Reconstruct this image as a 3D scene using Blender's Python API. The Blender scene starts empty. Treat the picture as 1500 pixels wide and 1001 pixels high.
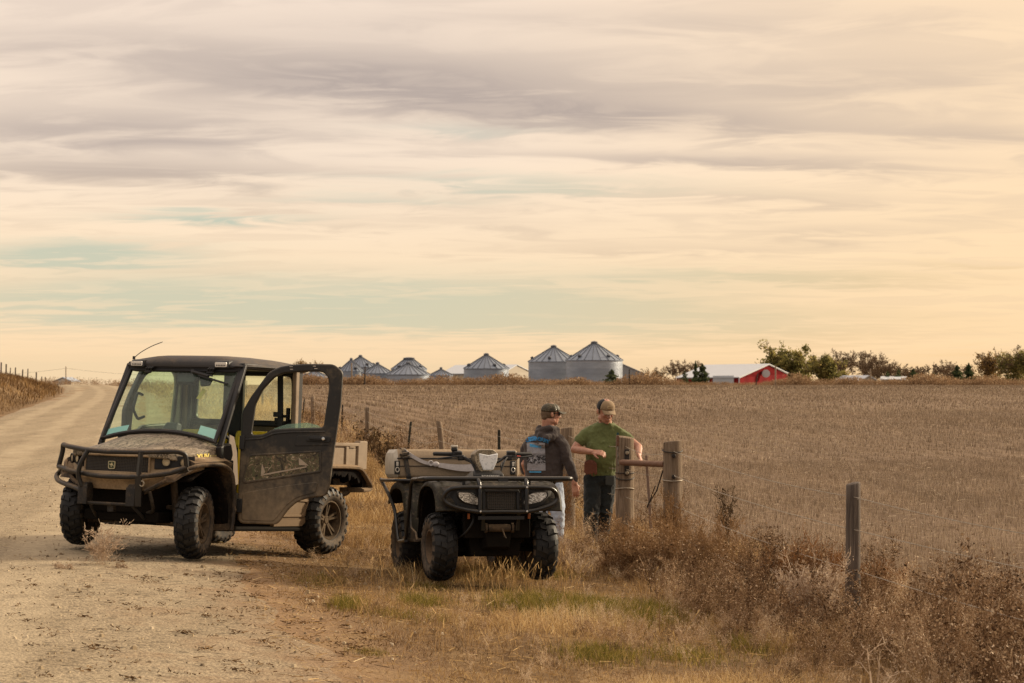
import bpy, bmesh, math, random
import numpy as np
from mathutils import Vector, Matrix, Euler

R = math.radians
C = bpy.context.scene.collection
scn = bpy.context.scene

# ------------------------------------------------------------------ camera
EYE = 1.6
cam_d = bpy.data.cameras.new("camera")
cam = bpy.data.objects.new("camera", cam_d)
C.objects.link(cam)
cam.location = (0, 0, EYE)
cam.rotation_euler = (R(90 + 1.1744), 0, 0)
cam_d.sensor_width = 36.0
cam_d.lens = 72.0
cam_d.clip_start = 0.5
cam_d.clip_end = 6000
cam_d.dof.use_dof = True
cam_d.dof.focus_distance = 18.9
cam_d.dof.aperture_fstop = 7.0
scn.camera = cam

# ------------------------------------------------------------------ exposure
scn.view_settings.view_transform = 'Standard'
scn.view_settings.look = 'None'
scn.view_settings.exposure = 0.06
scn.view_settings.gamma = 1.0
scn.cycles.max_bounces = 6
scn.cycles.transparent_max_bounces = 12

# ------------------------------------------------------------------ sun and sky
SUN_AZ, SUN_EL = 62.0, 21.0        # degrees to the right of the view direction, above the horizon
sun_d = bpy.data.lights.new("sun", 'SUN')
sun = bpy.data.objects.new("sun", sun_d)
C.objects.link(sun)
sun_d.energy = 5.0
sun_d.angle = R(5.0)
sun_d.color = (1.0, 0.83, 0.60)
_sd = Vector((math.sin(R(SUN_AZ)) * math.cos(R(SUN_EL)), math.cos(R(SUN_AZ)) * math.cos(R(SUN_EL)), math.sin(R(SUN_EL))))
sun.rotation_euler = (-_sd).to_track_quat('-Z', 'Y').to_euler()

world = bpy.data.worlds.new("World")
scn.world = world
world.use_nodes = True
nt = world.node_tree
nt.nodes.clear()


class NB:
    """short hand for building node trees"""
    def __init__(s, tree):
        s.t = tree

    def n(s, typ, _in=None, **kw):
        nd = s.t.nodes.new(typ)
        for k, v in kw.items():
            setattr(nd, k, v)
        for k, v in (_in or {}).items():
            s.put(nd.inputs[k], v)
        return nd

    def put(s, sock, v):
        if isinstance(v, bpy.types.NodeSocket):
            s.t.links.new(v, sock)
        else:
            if sock.type == 'RGBA' and len(v) == 3:
                v = (*v, 1.0)
            sock.default_value = v

    def math(s, op, a, b=0.0, c=0.0, clamp=False):
        nd = s.t.nodes.new('ShaderNodeMath')
        nd.operation = op
        nd.use_clamp = clamp
        s.put(nd.inputs[0], a)
        s.put(nd.inputs[1], b)
        s.put(nd.inputs[2], c)
        return nd.outputs[0]

    def mix(s, f, a, b, blend='MIX'):
        nd = s.t.nodes.new('ShaderNodeMix')
        nd.data_type = 'RGBA'
        nd.blend_type = blend
        nd.clamp_factor = True
        s.put(nd.inputs[0], f)
        s.put(nd.inputs[6], a)
        s.put(nd.inputs[7], b)
        return nd.outputs[2]

    def ramp(s, f, stops, interp='LINEAR'):
        nd = s.t.nodes.new('ShaderNodeValToRGB')
        cr = nd.color_ramp
        cr.interpolation = interp
        while len(cr.elements) < len(stops):
            cr.elements.new(0.5)
        for e, (p, c) in zip(cr.elements, stops):
            e.position = p
            e.color = (*c, 1.0) if len(c) == 3 else c
        s.put(nd.inputs[0], f)
        return nd.outputs[0]

    def ss(s, v, lo, hi):
        nd = s.t.nodes.new('ShaderNodeMapRange')
        nd.interpolation_type = 'SMOOTHSTEP'
        s.put(nd.inputs[0], v)
        nd.inputs[1].default_value = lo
        nd.inputs[2].default_value = hi
        nd.inputs[3].default_value = 0.0
        nd.inputs[4].default_value = 1.0
        return nd.outputs[0]

    def noise(s, vec, scale, detail=3.0, rough=0.5, dist=0.0, w=None):
        nd = s.t.nodes.new('ShaderNodeTexNoise')
        if vec is not None:
            s.put(nd.inputs['Vector'], vec)
        nd.inputs['Scale'].default_value = scale
        nd.inputs['Detail'].default_value = detail
        nd.inputs['Roughness'].default_value = rough
        nd.inputs['Distortion'].default_value = dist
        return nd.outputs[0]

    def mapping(s, vec, loc=(0, 0, 0), rot=(0, 0, 0), scale=(1, 1, 1)):
        nd = s.t.nodes.new('ShaderNodeMapping')
        s.put(nd.inputs[0], vec)
        nd.inputs[1].default_value = loc
        nd.inputs[2].default_value = rot
        nd.inputs[3].default_value = scale
        return nd.outputs[0]


def lin(r, g, b):
    """sRGB 0-255 to linear"""
    o = []
    for v in (r, g, b):
        v /= 255.0
        o.append(v / 12.92 if v <= 0.04045 else ((v + 0.055) / 1.055) ** 2.4)
    return tuple(o)


b = NB(nt)
tc = b.n('ShaderNodeTexCoord').outputs['Generated']
sep = b.n('ShaderNodeSeparateXYZ', {0: tc})
dx, dy, dz = sep.outputs
el = b.math('MAXIMUM', dz, 0.0)
sky = b.n('ShaderNodeTexSky', sky_type='NISHITA', sun_disc=False, sun_elevation=R(SUN_EL), sun_rotation=R(SUN_AZ), altitude=300.0, air_density=1.0, dust_density=3.0, ozone_density=1.0)
nish = b.mix(1.0, sky.outputs[0], (0.10, 0.10, 0.10), 'MULTIPLY')
# clear air between the clouds: peach at the horizon to a pale grey green
clear = b.ramp(el, [(0.0, lin(246, 216, 174)), (0.015, lin(240, 214, 174)), (0.028, lin(216, 209, 180)), (0.075, lin(203, 205, 184)), (0.13, lin(192, 202, 192)), (0.3, lin(180, 195, 200))])
clear = b.mix(0.08, clear, nish)
warm = b.ss(dx, -0.10, 0.34)
clear = b.mix(b.math('MULTIPLY', warm, 0.62), clear, lin(253, 201, 136))
# cloud deck seen in perspective: project the direction on a plane overhead
inv = b.math('DIVIDE', 1.0, b.math('ADD', el, 0.075))
px = b.math('MULTIPLY', dx, inv)
py = b.math('MULTIPLY', dy, inv)
cp = b.n('ShaderNodeCombineXYZ', {0: px, 1: py, 2: 0.0}).outputs[0]
m1 = b.mapping(cp, loc=(3.1, 2.35, 0), rot=(0, 0, R(8)), scale=(0.55, 0.80, 1))
n1 = b.noise(m1, 1.0, 6.0, 0.50, 0.4)
m2 = b.mapping(cp, loc=(-1.3, 5.6, 2.0), rot=(0, 0, R(5)), scale=(0.36, 1.0, 1))
n2 = b.noise(m2, 1.0, 5.0, 0.46, 0.5)
m3 = b.mapping(cp, loc=(7.3, -2.2, 4.0), rot=(0, 0, R(9)), scale=(0.8, 1.3, 1))
n3 = b.noise(m3, 3.4, 8.0, 0.56, 0.7)
bias = b.ramp(el, [(0.0, (0.36,) * 3), (0.022, (0.36,) * 3), (0.042, (0.35,) * 3), (0.054, (0.54,) * 3), (0.065, (0.74,) * 3), (0.09, (0.84,) * 3), (0.12, (0.92,) * 3), (0.15, (1.05,) * 3)])
bias = b.math('ADD', bias, b.math('MULTIPLY', warm, 0.05))
cov = b.math('ADD', b.math('ADD', b.math('MULTIPLY', n1, 1.25), b.math('MULTIPLY', n3, 0.45)), b.math('ADD', bias, -0.86))
cov = b.ss(cov, 0.40, 0.72)
cream = b.ramp(el, [(0.0, lin(252, 216, 170)), (0.06, lin(253, 226, 192)), (0.11, lin(253, 231, 208)), (0.2, lin(244, 223, 205))])
cream = b.mix(b.math('MULTIPLY', warm, 0.62), cream, lin(255, 219, 168))
grey = b.ramp(el, [(0.0, lin(236, 206, 166)), (0.07, lin(202, 180, 158)), (0.11, lin(174, 159, 153)), (0.2, lin(188, 172, 163))])
grey = b.mix(b.math('MULTIPLY', warm, 0.35), grey, lin(226, 202, 172))
gm = b.ss(b.math('ADD', b.math('MULTIPLY', n2, 1.05), b.math('ADD', b.math('MULTIPLY', n3, 0.42), b.math('MULTIPLY', b.math('MINIMUM', el, 0.17), 1.6))), 0.81, 1.15)
# the banks and gaps of this evening's deck, placed by azimuth and height above the horizon
wx = b.math('ADD', b.math('DIVIDE', dx, b.math('MAXIMUM', dy, 0.15)), b.math('MULTIPLY', b.math('SUBTRACT', n1, 0.5), 0.10))
wy = b.math('ADD', b.math('DIVIDE', el, b.math('MAXIMUM', dy, 0.15)), b.math('ADD', b.math('MULTIPLY', b.math('SUBTRACT', n2, 0.5), 0.022), b.math('MULTIPLY', b.math('SUBTRACT', n3, 0.5), 0.020)))


def bank(feats):
    tot = None
    for (cx_, cy_, w_, h_, amp, sl) in feats:
        gx = b.math('DIVIDE', b.math('SUBTRACT', wx, (cx_ - 750) / 3000.0), w_ / 3000.0)
        gy = b.math('DIVIDE', b.math('SUBTRACT', b.math('ADD', wy, b.math('MULTIPLY', b.math('SUBTRACT', wx, (cx_ - 750) / 3000.0), sl)), (562 - cy_) / 3000.0), h_ / 3000.0)
        q = b.math('EXPONENT', b.math('MULTIPLY', b.math('ADD', b.math('MULTIPLY', gx, gx), b.math('MULTIPLY', gy, gy)), -1.0))
        q = b.math('MULTIPLY', q, amp)
        tot = q if tot is None else b.math('ADD', tot, q)
    return tot


gbank = bank([(560, 105, 430, 42, 0.95, 0.03), (130, 185, 380, 36, 0.75, 0.0), (180, 252, 380, 22, 0.80, 0.02), (930, 165, 330, 26, 0.85, 0.08), (1080, 238, 330, 13, 0.75, 0.03), (1320, 120, 320, 45, 0.50, 0.0), (1250, 335, 160, 12, 0.45, 0.0), (1440, 200, 160, 20, 0.55, 0.05), (640, 330, 260, 12, 0.35, 0.02), (1000, 362, 300, 10, 0.40, 0.0), (330, 395, 260, 9, 0.30, 0.0), (1180, 290, 240, 9, 0.40, 0.03), (120, 60, 300, 25, 0.35, 0.0), (450, 300, 300, 10, 0.30, 0.0), (950, 30, 500, 18, 0.35, 0.0)])
gfeat = b.math('MULTIPLY', gbank, b.math('ADD', 0.55, b.math('MULTIPLY', b.ss(n3, 0.30, 0.70), 0.75)), clamp=True)
tbank = bank([(290, 318, 150, 7, 0.9, 0.0), (800, 272, 260, 9, 0.75, 0.02), (80, 370, 150, 15, 1.0, 0.0), (250, 440, 420, 42, 1.0, 0.0), (720, 455, 420, 42, 1.0, 0.0), (1120, 418, 240, 13, 0.9, 0.0), (1050, 480, 260, 26, 0.7, 0.0), (700, 182, 130, 10, 0.45, 0.0), (1450, 392, 150, 8, 0.6, 0.0), (560, 290, 150, 7, 0.5, 0.0)])
tfeat = b.math('MULTIPLY', tbank, b.math('ADD', 0.88, b.math('MULTIPLY', b.ss(n1, 0.38, 0.62), -0.40)))
tfeat = b.math('ADD', tfeat, b.math('MULTIPLY', tbank, b.math('MULTIPLY', b.ss(n3, 0.40, 0.60), 0.45)), clamp=True)
low = b.math('SUBTRACT', 1.0, b.ss(wy, 0.004, 0.022))
tfeat = b.math('MAXIMUM', tfeat, b.math('MULTIPLY', low, 0.8))
win = b.math('MULTIPLY', b.ss(dy, 0.80, 0.93), b.math('SUBTRACT', 1.0, b.ss(dz, 0.19, 0.30)))
gm = b.math('ADD', b.math('MULTIPLY', gm, b.math('SUBTRACT', 1.0, b.math('MULTIPLY', win, 0.88))), b.math('MULTIPLY', gfeat, win), clamp=True)
cov = b.math('ADD', b.math('MULTIPLY', cov, b.math('SUBTRACT', 1.0, win)), b.math('MULTIPLY', b.math('SUBTRACT', 1.0, tfeat), win), clamp=True)
cloud = b.mix(gm, cream, grey)
# fine mottling inside the bright cloud
cloud = b.mix(b.math('MULTIPLY', b.ss(n3, 0.44, 0.62), 0.42), cloud, b.mix(0.5, grey, cream))
col = b.mix(b.math('MULTIPLY', cov, 0.95), clear, cloud)
# the deck overhead, out of view, is brightened to light the ground
up = b.ss(dz, 0.20, 0.65)
gain = b.math('ADD', 1.00, b.math('MULTIPLY', up, 0.68))
sunw = b.ss(b.math('ADD', b.math('MULTIPLY', dx, _sd.x), b.math('MULTIPLY', dy, _sd.y)), 0.55, 1.0)
gain = b.math('ADD', gain, b.math('MULTIPLY', b.math('MULTIPLY', sunw, b.ss(dz, 0.02, 0.3)), 0.5))
# away from the low sun the deck is dimmer and bluer
away = b.math('SUBTRACT', 1.0, b.ss(dy, -0.75, 0.25))
away = b.math('MULTIPLY', away, b.math('SUBTRACT', 1.0, b.ss(dz, 0.45, 0.9)))
gain = b.math('MULTIPLY', gain, b.math('SUBTRACT', 1.0, b.math('MULTIPLY', away, 0.36)))
col = b.mix(b.math('MULTIPLY', away, 0.45), col, (0.50, 0.56, 0.64))
bg = b.n('ShaderNodeBackground', {'Color': col, 'Strength': gain})
outw = b.n('ShaderNodeOutputWorld', {0: bg.outputs[0]})


# ------------------------------------------------------------------ helpers: materials
def new_mat(name):
    m = bpy.data.materials.new(name)
    m.use_nodes = True
    t = m.node_tree
    t.nodes.clear()
    nb = NB(t)
    out = nb.n('ShaderNodeOutputMaterial')
    bs = nb.n('ShaderNodeBsdfPrincipled')
    t.links.new(bs.outputs[0], out.inputs[0])
    return m, nb, bs, out


DUST = (0.30, 0.215, 0.125)


def dirty(name, base, amount=0.4, rough=0.5, metal=0.0, dust=DUST, zr=None, scale=6.0, var=0.25, bump=0.15, up=0.35, spec=0.4):
    """painted or plastic surface under dried dust: more of it on upward faces, near the ground (zr) and in patches"""
    m, b, bs, out = new_mat(name)
    oc = b.n('ShaderNodeTexCoord').outputs['Object']
    n1 = b.noise(oc, scale, 5.0, 0.62, 0.4)
    n2 = b.noise(oc, scale * 7.0, 4.0, 0.6)
    f = b.math('ADD', b.math('MULTIPLY', n1, 0.75), b.math('MULTIPLY', n2, 0.35))
    f = b.math('ADD', f, amount - 0.62)
    nz = b.n('ShaderNodeSeparateXYZ', {0: b.n('ShaderNodeNewGeometry').outputs['Normal']}).outputs[2]
    f = b.math('ADD', f, b.math('MULTIPLY', b.math('MAXIMUM', nz, 0.0), up))
    if zr:
        z = b.n('ShaderNodeSeparateXYZ', {0: oc}).outputs[2]
        g = b.math('SUBTRACT', 1.0, b.ss(z, zr[0], zr[1]))
        f = b.math('ADD', f, b.math('MULTIPLY', g, 0.45))
    f = b.ss(f, 0.18, 0.72)
    n3 = b.noise(oc, scale * 2.3, 3.0)
    dk = tuple(c * (1 - var) for c in base)
    lt = tuple(min(1, c * (1 + var)) for c in base)
    bc = b.mix(n3, dk, lt)
    dd = b.mix(n2, tuple(c * 0.75 for c in dust), tuple(c * 1.2 for c in dust))
    b.put(bs.inputs['Base Color'], b.mix(f, bc, dd))
    b.put(bs.inputs['Roughness'], b.math('ADD', rough, b.math('MULTIPLY', f, 0.9 - rough), clamp=True))
    b.put(bs.inputs['Metallic'], b.math('MULTIPLY', b.math('SUBTRACT', 1.0, f), metal))
    bs.inputs['Specular IOR Level'].default_value = spec
    if bump:
        bp = b.n('ShaderNodeBump', {'Strength': bump, 'Distance': 0.006, 'Height': b.math('ADD', n2, b.math('MULTIPLY', f, 0.6))})
        b.put(bs.inputs['Normal'], bp.outputs[0])
    return m


def plain(name, col, rough=0.6, metal=0.0, var=0.2, scale=12.0, spec=0.4, bump=0.0):
    m, b, bs, out = new_mat(name)
    oc = b.n('ShaderNodeTexCoord').outputs['Object']
    n = b.noise(oc, scale, 4.0, 0.6)
    b.put(bs.inputs['Base Color'], b.mix(n, tuple(c * (1 - var) for c in col), tuple(min(1, c * (1 + var)) for c in col)))
    bs.inputs['Roughness'].default_value = rough
    bs.inputs['Metallic'].default_value = metal
    bs.inputs['Specular IOR Level'].default_value = spec
    if bump:
        bp = b.n('ShaderNodeBump', {'Strength': bump, 'Distance': 0.004, 'Height': n})
        b.put(bs.inputs['Normal'], bp.outputs[0])
    return m


def attr_ramp(name, stops, rough=0.8, trans=0.25, extra=0.0):
    """plant material: colour ramp driven by a per-blade value stored on the mesh"""
    m, b, bs, out = new_mat(name)
    a = b.n('ShaderNodeAttribute', attribute_name='tone').outputs['Fac']
    c = b.ramp(a, stops)
    b.put(bs.inputs['Base Color'], c)
    bs.inputs['Roughness'].default_value = rough
    bs.inputs['Specular IOR Level'].default_value = 0.15
    if trans:
        tr = b.n('ShaderNodeBsdfTranslucent', {'Color': c})
        mx = b.n('ShaderNodeMixShader', {0: trans, 1: bs.outputs[0], 2: tr.outputs[0]})
        b.t.links.new(mx.outputs[0], out.inputs[0])
    return m


# ------------------------------------------------------------------ helpers: objects
def tag(o, label=None, cat=None, group=None, kind=None):
    if label:
        o["label"] = label
    if cat:
        o["category"] = cat
    if group:
        o["group"] = group
    if kind:
        o["kind"] = kind
    return o


def thing(name, label, cat, loc=(0, 0, 0), rot=(0, 0, 0), group=None):
    o = bpy.data.objects.new(name, None)
    o.empty_display_size = 0.1
    C.objects.link(o)
    o.location = loc
    o.rotation_euler = rot
    return tag(o, label, cat, group)


def mesh_object(name, V, F, mat=None, parent=None, smooth=True, angle=40):
    me = bpy.data.meshes.new(name)
    me.from_pydata([tuple(map(float, v)) for v in V], [], [tuple(map(int, f)) for f in F])
    me.validate()
    if smooth:
        me.polygons.foreach_set('use_smooth', [True] * len(me.polygons))
        me.set_sharp_from_angle(angle=R(angle))
    if mat:
        me.materials.append(mat)
    o = bpy.data.objects.new(name, me)
    C.objects.link(o)
    if parent:
        o.parent = parent
    return o


def quad_object(name, V, nquads, tone=None, mat=None, parent=None, kind=None):
    """fast path: V is (4*n,3), every four vertices one quad; tone is one value per quad"""
    V = np.asarray(V, np.float32)
    n = nquads
    me = bpy.data.meshes.new(name)
    me.vertices.add(4 * n)
    me.vertices.foreach_set('co', V.ravel())
    me.loops.add(4 * n)
    me.loops.foreach_set('vertex_index', np.arange(4 * n, dtype=np.int32))
    me.polygons.add(n)
    me.polygons.foreach_set('loop_start', np.arange(0, 4 * n, 4, dtype=np.int32))
    me.polygons.foreach_set('loop_total', np.full(n, 4, np.int32))
    if tone is not None:
        at = me.attributes.new('tone', 'FLOAT', 'FACE')
        at.data.foreach_set('value', np.asarray(tone, np.float32))
    me.update()
    if mat:
        me.materials.append(mat)
    o = bpy.data.objects.new(name, me)
    C.objects.link(o)
    if parent:
        o.parent = parent
    if kind:
        o["kind"] = kind
    return o


def copy_thing(o, loc=None, rot=None, label=None):
    c = o.copy()
    C.objects.link(c)
    for ch in list(o.children):
        d = ch.copy()
        C.objects.link(d)
        d.parent = c
        for g in list(ch.children):
            e = g.copy()
            C.objects.link(e)
            e.parent = d
    if loc is not None:
        c.location = loc
    if rot is not None:
        c.rotation_euler = rot
    if label:
        c["label"] = label
    return c


def smooth_path(pts, n=6, closed=False):
    """Catmull-Rom through the points"""
    P = [np.array(p, float) for p in pts]
    if len(P) < 3:
        return P
    out = []
    N = len(P)
    rng = range(N) if closed else range(N - 1)
    for i in rng:
        p1, p2 = P[i], P[(i + 1) % N]
        p0 = P[i - 1] if (i > 0 or closed) else 2 * p1 - p2
        p3 = P[(i + 2) % N] if (i + 2 < N or closed) else 2 * p2 - p1
        for k in range(n):
            t = k / n
            out.append(0.5 * ((2 * p1) + (-p0 + p2) * t + (2 * p0 - 5 * p1 + 4 * p2 - p3) * t * t + (-p0 + 3 * p1 - 3 * p2 + p3) * t ** 3))
    if not closed:
        out.append(P[-1])
    return out


def fillet(pts, r, n=5):
    """round the corners of an open polyline"""
    P = [np.array(p, float) for p in pts]
    out = [P[0]]
    for i in range(1, len(P) - 1):
        a, c, d = P[i - 1], P[i], P[i + 1]
        l1, l2 = np.linalg.norm(a - c), np.linalg.norm(d - c)
        q = min(r, l1 * 0.48, l2 * 0.48)
        s, e = c + (a - c) / l1 * q, c + (d - c) / l2 * q
        for k in range(n + 1):
            t = k / n
            out.append((1 - t) ** 2 * s + 2 * t * (1 - t) * c + t * t * e)
    out.append(P[-1])
    return out


def round_poly(pts, r, n=4):
    """round the corners of a closed 2D polygon; r one radius or one per corner"""
    P = [np.array(p, float) for p in pts]
    N = len(P)
    rs = r if hasattr(r, '__len__') else [r] * N
    out = []
    for i in range(N):
        a, c, d = P[i - 1], P[i], P[(i + 1) % N]
        l1, l2 = np.linalg.norm(a - c), np.linalg.norm(d - c)
        q = min(rs[i], l1 * 0.48, l2 * 0.48)
        if q < 1e-5:
            out.append(c)
            continue
        s, e = c + (a - c) / l1 * q, c + (d - c) / l2 * q
        for k in range(n + 1):
            t = k / n
            out.append((1 - t) ** 2 * s + 2 * t * (1 - t) * c + t * t * e)
    return out


class MB:
    """collects shapes and links them as ONE mesh object"""
    def __init__(s):
        s.V = []
        s.F = []

    def add(s, V, F, M=None):
        o = len(s.V)
        for v in V:
            v = Vector((float(v[0]), float(v[1]), float(v[2])))
            s.V.append((M @ v) if M is not None else v)
        s.F += [tuple(i + o for i in f) for f in F]
        return s

    def box(s, c, d, rot=None, M=None):
        x, y, z = (q / 2 for q in d)
        V = [Vector((i * x, j * y, k * z)) for i in (-1, 1) for j in (-1, 1) for k in (-1, 1)]
        if rot:
            e = Euler(rot).to_matrix()
            V = [e @ v for v in V]
        V = [v + Vector(c) for v in V]
        return s.add(V, [(0, 1, 3, 2), (4, 6, 7, 5), (0, 4, 5, 1), (2, 3, 7, 6), (0, 2, 6, 4), (1, 5, 7, 3)], M)

    def beam(s, p, q, w, h, up=(0, 0, 1), M=None):
        """rectangular bar from p to q, w across, h along up"""
        p, q = Vector(p), Vector(q)
        d = (q - p).normalized()
        sd = d.cross(Vector(up))
        if sd.length < 1e-4:
            sd = d.cross(Vector((1, 0, 0)))
        sd.normalize()
        u = sd.cross(d).normalized()
        V = []
        for e in (p, q):
            for a, c in ((-1, -1), (1, -1), (1, 1), (-1, 1)):
                V.append(e + sd * (a * w / 2) + u * (c * h / 2))
        return s.add(V, [(3, 2, 1, 0), (4, 5, 6, 7), (0, 1, 5, 4), (1, 2, 6, 5), (2, 3, 7, 6), (3, 0, 4, 7)], M)

    def tube(s, pts, r, seg=10, closed=False, M=None, cap=True):
        P = [Vector(tuple(map(float, p))) for p in pts]
        N = len(P)
        rs = r if hasattr(r, '__len__') else [r] * N
        V, F = [], []
        prev = None
        for i in range(N):
            a = P[(i - 1) % N] if (closed or i > 0) else P[i]
            c = P[(i + 1) % N] if (closed or i < N - 1) else P[i]
            t = (c - a)
            if t.length < 1e-9:
                t = Vector((0, 0, 1))
            t.normalize()
            if prev is None:
                u = t.orthogonal().normalized()
            else:
                u = prev - t * prev.dot(t)
                u = u.normalized() if u.length > 1e-6 else t.orthogonal().normalized()
            prev = u
            w = t.cross(u)
            for k in range(seg):
                an = 2 * math.pi * k / seg
                V.append(P[i] + (u * math.cos(an) + w * math.sin(an)) * rs[i])
        M_ = N if closed else N - 1
        for i in range(M_):
            j = (i + 1) % N
            for k in range(seg):
                l = (k + 1) % seg
                F.append((i * seg + k, i * seg + l, j * seg + l, j * seg + k))
        if cap and not closed:
            F.append(tuple(range(seg - 1, -1, -1)))
            F.append(tuple((N - 1) * seg + k for k in range(seg)))
        return s.add(V, F, M)

    def loft(s, rings, M=None, cap=True, closed=True):
        n = len(rings[0])
        V = [p for r_ in rings for p in r_]
        F = []
        for i in range(len(rings) - 1):
            for k in range(n if closed else n - 1):
                l = (k + 1) % n
                F.append((i * n + k, i * n + l, (i + 1) * n + l, (i + 1) * n + k))
        if cap and closed:
            F.append(tuple(range(n - 1, -1, -1)))
            F.append(tuple((len(rings) - 1) * n + k for k in range(n)))
        return s.add(V, F, M)

    def grid(s, fn, nu, nv, M=None):
        V = [fn(i / nu, j / nv) for i in range(nu + 1) for j in range(nv + 1)]
        F = [(i * (nv + 1) + j, (i + 1) * (nv + 1) + j, (i + 1) * (nv + 1) + j + 1, i * (nv + 1) + j + 1) for i in range(nu) for j in range(nv)]
        return s.add(V, F, M)

    def lathe(s, prof, seg=32, axis='Y', c=(0, 0, 0), M=None, cap=False):
        """prof: list of (radius, along-axis)"""
        V, F = [], []
        for (r_, h) in prof:
            for k in range(seg):
                a = 2 * math.pi * k / seg
                x, z = r_ * math.cos(a), r_ * math.sin(a)
                p = (x, h, z) if axis == 'Y' else ((x, z, h) if axis == 'Z' else (h, x, z))
                V.append((p[0] + c[0], p[1] + c[1], p[2] + c[2]))
        n = len(prof)
        for i in range(n - 1):
            for k in range(seg):
                l = (k + 1) % seg
                F.append((i * seg + k, (i + 1) * seg + k, (i + 1) * seg + l, i * seg + l))
        if cap:
            F.append(tuple(range(seg)))
            F.append(tuple((n - 1) * seg + k for k in range(seg - 1, -1, -1)))
        return s.add(V, F, M)

    def ell(s, c, rad, rot=None, nu=16, nv=10, M=None):
        e = Euler(rot).to_matrix() if rot else None
        V, F = [], []
        for j in range(1, nv):
            th = math.pi * j / nv
            for i in range(nu):
                ph = 2 * math.pi * i / nu
                v = Vector((rad[0] * math.sin(th) * math.cos(ph), rad[1] * math.sin(th) * math.sin(ph), rad[2] * math.cos(th)))
                V.append(v)
        V += [Vector((0, 0, rad[2])), Vector((0, 0, -rad[2]))]
        if e:
            V = [e @ v for v in V]
        V = [v + Vector(c) for v in V]
        for j in range(nv - 2):
            for i in range(nu):
                k = (i + 1) % nu
                F.append((j * nu + i, (j + 1) * nu + i, (j + 1) * nu + k, j * nu + k))
        t, bt = len(V) - 2, len(V) - 1
        for i in range(nu):
            k = (i + 1) % nu
            F.append((t, i, k))
            F.append((bt, (nv - 2) * nu + k, (nv - 2) * nu + i))
        return s.add(V, F, M)

    def cone(s, p, q, r0, r1, seg=14, M=None):
        """round-ended tapered limb"""
        p, q = Vector(p), Vector(q)
        d = (q - p).normalized()
        pts, rs = [], []
        for k in range(4, -1, -1):
            a = math.pi / 2 * (k + 0.15) / 4.3
            pts.append(p - d * (r0 * math.sin(a)))
            rs.append(r0 * math.cos(a))
        for k in range(5):
            a = math.pi / 2 * (k + 0.15) / 4.3
            pts.append(q + d * (r1 * math.sin(a)))
            rs.append(r1 * math.cos(a))
        return s.tube(pts, rs, seg, M=M)

    def chain(s, pts, rs, seg=14, M=None):
        for i in range(len(pts) - 1):
            s.cone(pts[i], pts[i + 1], rs[i], rs[i + 1], seg, M)
        return s

    def plate(s, outer, holes=(), th=0.02, bevel=0.0, M=None):
        """flat polygon (2D, XY) with holes, thickness th along local Z, centred"""
        cu = bpy.data.curves.new('tmp', 'CURVE')
        cu.dimensions = '2D'
        cu.fill_mode = 'BOTH'
        cu.extrude = max(th / 2 - bevel, 1e-5)
        cu.bevel_depth = bevel
        cu.bevel_resolution = 2
        cu.offset = -bevel
        for poly in (outer, *holes):
            sp = cu.splines.new('POLY')
            sp.points.add(len(poly) - 1)
            for p, v in zip(sp.points, poly):
                p.co = (float(v[0]), float(v[1]), 0, 1)
            sp.use_cyclic_u = True
        ob = bpy.data.objects.new('tmp', cu)
        me = ob.to_mesh()
        V = [tuple(v.co) for v in me.vertices]
        F = [tuple(p.vertices) for p in me.polygons]
        ob.to_mesh_clear()
        bpy.data.objects.remove(ob)
        bpy.data.curves.remove(cu)
        return s.add(V, F, M)

    def text(s, body, size, M, th=0.002, bold=0.0, align='CENTER', spacing=1.0, sx=1.0):
        cu = bpy.data.curves.new('tmp', 'FONT')
        cu.body = body
        cu.size = size
        cu.extrude = th / 2
        cu.offset = bold
        cu.align_x = align
        cu.align_y = 'CENTER'
        cu.space_character = spacing
        cu.resolution_u = 2
        ob = bpy.data.objects.new('tmp', cu)
        me = ob.to_mesh()
        V = [(v.co[0] * sx, v.co[1], v.co[2]) for v in me.vertices]
        F = [tuple(p.vertices) for p in me.polygons]
        ob.to_mesh_clear()
        bpy.data.objects.remove(ob)
        bpy.data.curves.remove(cu)
        return s.add(V, F, M)

    def build(s, name, mat, parent=None, bevel=0.0, seg=2, smooth=True, angle=40, solid=0.0, remesh=0.0, relax=0, sub=0, weld=False, folds=None):
        o = mesh_object(name, s.V, s.F, mat, parent, smooth, angle)
        if weld:
            w = o.modifiers.new('weld', 'WELD')
            w.merge_threshold = 0.0004
        if solid:
            m = o.modifiers.new('solid', 'SOLIDIFY')
            m.thickness = solid
            m.offset = 0
        if remesh:
            m = o.modifiers.new('remesh', 'REMESH')
            m.mode = 'VOXEL'
            m.voxel_size = remesh
            m.use_smooth_shade = True
            if relax:
                m = o.modifiers.new('smooth', 'SMOOTH')
                m.factor = 0.5
                m.iterations = relax
        if sub:
            m = o.modifiers.new('sub', 'SUBSURF')
            m.levels = sub
            m.render_levels = sub
        if folds:
            tx = bpy.data.textures.new(name + '_folds', 'CLOUDS')
            tx.noise_scale = folds[0]
            tx.noise_depth = 2
            m = o.modifiers.new('folds', 'DISPLACE')
            m.texture = tx
            m.texture_coords = 'LOCAL'
            m.strength = folds[1]
            m.mid_level = 0.5
        if bevel:
            m = o.modifiers.new('bevel', 'BEVEL')
            m.width = bevel
            m.segments = seg
            m.limit_method = 'ANGLE'
            m.angle_limit = R(35)
        return o


def basis(ox, xa, ya, za):
    M = Matrix.Identity(4)
    for i in range(3):
        M[i][0], M[i][1], M[i][2], M[i][3] = xa[i], ya[i], za[i], ox[i]
    return M


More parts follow.
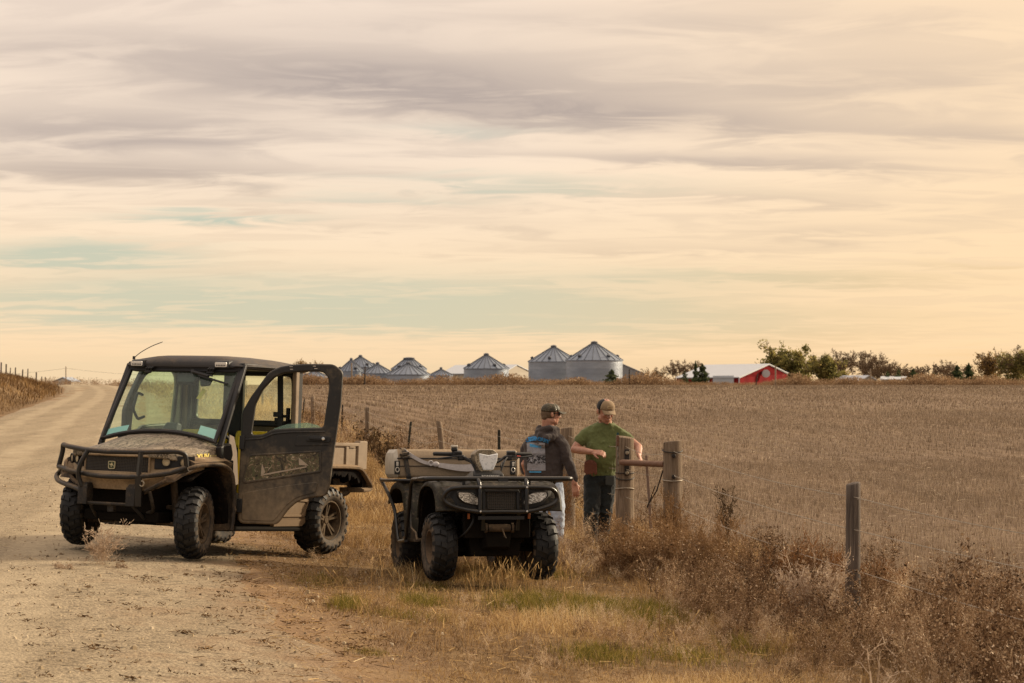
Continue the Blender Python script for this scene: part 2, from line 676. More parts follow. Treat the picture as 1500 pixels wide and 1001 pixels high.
def world_at(px, py, Y):
    """photo pixel (1500 wide) on the vertical plane Y metres ahead"""
    pit = R(1.1744)
    a, bb = (px - 750) / 3000.0, -(py - 500.5) / 3000.0
    d = (a, math.cos(pit) - bb * math.sin(pit), math.sin(pit) + bb * math.cos(pit))
    t = Y / d[1]
    return Vector((d[0] * t, Y, EYE + d[2] * t))


rng = np.random.default_rng(7)
random.seed(7)
# ------------------------------------------------------------------ terrain
_UY = ([-60, -22, -10, -7.5, -6.2, -5.0, -4.2, -3.6, -3.0, 0.0, 1.5, 2.6, 3.9, 4.7, 6.0, 7.5, 8.5, 11, 15, 30, 80],
       [1.2, 1.5, 1.75, 1.55, 1.05, 0.35, 0.0, -0.02, 0.05, 0.09, 0.075, 0.0, -0.115, -0.19, -0.27, -0.32, -0.32, -0.27, -0.14, 0.0, 0.0])
_YH = ([-30, 0, 40, 55, 70, 100, 150, 200, 300, 400, 600, 1500, 3000],
       [0, 0, 0, 0.10, 0.25, 0.50, 0.85, 1.10, 1.20, 1.25, 1.2, 0.6, 0.0])


def u_of(X, Y):
    """distance across the road: 0 near its middle, about 3 at its edge, 7.75 at the fence"""
    far = np.maximum(np.asarray(Y, float) - 120, 0)
    return np.asarray(X) + 2.1 + 0.18 * np.asarray(Y) + 0.00045 * far ** 2


def x_of(u, Y):
    far = np.maximum(np.asarray(Y, float) - 120, 0)
    return np.asarray(u) - 2.1 - 0.18 * np.asarray(Y) - 0.00045 * far ** 2


def _smooth_interp(x, xs, ys):
    x = np.asarray(x, float)
    xs = np.array(xs, float)
    ys = np.array(ys, float)
    d = np.gradient(ys, xs)
    i = np.clip(np.searchsorted(xs, x) - 1, 0, len(xs) - 2)
    h = xs[i + 1] - xs[i]
    t = np.clip((x - xs[i]) / h, 0, 1)
    return ((2 * t ** 3 - 3 * t ** 2 + 1) * ys[i] + (t ** 3 - 2 * t ** 2 + t) * h * d[i] + (-2 * t ** 3 + 3 * t ** 2) * ys[i + 1] + (t ** 3 - t ** 2) * h * d[i + 1])


def _wob(x, y, k, seed):
    r = np.random.default_rng(seed)
    o = 0
    for i in range(5):
        a = r.uniform(0, 6.28)
        f = k * r.uniform(0.6, 1.7)
        o = o + np.sin((x * math.cos(a) + y * math.sin(a)) * f + r.uniform(0, 6.28))
    return o / 5


def ground_z(X, Y):
    X = np.asarray(X, float)
    Y = np.asarray(Y, float)
    u = u_of(X, Y)
    z = np.interp(u, *_UY)
    # the bank is only a low rise beside the camera and falls off far away
    bank = np.clip((-u - 3.4) / 1.5, 0, 1)
    fade = 0.80 * np.clip((Y - 20) / 50, 0.15, 1) * np.where(Y > 150, np.clip(1 - (Y - 150) / 140, 0.18, 1), 1)
    z = np.where(u < -3.4, z * fade, z)
    # the ditch and crown flatten far away
    fl = np.clip(1 - (Y - 45) / 60, 0.0, 1)
    z = np.where(u > 2, z * fl, z)
    z = z + _smooth_interp(Y, *_YH)
    z = z + 0.27 * np.exp(-((Y - 205) / 48.0) ** 2) * np.exp(-(u / 9.0) ** 2)
    z = z + 0.05 * _wob(X, Y, 0.25, 3) * np.clip((u - 9) / 8, 0, 1) + 0.012 * _wob(X, Y, 1.7, 5) + 0.02 * _wob(X, Y, 0.9, 8) * np.clip((np.abs(u - 5.5) - 1) * 0 + (u > 3.5), 0, 1)
    return z


def gz(X, Y):
    return float(ground_z(X, Y))


def gpoint(px, py):
    """where the line of sight through a photo pixel meets the ground"""
    lo, hi = 4.0, 900.0
    Y = 4.0
    while Y < hi:
        p = world_at(px, py, Y)
        if p.z <= gz(p.x, Y):
            break
        Y *= 1.01
    return world_at(px, py, Y)


# ground sheet
us = np.concatenate([np.linspace(-900, -60, 12), np.linspace(-50, -12, 14), np.arange(-11, 14, 0.35), np.linspace(14.5, 40, 26), np.linspace(45, 160, 24), np.linspace(180, 1200, 18)])
Ys = np.concatenate([np.arange(-25, 6, 2.0), np.arange(6, 40, 0.4), np.arange(40, 90, 1.2), np.arange(90, 300, 4), np.arange(305, 600, 15), np.geomspace(620, 3000, 14)])
UU, YY = np.meshgrid(us, Ys)
XX = x_of(UU, YY)
ZZ = ground_z(XX, YY)
nv = len(us)
V = np.stack([XX, YY, ZZ], -1).reshape(-1, 3)
F = [(j * nv + i, j * nv + i + 1, (j + 1) * nv + i + 1, (j + 1) * nv + i) for j in range(len(Ys) - 1) for i in range(nv - 1)]

mg, b, bs, out = new_mat('ground_soil')
pos = b.n('ShaderNodeNewGeometry').outputs['Position']
sp = b.n('ShaderNodeSeparateXYZ', {0: pos})
far = b.math('MAXIMUM', b.math('SUBTRACT', sp.outputs[1], 120.0), 0.0)
uu = b.math('ADD', b.math('ADD', sp.outputs[0], 2.1), b.math('ADD', b.math('MULTIPLY', sp.outputs[1], 0.18), b.math('MULTIPLY', b.math('MULTIPLY', far, far), 0.00045)))
n_big = b.noise(pos, 0.35, 5.0, 0.6, 0.5)
n_mid = b.noise(pos, 2.2, 5.0, 0.65, 0.3)
n_fin = b.noise(pos, 28.0, 4.0, 0.7)
n_str = b.noise(b.mapping(pos, rot=(0, 0, R(10.2)), scale=(0.9, 0.05, 1)), 1.0, 4.0, 0.55)
thatch = b.ramp(b.math('ADD', b.math('MULTIPLY', n_mid, 0.6), b.math('MULTIPLY', n_fin, 0.4)), [(0.25, (0.055, 0.033, 0.017)), (0.45, (0.14, 0.088, 0.044)), (0.6, (0.27, 0.18, 0.092)), (0.8, (0.40, 0.29, 0.16))])
dirt = b.ramp(b.math('ADD', b.math('MULTIPLY', n_mid, 0.5), b.math('MULTIPLY', n_fin, 0.5)), [(0.3, (0.17, 0.105, 0.058)), (0.6, (0.33, 0.22, 0.125)), (0.8, (0.42, 0.30, 0.17))])
field = b.ramp(b.math('ADD', b.math('MULTIPLY', n_str, 0.5), b.math('ADD', b.math('MULTIPLY', n_big, 0.25), b.math('MULTIPLY', n_fin, 0.25))), [(0.25, (0.10, 0.068, 0.045)), (0.5, (0.19, 0.133, 0.088)), (0.7, (0.30, 0.215, 0.142))])
edge = b.math('ADD', uu, b.math('MULTIPLY', b.math('SUBTRACT', n_mid, 0.5), 2.4))
cg = b.mix(b.ss(edge, 3.0, 4.3), dirt, thatch)
cg = b.mix(b.ss(edge, 8.0, 9.6), cg, field)
cg = b.mix(b.ss(b.math('MULTIPLY', edge, -1.0), 3.0, 3.8), cg, thatch)
b.put(bs.inputs['Base Color'], cg)
bs.inputs['Roughness'].default_value = 0.95
bs.inputs['Specular IOR Level'].default_value = 0.1
bp = b.n('ShaderNodeBump', {'Strength': 0.7, 'Distance': 0.05, 'Height': b.math('ADD', n_fin, b.math('MULTIPLY', n_mid, 1.5))})
b.put(bs.inputs['Normal'], bp.outputs[0])
ground = mesh_object('ground', V, F, mg)
tag(ground, kind='structure')

# gravel road
ur = np.linspace(-1, 1, 27)
Yr = np.concatenate([np.arange(-20, 6, 1.5), np.arange(6, 40, 0.3), np.arange(40, 90, 1.0), np.arange(90, 300, 3.0)])
V = []
for Y in Yr:
    r_edge = 3.25 + 0.30 * _wob(Y, 0, 0.9, 21) + 0.22 * _wob(Y, 3, 2.6, 22) + 0.10 * _wob(Y, 0, 9.0, 24)
    r_edge += 0.35 * math.exp(-((Y - 10.5) / 3.0) ** 2)
    l_edge = -3.55 - 0.25 * _wob(Y, 0, 0.6, 23)
    for t in ur:
        u = l_edge + (r_edge - l_edge) * (t + 1) / 2
        X = float(x_of(u, Y))
        e = 1 - abs(t) ** 14
        V.append((X, Y, gz(X, Y) - 0.012 + 0.018 * e))
nv = len(ur)
F = [(j * nv + i, j * nv + i + 1, (j + 1) * nv + i + 1, (j + 1) * nv + i) for j in range(len(Yr) - 1) for i in range(nv - 1)]
mr, b, bs, out = new_mat('gravel')
pos = b.n('ShaderNodeNewGeometry').outputs['Position']
sp = b.n('ShaderNodeSeparateXYZ', {0: pos})
far = b.math('MAXIMUM', b.math('SUBTRACT', sp.outputs[1], 120.0), 0.0)
uu = b.math('ADD', b.math('ADD', sp.outputs[0], 2.1), b.math('ADD', b.math('MULTIPLY', sp.outputs[1], 0.18), b.math('MULTIPLY', b.math('MULTIPLY', far, far), 0.00045)))
rr = b.mapping(pos, rot=(0, 0, R(10.2)), scale=(1.0, 0.06, 1))
n_track = b.noise(rr, 1.3, 5.0, 0.55, 0.2)
n_mid = b.noise(pos, 1.4, 6.0, 0.62, 0.3)
n_fin = b.noise(pos, 55.0, 4.0, 0.75)
vor = b.n('ShaderNodeTexVoronoi', {'Vector': pos, 'Scale': 42.0, 'Randomness': 1.0})
vor2 = b.n('ShaderNodeTexVoronoi', {'Vector': pos, 'Scale': 17.0, 'Randomness': 1.0})
base = b.ramp(b.math('ADD', b.math('MULTIPLY', n_track, 0.55), b.math('MULTIPLY', n_mid, 0.45)), [(0.28, (0.245, 0.190, 0.122)), (0.45, (0.34, 0.272, 0.180)), (0.6, (0.415, 0.337, 0.228)), (0.75, (0.475, 0.392, 0.275))])
spk = b.ramp(b.n('ShaderNodeSeparateColor', {0: vor.outputs['Color']}).outputs[0], [(0.0, (0.45,) * 3), (0.12, (0.72,) * 3), (0.4, (0.95,) * 3), (0.9, (1.05,) * 3), (1.0, (1.3,) * 3)])
col = b.mix(1.0, base, spk, 'MULTIPLY')
spk2 = b.ramp(b.n('ShaderNodeSeparateColor', {0: vor2.outputs['Color']}).outputs[1], [(0.0, (0.55,) * 3), (0.07, (0.9,) * 3), (0.5, (1.0,) * 3), (1.0, (1.06,) * 3)])
col = b.mix(1.0, col, spk2, 'MULTIPLY')
col = b.mix(1.0, col, b.ramp(n_fin, [(0.3, (0.72,) * 3), (0.6, (1.08,) * 3)]), 'MULTIPLY')
# packed wheel lanes, with loose ridges between them
wob_ = b.math('MULTIPLY', b.math('SUBTRACT', b.noise(pos, 0.25, 2.0), 0.5), 0.8)
lane = 0.0
for c_, w_ in ((-2.15, 0.42), (-0.55, 0.45), (1.15, 0.40)):
    d_ = b.math('DIVIDE', b.math('ADD', b.math('ADD', uu, -c_), wob_), w_)
    lane = b.math('MAXIMUM', lane, b.math('SUBTRACT', 1.0, b.math('MULTIPLY', d_, d_)))
lane = b.math('MULTIPLY', b.ss(lane, 0.0, 0.9), b.ss(n_mid, 0.25, 0.6))
col = b.mix(b.math('MULTIPLY', lane, 0.55), col, b.mix(n_track, (0.43, 0.347, 0.228), (0.50, 0.412, 0.285)))
ridge = b.math('SUBTRACT', 1.0, lane)
col = b.mix(b.math('MULTIPLY', b.math('MULTIPLY', ridge, b.ss(n_mid, 0.52, 0.66)), 0.35), col, (0.23, 0.165, 0.10))
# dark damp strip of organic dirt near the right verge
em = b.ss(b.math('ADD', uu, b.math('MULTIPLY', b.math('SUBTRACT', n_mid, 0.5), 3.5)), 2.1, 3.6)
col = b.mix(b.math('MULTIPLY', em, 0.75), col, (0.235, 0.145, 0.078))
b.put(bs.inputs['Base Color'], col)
bs.inputs['Roughness'].default_value = 0.95
bs.inputs['Specular IOR Level'].default_value = 0.12
h = b.math('ADD', b.math('MULTIPLY', vor.outputs['Distance'], -0.8), b.math('ADD', b.math('MULTIPLY', n_fin, 0.7), b.math('MULTIPLY', n_mid, 1.2)))
bp = b.n('ShaderNodeBump', {'Strength': 0.8, 'Distance': 0.02, 'Height': h})
b.put(bs.inputs['Normal'], bp.outputs[0])
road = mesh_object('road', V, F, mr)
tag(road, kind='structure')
# ------------------------------------------------------------------ plant helpers
def blades(X, Y, h, w, lean, segs, rg, z0=None, dirs=None, drop=0.6):
    """tapered curved grass blades as quads; arrays in, (V, quads, owner) out"""
    N = len(X)
    Z = ground_z(X, Y) if z0 is None else z0
    a = rg.uniform(0, 2 * np.pi, N) if dirs is None else dirs
    ld = np.stack([np.cos(a), np.sin(a)], -1)
    wa = rg.uniform(0, np.pi, N)
    wd = np.stack([np.cos(wa), np.sin(wa), np.zeros(N)], -1)
    base = np.stack([X, Y, Z - 0.01], -1)

    def pt(t):
        off = lean * h * t ** 1.8
        p = base.copy()
        p[:, 0] += ld[:, 0] * off
        p[:, 1] += ld[:, 1] * off
        p[:, 2] += h * t - drop * lean * h * 0.5 * t ** 2.5
        return p
    out = []
    for k in range(segs):
        t0, t1 = k / segs, (k + 1) / segs
        p0, p1 = pt(t0), pt(t1)
        w0 = (w * (1 - t0 * 0.85) / 2)[:, None] * wd
        w1 = (w * (1 - t1 * 0.85) / 2)[:, None] * wd
        out.append(np.stack([p0 - w0, p0 + w0, p1 + w1, p1 - w1], 1))
    V = np.stack(out, 1).reshape(-1, 3)
    return V, N * segs


def strips(P0, P1, w0, w1, rg):
    """one ribbon quad per segment"""
    d = P1 - P0
    r = rg.normal(size=P0.shape)
    s = np.cross(d, r)
    s /= np.maximum(np.linalg.norm(s, axis=1, keepdims=True), 1e-9)
    a = np.asarray(w0)[:, None] * s / 2
    c = np.asarray(w1)[:, None] * s / 2
    return np.stack([P0 - a, P0 + a, P1 + c, P1 - c], 1)


def leaves(P, size, rg, flat=0.0, asp=0.6):
    N = len(P)
    n = rg.normal(size=(N, 3))
    n[:, 2] += flat
    n /= np.linalg.norm(n, axis=1, keepdims=True)
    r = rg.normal(size=(N, 3))
    u = np.cross(n, r)
    u /= np.linalg.norm(u, axis=1, keepdims=True)
    v = np.cross(n, u)
    sz = np.asarray(size) * np.ones(N)
    u = u * sz[:, None] / 2
    v = v * sz[:, None] * asp / 2
    return np.stack([P - u, P + v * 0.9, P + u, P - v * 0.9], 1)


class Twigs:
    """growing branches: collects segments"""
    def __init__(s, rg):
        s.rg = rg
        s.a, s.b, s.wa, s.wb, s.tips = [], [], [], [], []

    def grow(s, p, d, L, w, depth, n_kids, wob=0.25, up=0.15, steps=3, ratio=0.6, kid_angle=0.7):
        rg = s.rg
        p = np.array(p, float)
        d = np.array(d, float)
        d /= np.linalg.norm(d)
        pts = [p.copy()]
        for k in range(steps):
            d = d + rg.normal(size=3) * wob / steps + np.array([0, 0, up / steps])
            d /= np.linalg.norm(d)
            q = p + d * L / steps
            w1 = w * (1 - 0.6 * (k + 1) / steps)
            s.a.append(p.copy())
            s.b.append(q.copy())
            s.wa.append(w * (1 - 0.6 * k / steps))
            s.wb.append(w1)
            p = q
            pts.append(p.copy())
        s.tips.append(p.copy())
        if depth > 0:
            for i in range(n_kids):
                t = rg.uniform(0.25, 1.0)
                k = min(int(t * steps), steps - 1)
                f = t * steps - k
                o = pts[k] * (1 - f) + pts[k + 1] * f
                kd = d + rg.normal(size=3) * kid_angle
                s.grow(o, kd, L * ratio * rg.uniform(0.6, 1.1), w * 0.5, depth - 1, n_kids, wob, up, max(2, steps - 1), ratio, kid_angle)

    def quads(s, wmin=0.0):
        return strips(np.array(s.a), np.array(s.b), np.maximum(np.array(s.wa), wmin), np.maximum(np.array(s.wb), wmin * 0.7), s.rg)


# ------------------------------------------------------------------ far farmstead
M_GALV = None
mgv, b, bs, out = new_mat('galvanised_corrugated_steel')
oc = b.n('ShaderNodeTexCoord').outputs['Object']
sp = b.n('ShaderNodeSeparateXYZ', {0: oc})
w = b.n('ShaderNodeTexWave', {'Vector': oc, 'Scale': 1.5}, wave_type='BANDS', bands_direction='Z')
n1 = b.noise(b.mapping(oc, scale=(0.3, 0.3, 1.2)), 1.0, 4.0, 0.6)
zz = b.n('ShaderNodeSeparateXYZ', {0: oc}).outputs[2]
ring_ = b.noise(b.n('ShaderNodeCombineXYZ', {2: b.math('FLOOR', b.math('MULTIPLY', zz, 0.9))}).outputs[0], 7.31, 0.0)
sheet = b.ramp(ring_, [(0.30, (0.215, 0.255, 0.31)), (0.5, (0.31, 0.35, 0.405)), (0.7, (0.42, 0.46, 0.51))])
seam = b.ss(b.math('ABSOLUTE', b.math('SUBTRACT', b.math('FRACT', b.math('MULTIPLY', zz, 0.9)), 0.5)), 0.44, 0.5)
sheet = b.mix(b.math('MULTIPLY', seam, 0.35), sheet, (0.22, 0.235, 0.25))
b.put(bs.inputs['Base Color'], b.mix(1.0, sheet, b.ramp(n1, [(0.3, (0.8,) * 3), (0.7, (1.15,) * 3)]), 'MULTIPLY'))
bs.inputs['Metallic'].default_value = 0.25
bs.inputs['Roughness'].default_value = 0.5
bp = b.n('ShaderNodeBump', {'Strength': 0.4, 'Distance': 0.05, 'Height': w.outputs[0]})
b.put(bs.inputs['Normal'], bp.outputs[0])
M_BINROOF = plain('galvanised_roof', (0.20, 0.235, 0.29), 0.5, 0.25, 0.2, 0.6)
M_RIB = plain('dark_roof_rib', (0.10, 0.11, 0.13), 0.5, 0.3)
M_WROOF = plain('white_steel_roof', (0.52, 0.55, 0.58), 0.5, 0.1, 0.08, 0.4)
M_BEIGE = plain('beige_steel_wall', (0.42, 0.37, 0.29), 0.6, 0.0, 0.08, 0.5)


def grain_bin(cx, hw, eave, apex, Y, label, vents=4, ladder=False, cap_r=0.11):
    k = Y / 3000.0
    r = hw * k
    c = world_at(cx, 540, Y)
    zg = gz(c.x, Y) - 0.1
    ze = world_at(cx, eave, Y).z - zg
    za = world_at(cx, apex, Y).z - zg
    t = thing('grain_bin', label, 'grain bin', (c.x, Y, zg), (0, 0, random.uniform(0, 1)), 'round steel grain bins of the farmstead')
    MB().lathe([(r, 0), (r, ze)], 40, 'Z').build('wall', mgv, t, angle=60)
    rt = r * cap_r
    prof = [(r * 1.03, ze - 0.12), (r * 1.03, ze), (rt, za - 0.35), (rt, za)]
    q = MB().lathe(prof[:3], 40, 'Z')
    roof_ = q.build('roof', M_BINROOF, t, angle=25)
    q = MB()
    for i in range(22):
        a = 2 * math.pi * i / 22
        q.beam((r * 1.03 * math.cos(a), r * 1.03 * math.sin(a), ze + 0.04), (rt * math.cos(a), rt * math.sin(a), za - 0.31), 0.10, 0.10)
    q.build('roof_rib', M_RIB, roof_, smooth=False)
    MB().lathe([(rt * 1.05, za - 0.40), (rt * 1.05, za - 0.05), (rt * 1.25, za - 0.05), (rt * 0.5, za + 0.15), (0.0, za + 0.18)], 16, 'Z').build('cap', M_RIB, t)
    for i in range(vents):
        a = 2 * math.pi * (i + 0.5) / vents - 0.4
        f = 0.86
        p = Vector((r * f * math.cos(a), r * f * math.sin(a), ze + (za - ze) * (1 - f) * 1.08 + 0.15))
        q = MB().box(p + Vector((0, 0, 0.10)), (0.55, 0.6, 0.55), (0, 0.5, a))
        q.build('roof_vent', M_RIB, t, bevel=0.08)
    return t


grain_bin(514.5, 19.5, 544, 525.5, 425, 'grey grain bin just beside the open cab door frame', 3)
grain_bin(528, 25, 538, 521, 455, 'taller grain bin peeking over two lower ones near the cab door', 4)
grain_bin(553, 24, 547, 531.7, 420, 'low grain bin between the cab-side pair and the wide squat bin', 0)
grain_bin(598, 32, 548.7, 531, 415, 'wide squat grain bin with a second peak rising behind it', 0)
grain_bin(599, 26, 541, 524.5, 460, 'grain bin showing only its peak above the wide squat bin', 4, cap_r=0.3)
grain_bin(646, 18, 550, 539, 440, 'smallest grain bin standing before the long pale shed', 0)
grain_bin(712.4, 33, 540, 518.5, 420, 'grain bin with pale lower wall standing before the long pale shed', 4)
grain_bin(811, 37, 530, 506.7, 412, 'tall grain bin partly hidden by the biggest bin', 5)
grain_bin(870.5, 41.5, 528, 501, 398, 'biggest and brightest grain bin with a small evergreen at its foot', 5)
grain_bin(461, 22, 552.5, 541.5, 470, 'pale grain bin seen through the open cab door window', 0)
grain_bin(437, 17, 551, 540, 480, 'small pale bin behind the cab at the edge of the door window', 0)


def shed(name, label, pts, depth_dir, wallm, roofm, over=0.25, trim=None):
    """gable end: list [left foot, left eave, apex, right eave, right foot] in world coordinates, extruded along depth_dir"""
    P = [Vector(p) for p in pts]
    d = Vector(depth_dir)
    c = P[0].lerp(P[4], 0.5)
    t = thing(name, label, 'shed' if name == 'shed' else 'barn', (c.x, c.y, c.z))
    L = [p - c for p in P]
    n = len(L)
    q = MB()
    q.add(L + [p + d for p in L], [tuple(range(n - 1, -1, -1)), tuple(range(n, 2 * n)), (0, 1, n + 1, n), (3, 4, n + 4, n + 3)])
    w_ = q.build('wall', wallm, t, smooth=False)
    q = MB()
    e = d.normalized() * over
    for a, c2 in ((1, 2), (2, 3)):
        v0, v1 = L[a], L[c2]
        sl = (v1 - v0).normalized() * over
        A = v0 - (sl if a == 1 else Vector())
        B_ = v1 + (sl if a == 2 else Vector())
        up = Vector((0, 0, 0.05))
        th = Vector((0, 0, 0.16))
        V = [A - e + up, B_ - e + up, B_ + d + e + up, A + d + e + up]
        q.add(V + [v + th for v in V], [(3, 2, 1, 0), (4, 5, 6, 7), (0, 1, 5, 4), (1, 2, 6, 5), (2, 3, 7, 6), (3, 0, 4, 7)])
    q.build('roof', roofm, t, smooth=False)
    return t, L, d


def wz(px, py, Y):
    return world_at(px, py, Y)


def foot(px, Y):
    p = world_at(px, 560, Y)
    p.z = gz(p.x, Y) - 0.2
    return p


# red barn
m_red, b, bs, out = new_mat('red_steel_siding')
oc = b.n('ShaderNodeTexCoord').outputs['Object']
wv = b.n('ShaderNodeTexWave', {'Vector': b.mapping(oc, rot=(0, 0, R(25))), 'Scale': 0.9, 'Distortion': 0.3}, wave_type='BANDS', bands_direction='X')
b.put(bs.inputs['Base Color'], b.mix(wv.outputs[0], (0.165, 0.009, 0.011), (0.22, 0.013, 0.015)))
bs.inputs['Roughness'].default_value = 0.8
bs.inputs['Specular IOR Level'].default_value = 0.05
lf, rf = foot(1083, 372), foot(1154, 392)
dvec = wz(1034, 536, 404) - wz(1126, 534.5, 382)
dvec.z = 0
bt, L, d = shed('barn', 'red barn with white roof and a pale vent hood on its gable', [lf, wz(1083, 553.8, 372), wz(1126, 534.5, 382), wz(1154, 547.7, 392), rf], dvec, m_red, M_WROOF)
q = MB()
ap = L[2]
le = L[1]
q.beam(L[1] + Vector((0, -0.12, 0)), L[2] + Vector((0, -0.12, 0.02)), 0.12, 0.16)
q.beam(L[2] + Vector((0, -0.12, 0.02)), L[3] + Vector((0, -0.12, 0)), 0.12, 0.16)
q.beam(L[0] + Vector((-0.05, -0.12, 0)), L[1] + Vector((-0.05, -0.12, 0)), 0.20, 0.2, (1, 0, 0))
q.build('trim', M_WROOF, bt, smooth=False)
q = MB()
hp_ = wz(1121.5, 547.5, 380.5) - Vector(bt.location)
q.lathe([(0.0, 0.0), (0.75, 0.0), (0.75, 0.7), (0.0, 0.9)], 14, 'Y', c=tuple(hp_ + Vector((0, -0.7, 0))))
q.build('vent_hood', plain('pale_grey_hood', (0.5, 0.5, 0.5), 0.5), bt)
q = MB()
sdir = d.normalized()
for f0, f1 in ((0.08, 0.40), (0.46, 0.62)):
    a0, a1 = L[0] + d * f0, L[0] + d * f1
    nrm = Vector((-sdir.y, sdir.x, 0))
    if nrm.y > 0:
        nrm = -nrm
    q.add([a0 + nrm * 0.06, a1 + nrm * 0.06, a1 + nrm * 0.06 + Vector((0, 0, 2.0)), a0 + nrm * 0.06 + Vector((0, 0, 2.0))], [(0, 1, 2, 3)])
q.build('sliding_door', M_WROOF, bt, smooth=False, solid=0.08)

# long pale shed behind the bins, its beige gable towards the right
lf = foot(744, 452)
dv = wz(668, 536, 470) - wz(757, 536, 455)
dv.z = 0
shed('shed', 'long pale shed with beige gable behind the smaller grain bins', [foot(736, 448), wz(736, 548, 448), wz(757, 535.5, 455), wz(776, 545, 462), foot(776, 462)], dv, M_BEIGE, M_WROOF)
shed('shed', 'grey steel shed sloping down behind the biggest grain bin', [foot(850, 440), wz(850, 549, 440), wz(893, 526, 440), wz(955, 553, 440), foot(955, 440)], (2, 30, 0), plain('grey_steel_wall', (0.27, 0.28, 0.29), 0.6, 0.1), M_WROOF)
shed('shed', 'low white roofed shed behind brown weeds beside the bare trees', [foot(1262, 395), wz(1262, 558, 395), wz(1272, 551.5, 395), wz(1282, 557, 395), foot(1282, 395)], (-3.6, 8, 0), M_BEIGE, M_WROOF)
shed('shed', 'low shed with long flat white roof between cedar and bare trees', [foot(1326, 395), wz(1326, 557, 395), wz(1326.5, 553, 400), wz(1327, 557, 405), foot(1327, 405)], (-4.4, 1.0, 0), M_BEIGE, M_WROOF)
shed('shed', 'small blue grey shed roof beyond the crest of the gravel road', [foot(104, 420), wz(104, 559.5, 420), wz(92, 554, 425), wz(78, 559.5, 430), foot(78, 430)], (0, 9, 0), M_BEIGE, plain('blue_grey_roof', (0.33, 0.38, 0.44), 0.5))

# ------------------------------------------------------------------ trees round the farmstead
M_BARK = plain('grey_brown_bark', (0.10, 0.072, 0.05), 0.9, var=0.35, scale=3.0)
M_TWIG = attr_ramp('bare_twigs', [(0.0, (0.12, 0.088, 0.062)), (0.6, (0.23, 0.165, 0.105)), (1.0, (0.34, 0.23, 0.13))], 0.9, 0.0)
M_OLIVE_LEAF = attr_ramp('olive_leaves', [(0.0, (0.12, 0.115, 0.042)), (0.5, (0.25, 0.225, 0.075)), (0.85, (0.38, 0.31, 0.10)), (1.0, (0.50, 0.37, 0.14))], 0.7, 0.6)
M_AUTUMN_LEAF = attr_ramp('autumn_leaves', [(0.0, (0.12, 0.075, 0.028)), (0.5, (0.26, 0.165, 0.055)), (1.0, (0.42, 0.27, 0.09))], 0.7, 0.5)
M_CEDAR = attr_ramp('cedar_sprays', [(0.0, (0.035, 0.050, 0.024)), (0.6, (0.085, 0.11, 0.045)), (1.0, (0.16, 0.155, 0.065))], 0.8, 0.35)


def tree(px0, px1, top, Y, label, leaf=None, nleaf=0, seed=0, depth=4, lsize=0.5, trunk_f=0.30):
    rg = np.random.default_rng(seed)
    k = Y / 3000.0
    c = world_at((px0 + px1) / 2, 560, Y)
    zg = gz(c.x, Y)
    Hh = world_at(px0, top, Y).z - zg
    Wd = (px1 - px0) * k
    t = thing('tree', label, 'tree', (c.x, Y, zg - 0.1))
    tw = Twigs(rg)
    trunk = MB()
    nt_ = 2 if Wd > Hh * 0.9 else 1
    for i in range(nt_):
        bx = (i - (nt_ - 1) / 2) * 0.25 * Wd * 0.3
        top_ = (bx * 2.2 + rg.normal() * 0.2, rg.normal() * 0.2, Hh * trunk_f)
        trunk.tube([(bx, 0, 0), (bx * 1.5, 0, Hh * trunk_f * 0.5), top_], [0.035 * Hh, 0.028 * Hh, 0.02 * Hh], 8)
        for j in range(6):
            a = 2 * math.pi * (j + rg.random()) / 6
            sp_ = rg.uniform(0.35, 1.0)
            d_ = np.array([math.cos(a) * sp_ * Wd / Hh * 0.9, math.sin(a) * sp_ * Wd / Hh * 0.9, 1.0])
            e_ = np.array(top_) * rg.uniform(0.7, 1.0)
            tw.grow(e_, d_, Hh * 0.36, 0.022 * Hh, depth - 1, 4, 0.35, 0.12, 3, 0.62, 0.55)
    trunk.build('trunk', M_BARK, t)
    Q = tw.quads(0.055)
    # fit the crown to the measured outline
    lim = np.percentile(np.abs(Q[..., 0]), 97)
    Q[..., 0] *= Wd / 2 / lim
    Q[..., 1] *= Wd / 2 / lim
    zm = np.percentile(Q[..., 2], 99.3)
    zb_ = Hh * trunk_f * 0.6
    Q[..., 2] = np.where(Q[..., 2] > zb_, zb_ + (Q[..., 2] - zb_) * (Hh - zb_) / (zm - zb_), Q[..., 2])
    cr = quad_object('crown', Q.reshape(-1, 3), len(Q), rg.random(len(Q)), M_TWIG, t)
    if leaf:
        cen = Q.mean(1)
        keep = cen[:, 2] > Hh * 0.15
        cen = cen[keep]
        # uneven leaf masses: most of the leaves gather round a few anchors, leaving gaps
        anc = cen[rg.integers(0, len(cen), 60)]
        wgt = np.exp(-((cen[:, None, :] - anc[None]) ** 2).sum(-1) / (0.11 * Hh) ** 2).max(1) + 0.12
        idx = rg.choice(len(cen), nleaf, p=wgt / wgt.sum())
        P = cen[idx] + rg.normal(size=(nleaf, 3)) * 0.045 * Hh
        low = rg.random(nleaf) < (0.38 if nleaf > 2000 else 0.0)
        nl = int(low.sum())
        blob = np.stack([rg.normal(size=14) * Wd * 0.24, rg.normal(size=14) * Wd * 0.2, rg.uniform(0.08, 0.55, 14) * Hh], -1)
        bi = rg.integers(0, 14, nl)
        P[low] = blob[bi] + rg.normal(size=(nl, 3)) * 0.075 * Hh
        P[:, 2] = np.abs(P[:, 2])
        LQ = leaves(P, lsize * rg.uniform(0.6, 1.3, nleaf), rg, 0.3)
        tone = np.clip(rg.normal(0.45, 0.22, nleaf) + 0.15 * np.sin(P[:, 0] * 1.3 + P[:, 2]), 0, 1)
        quad_object('foliage', LQ.reshape(-1, 3), nleaf, tone, leaf, t)
    return t


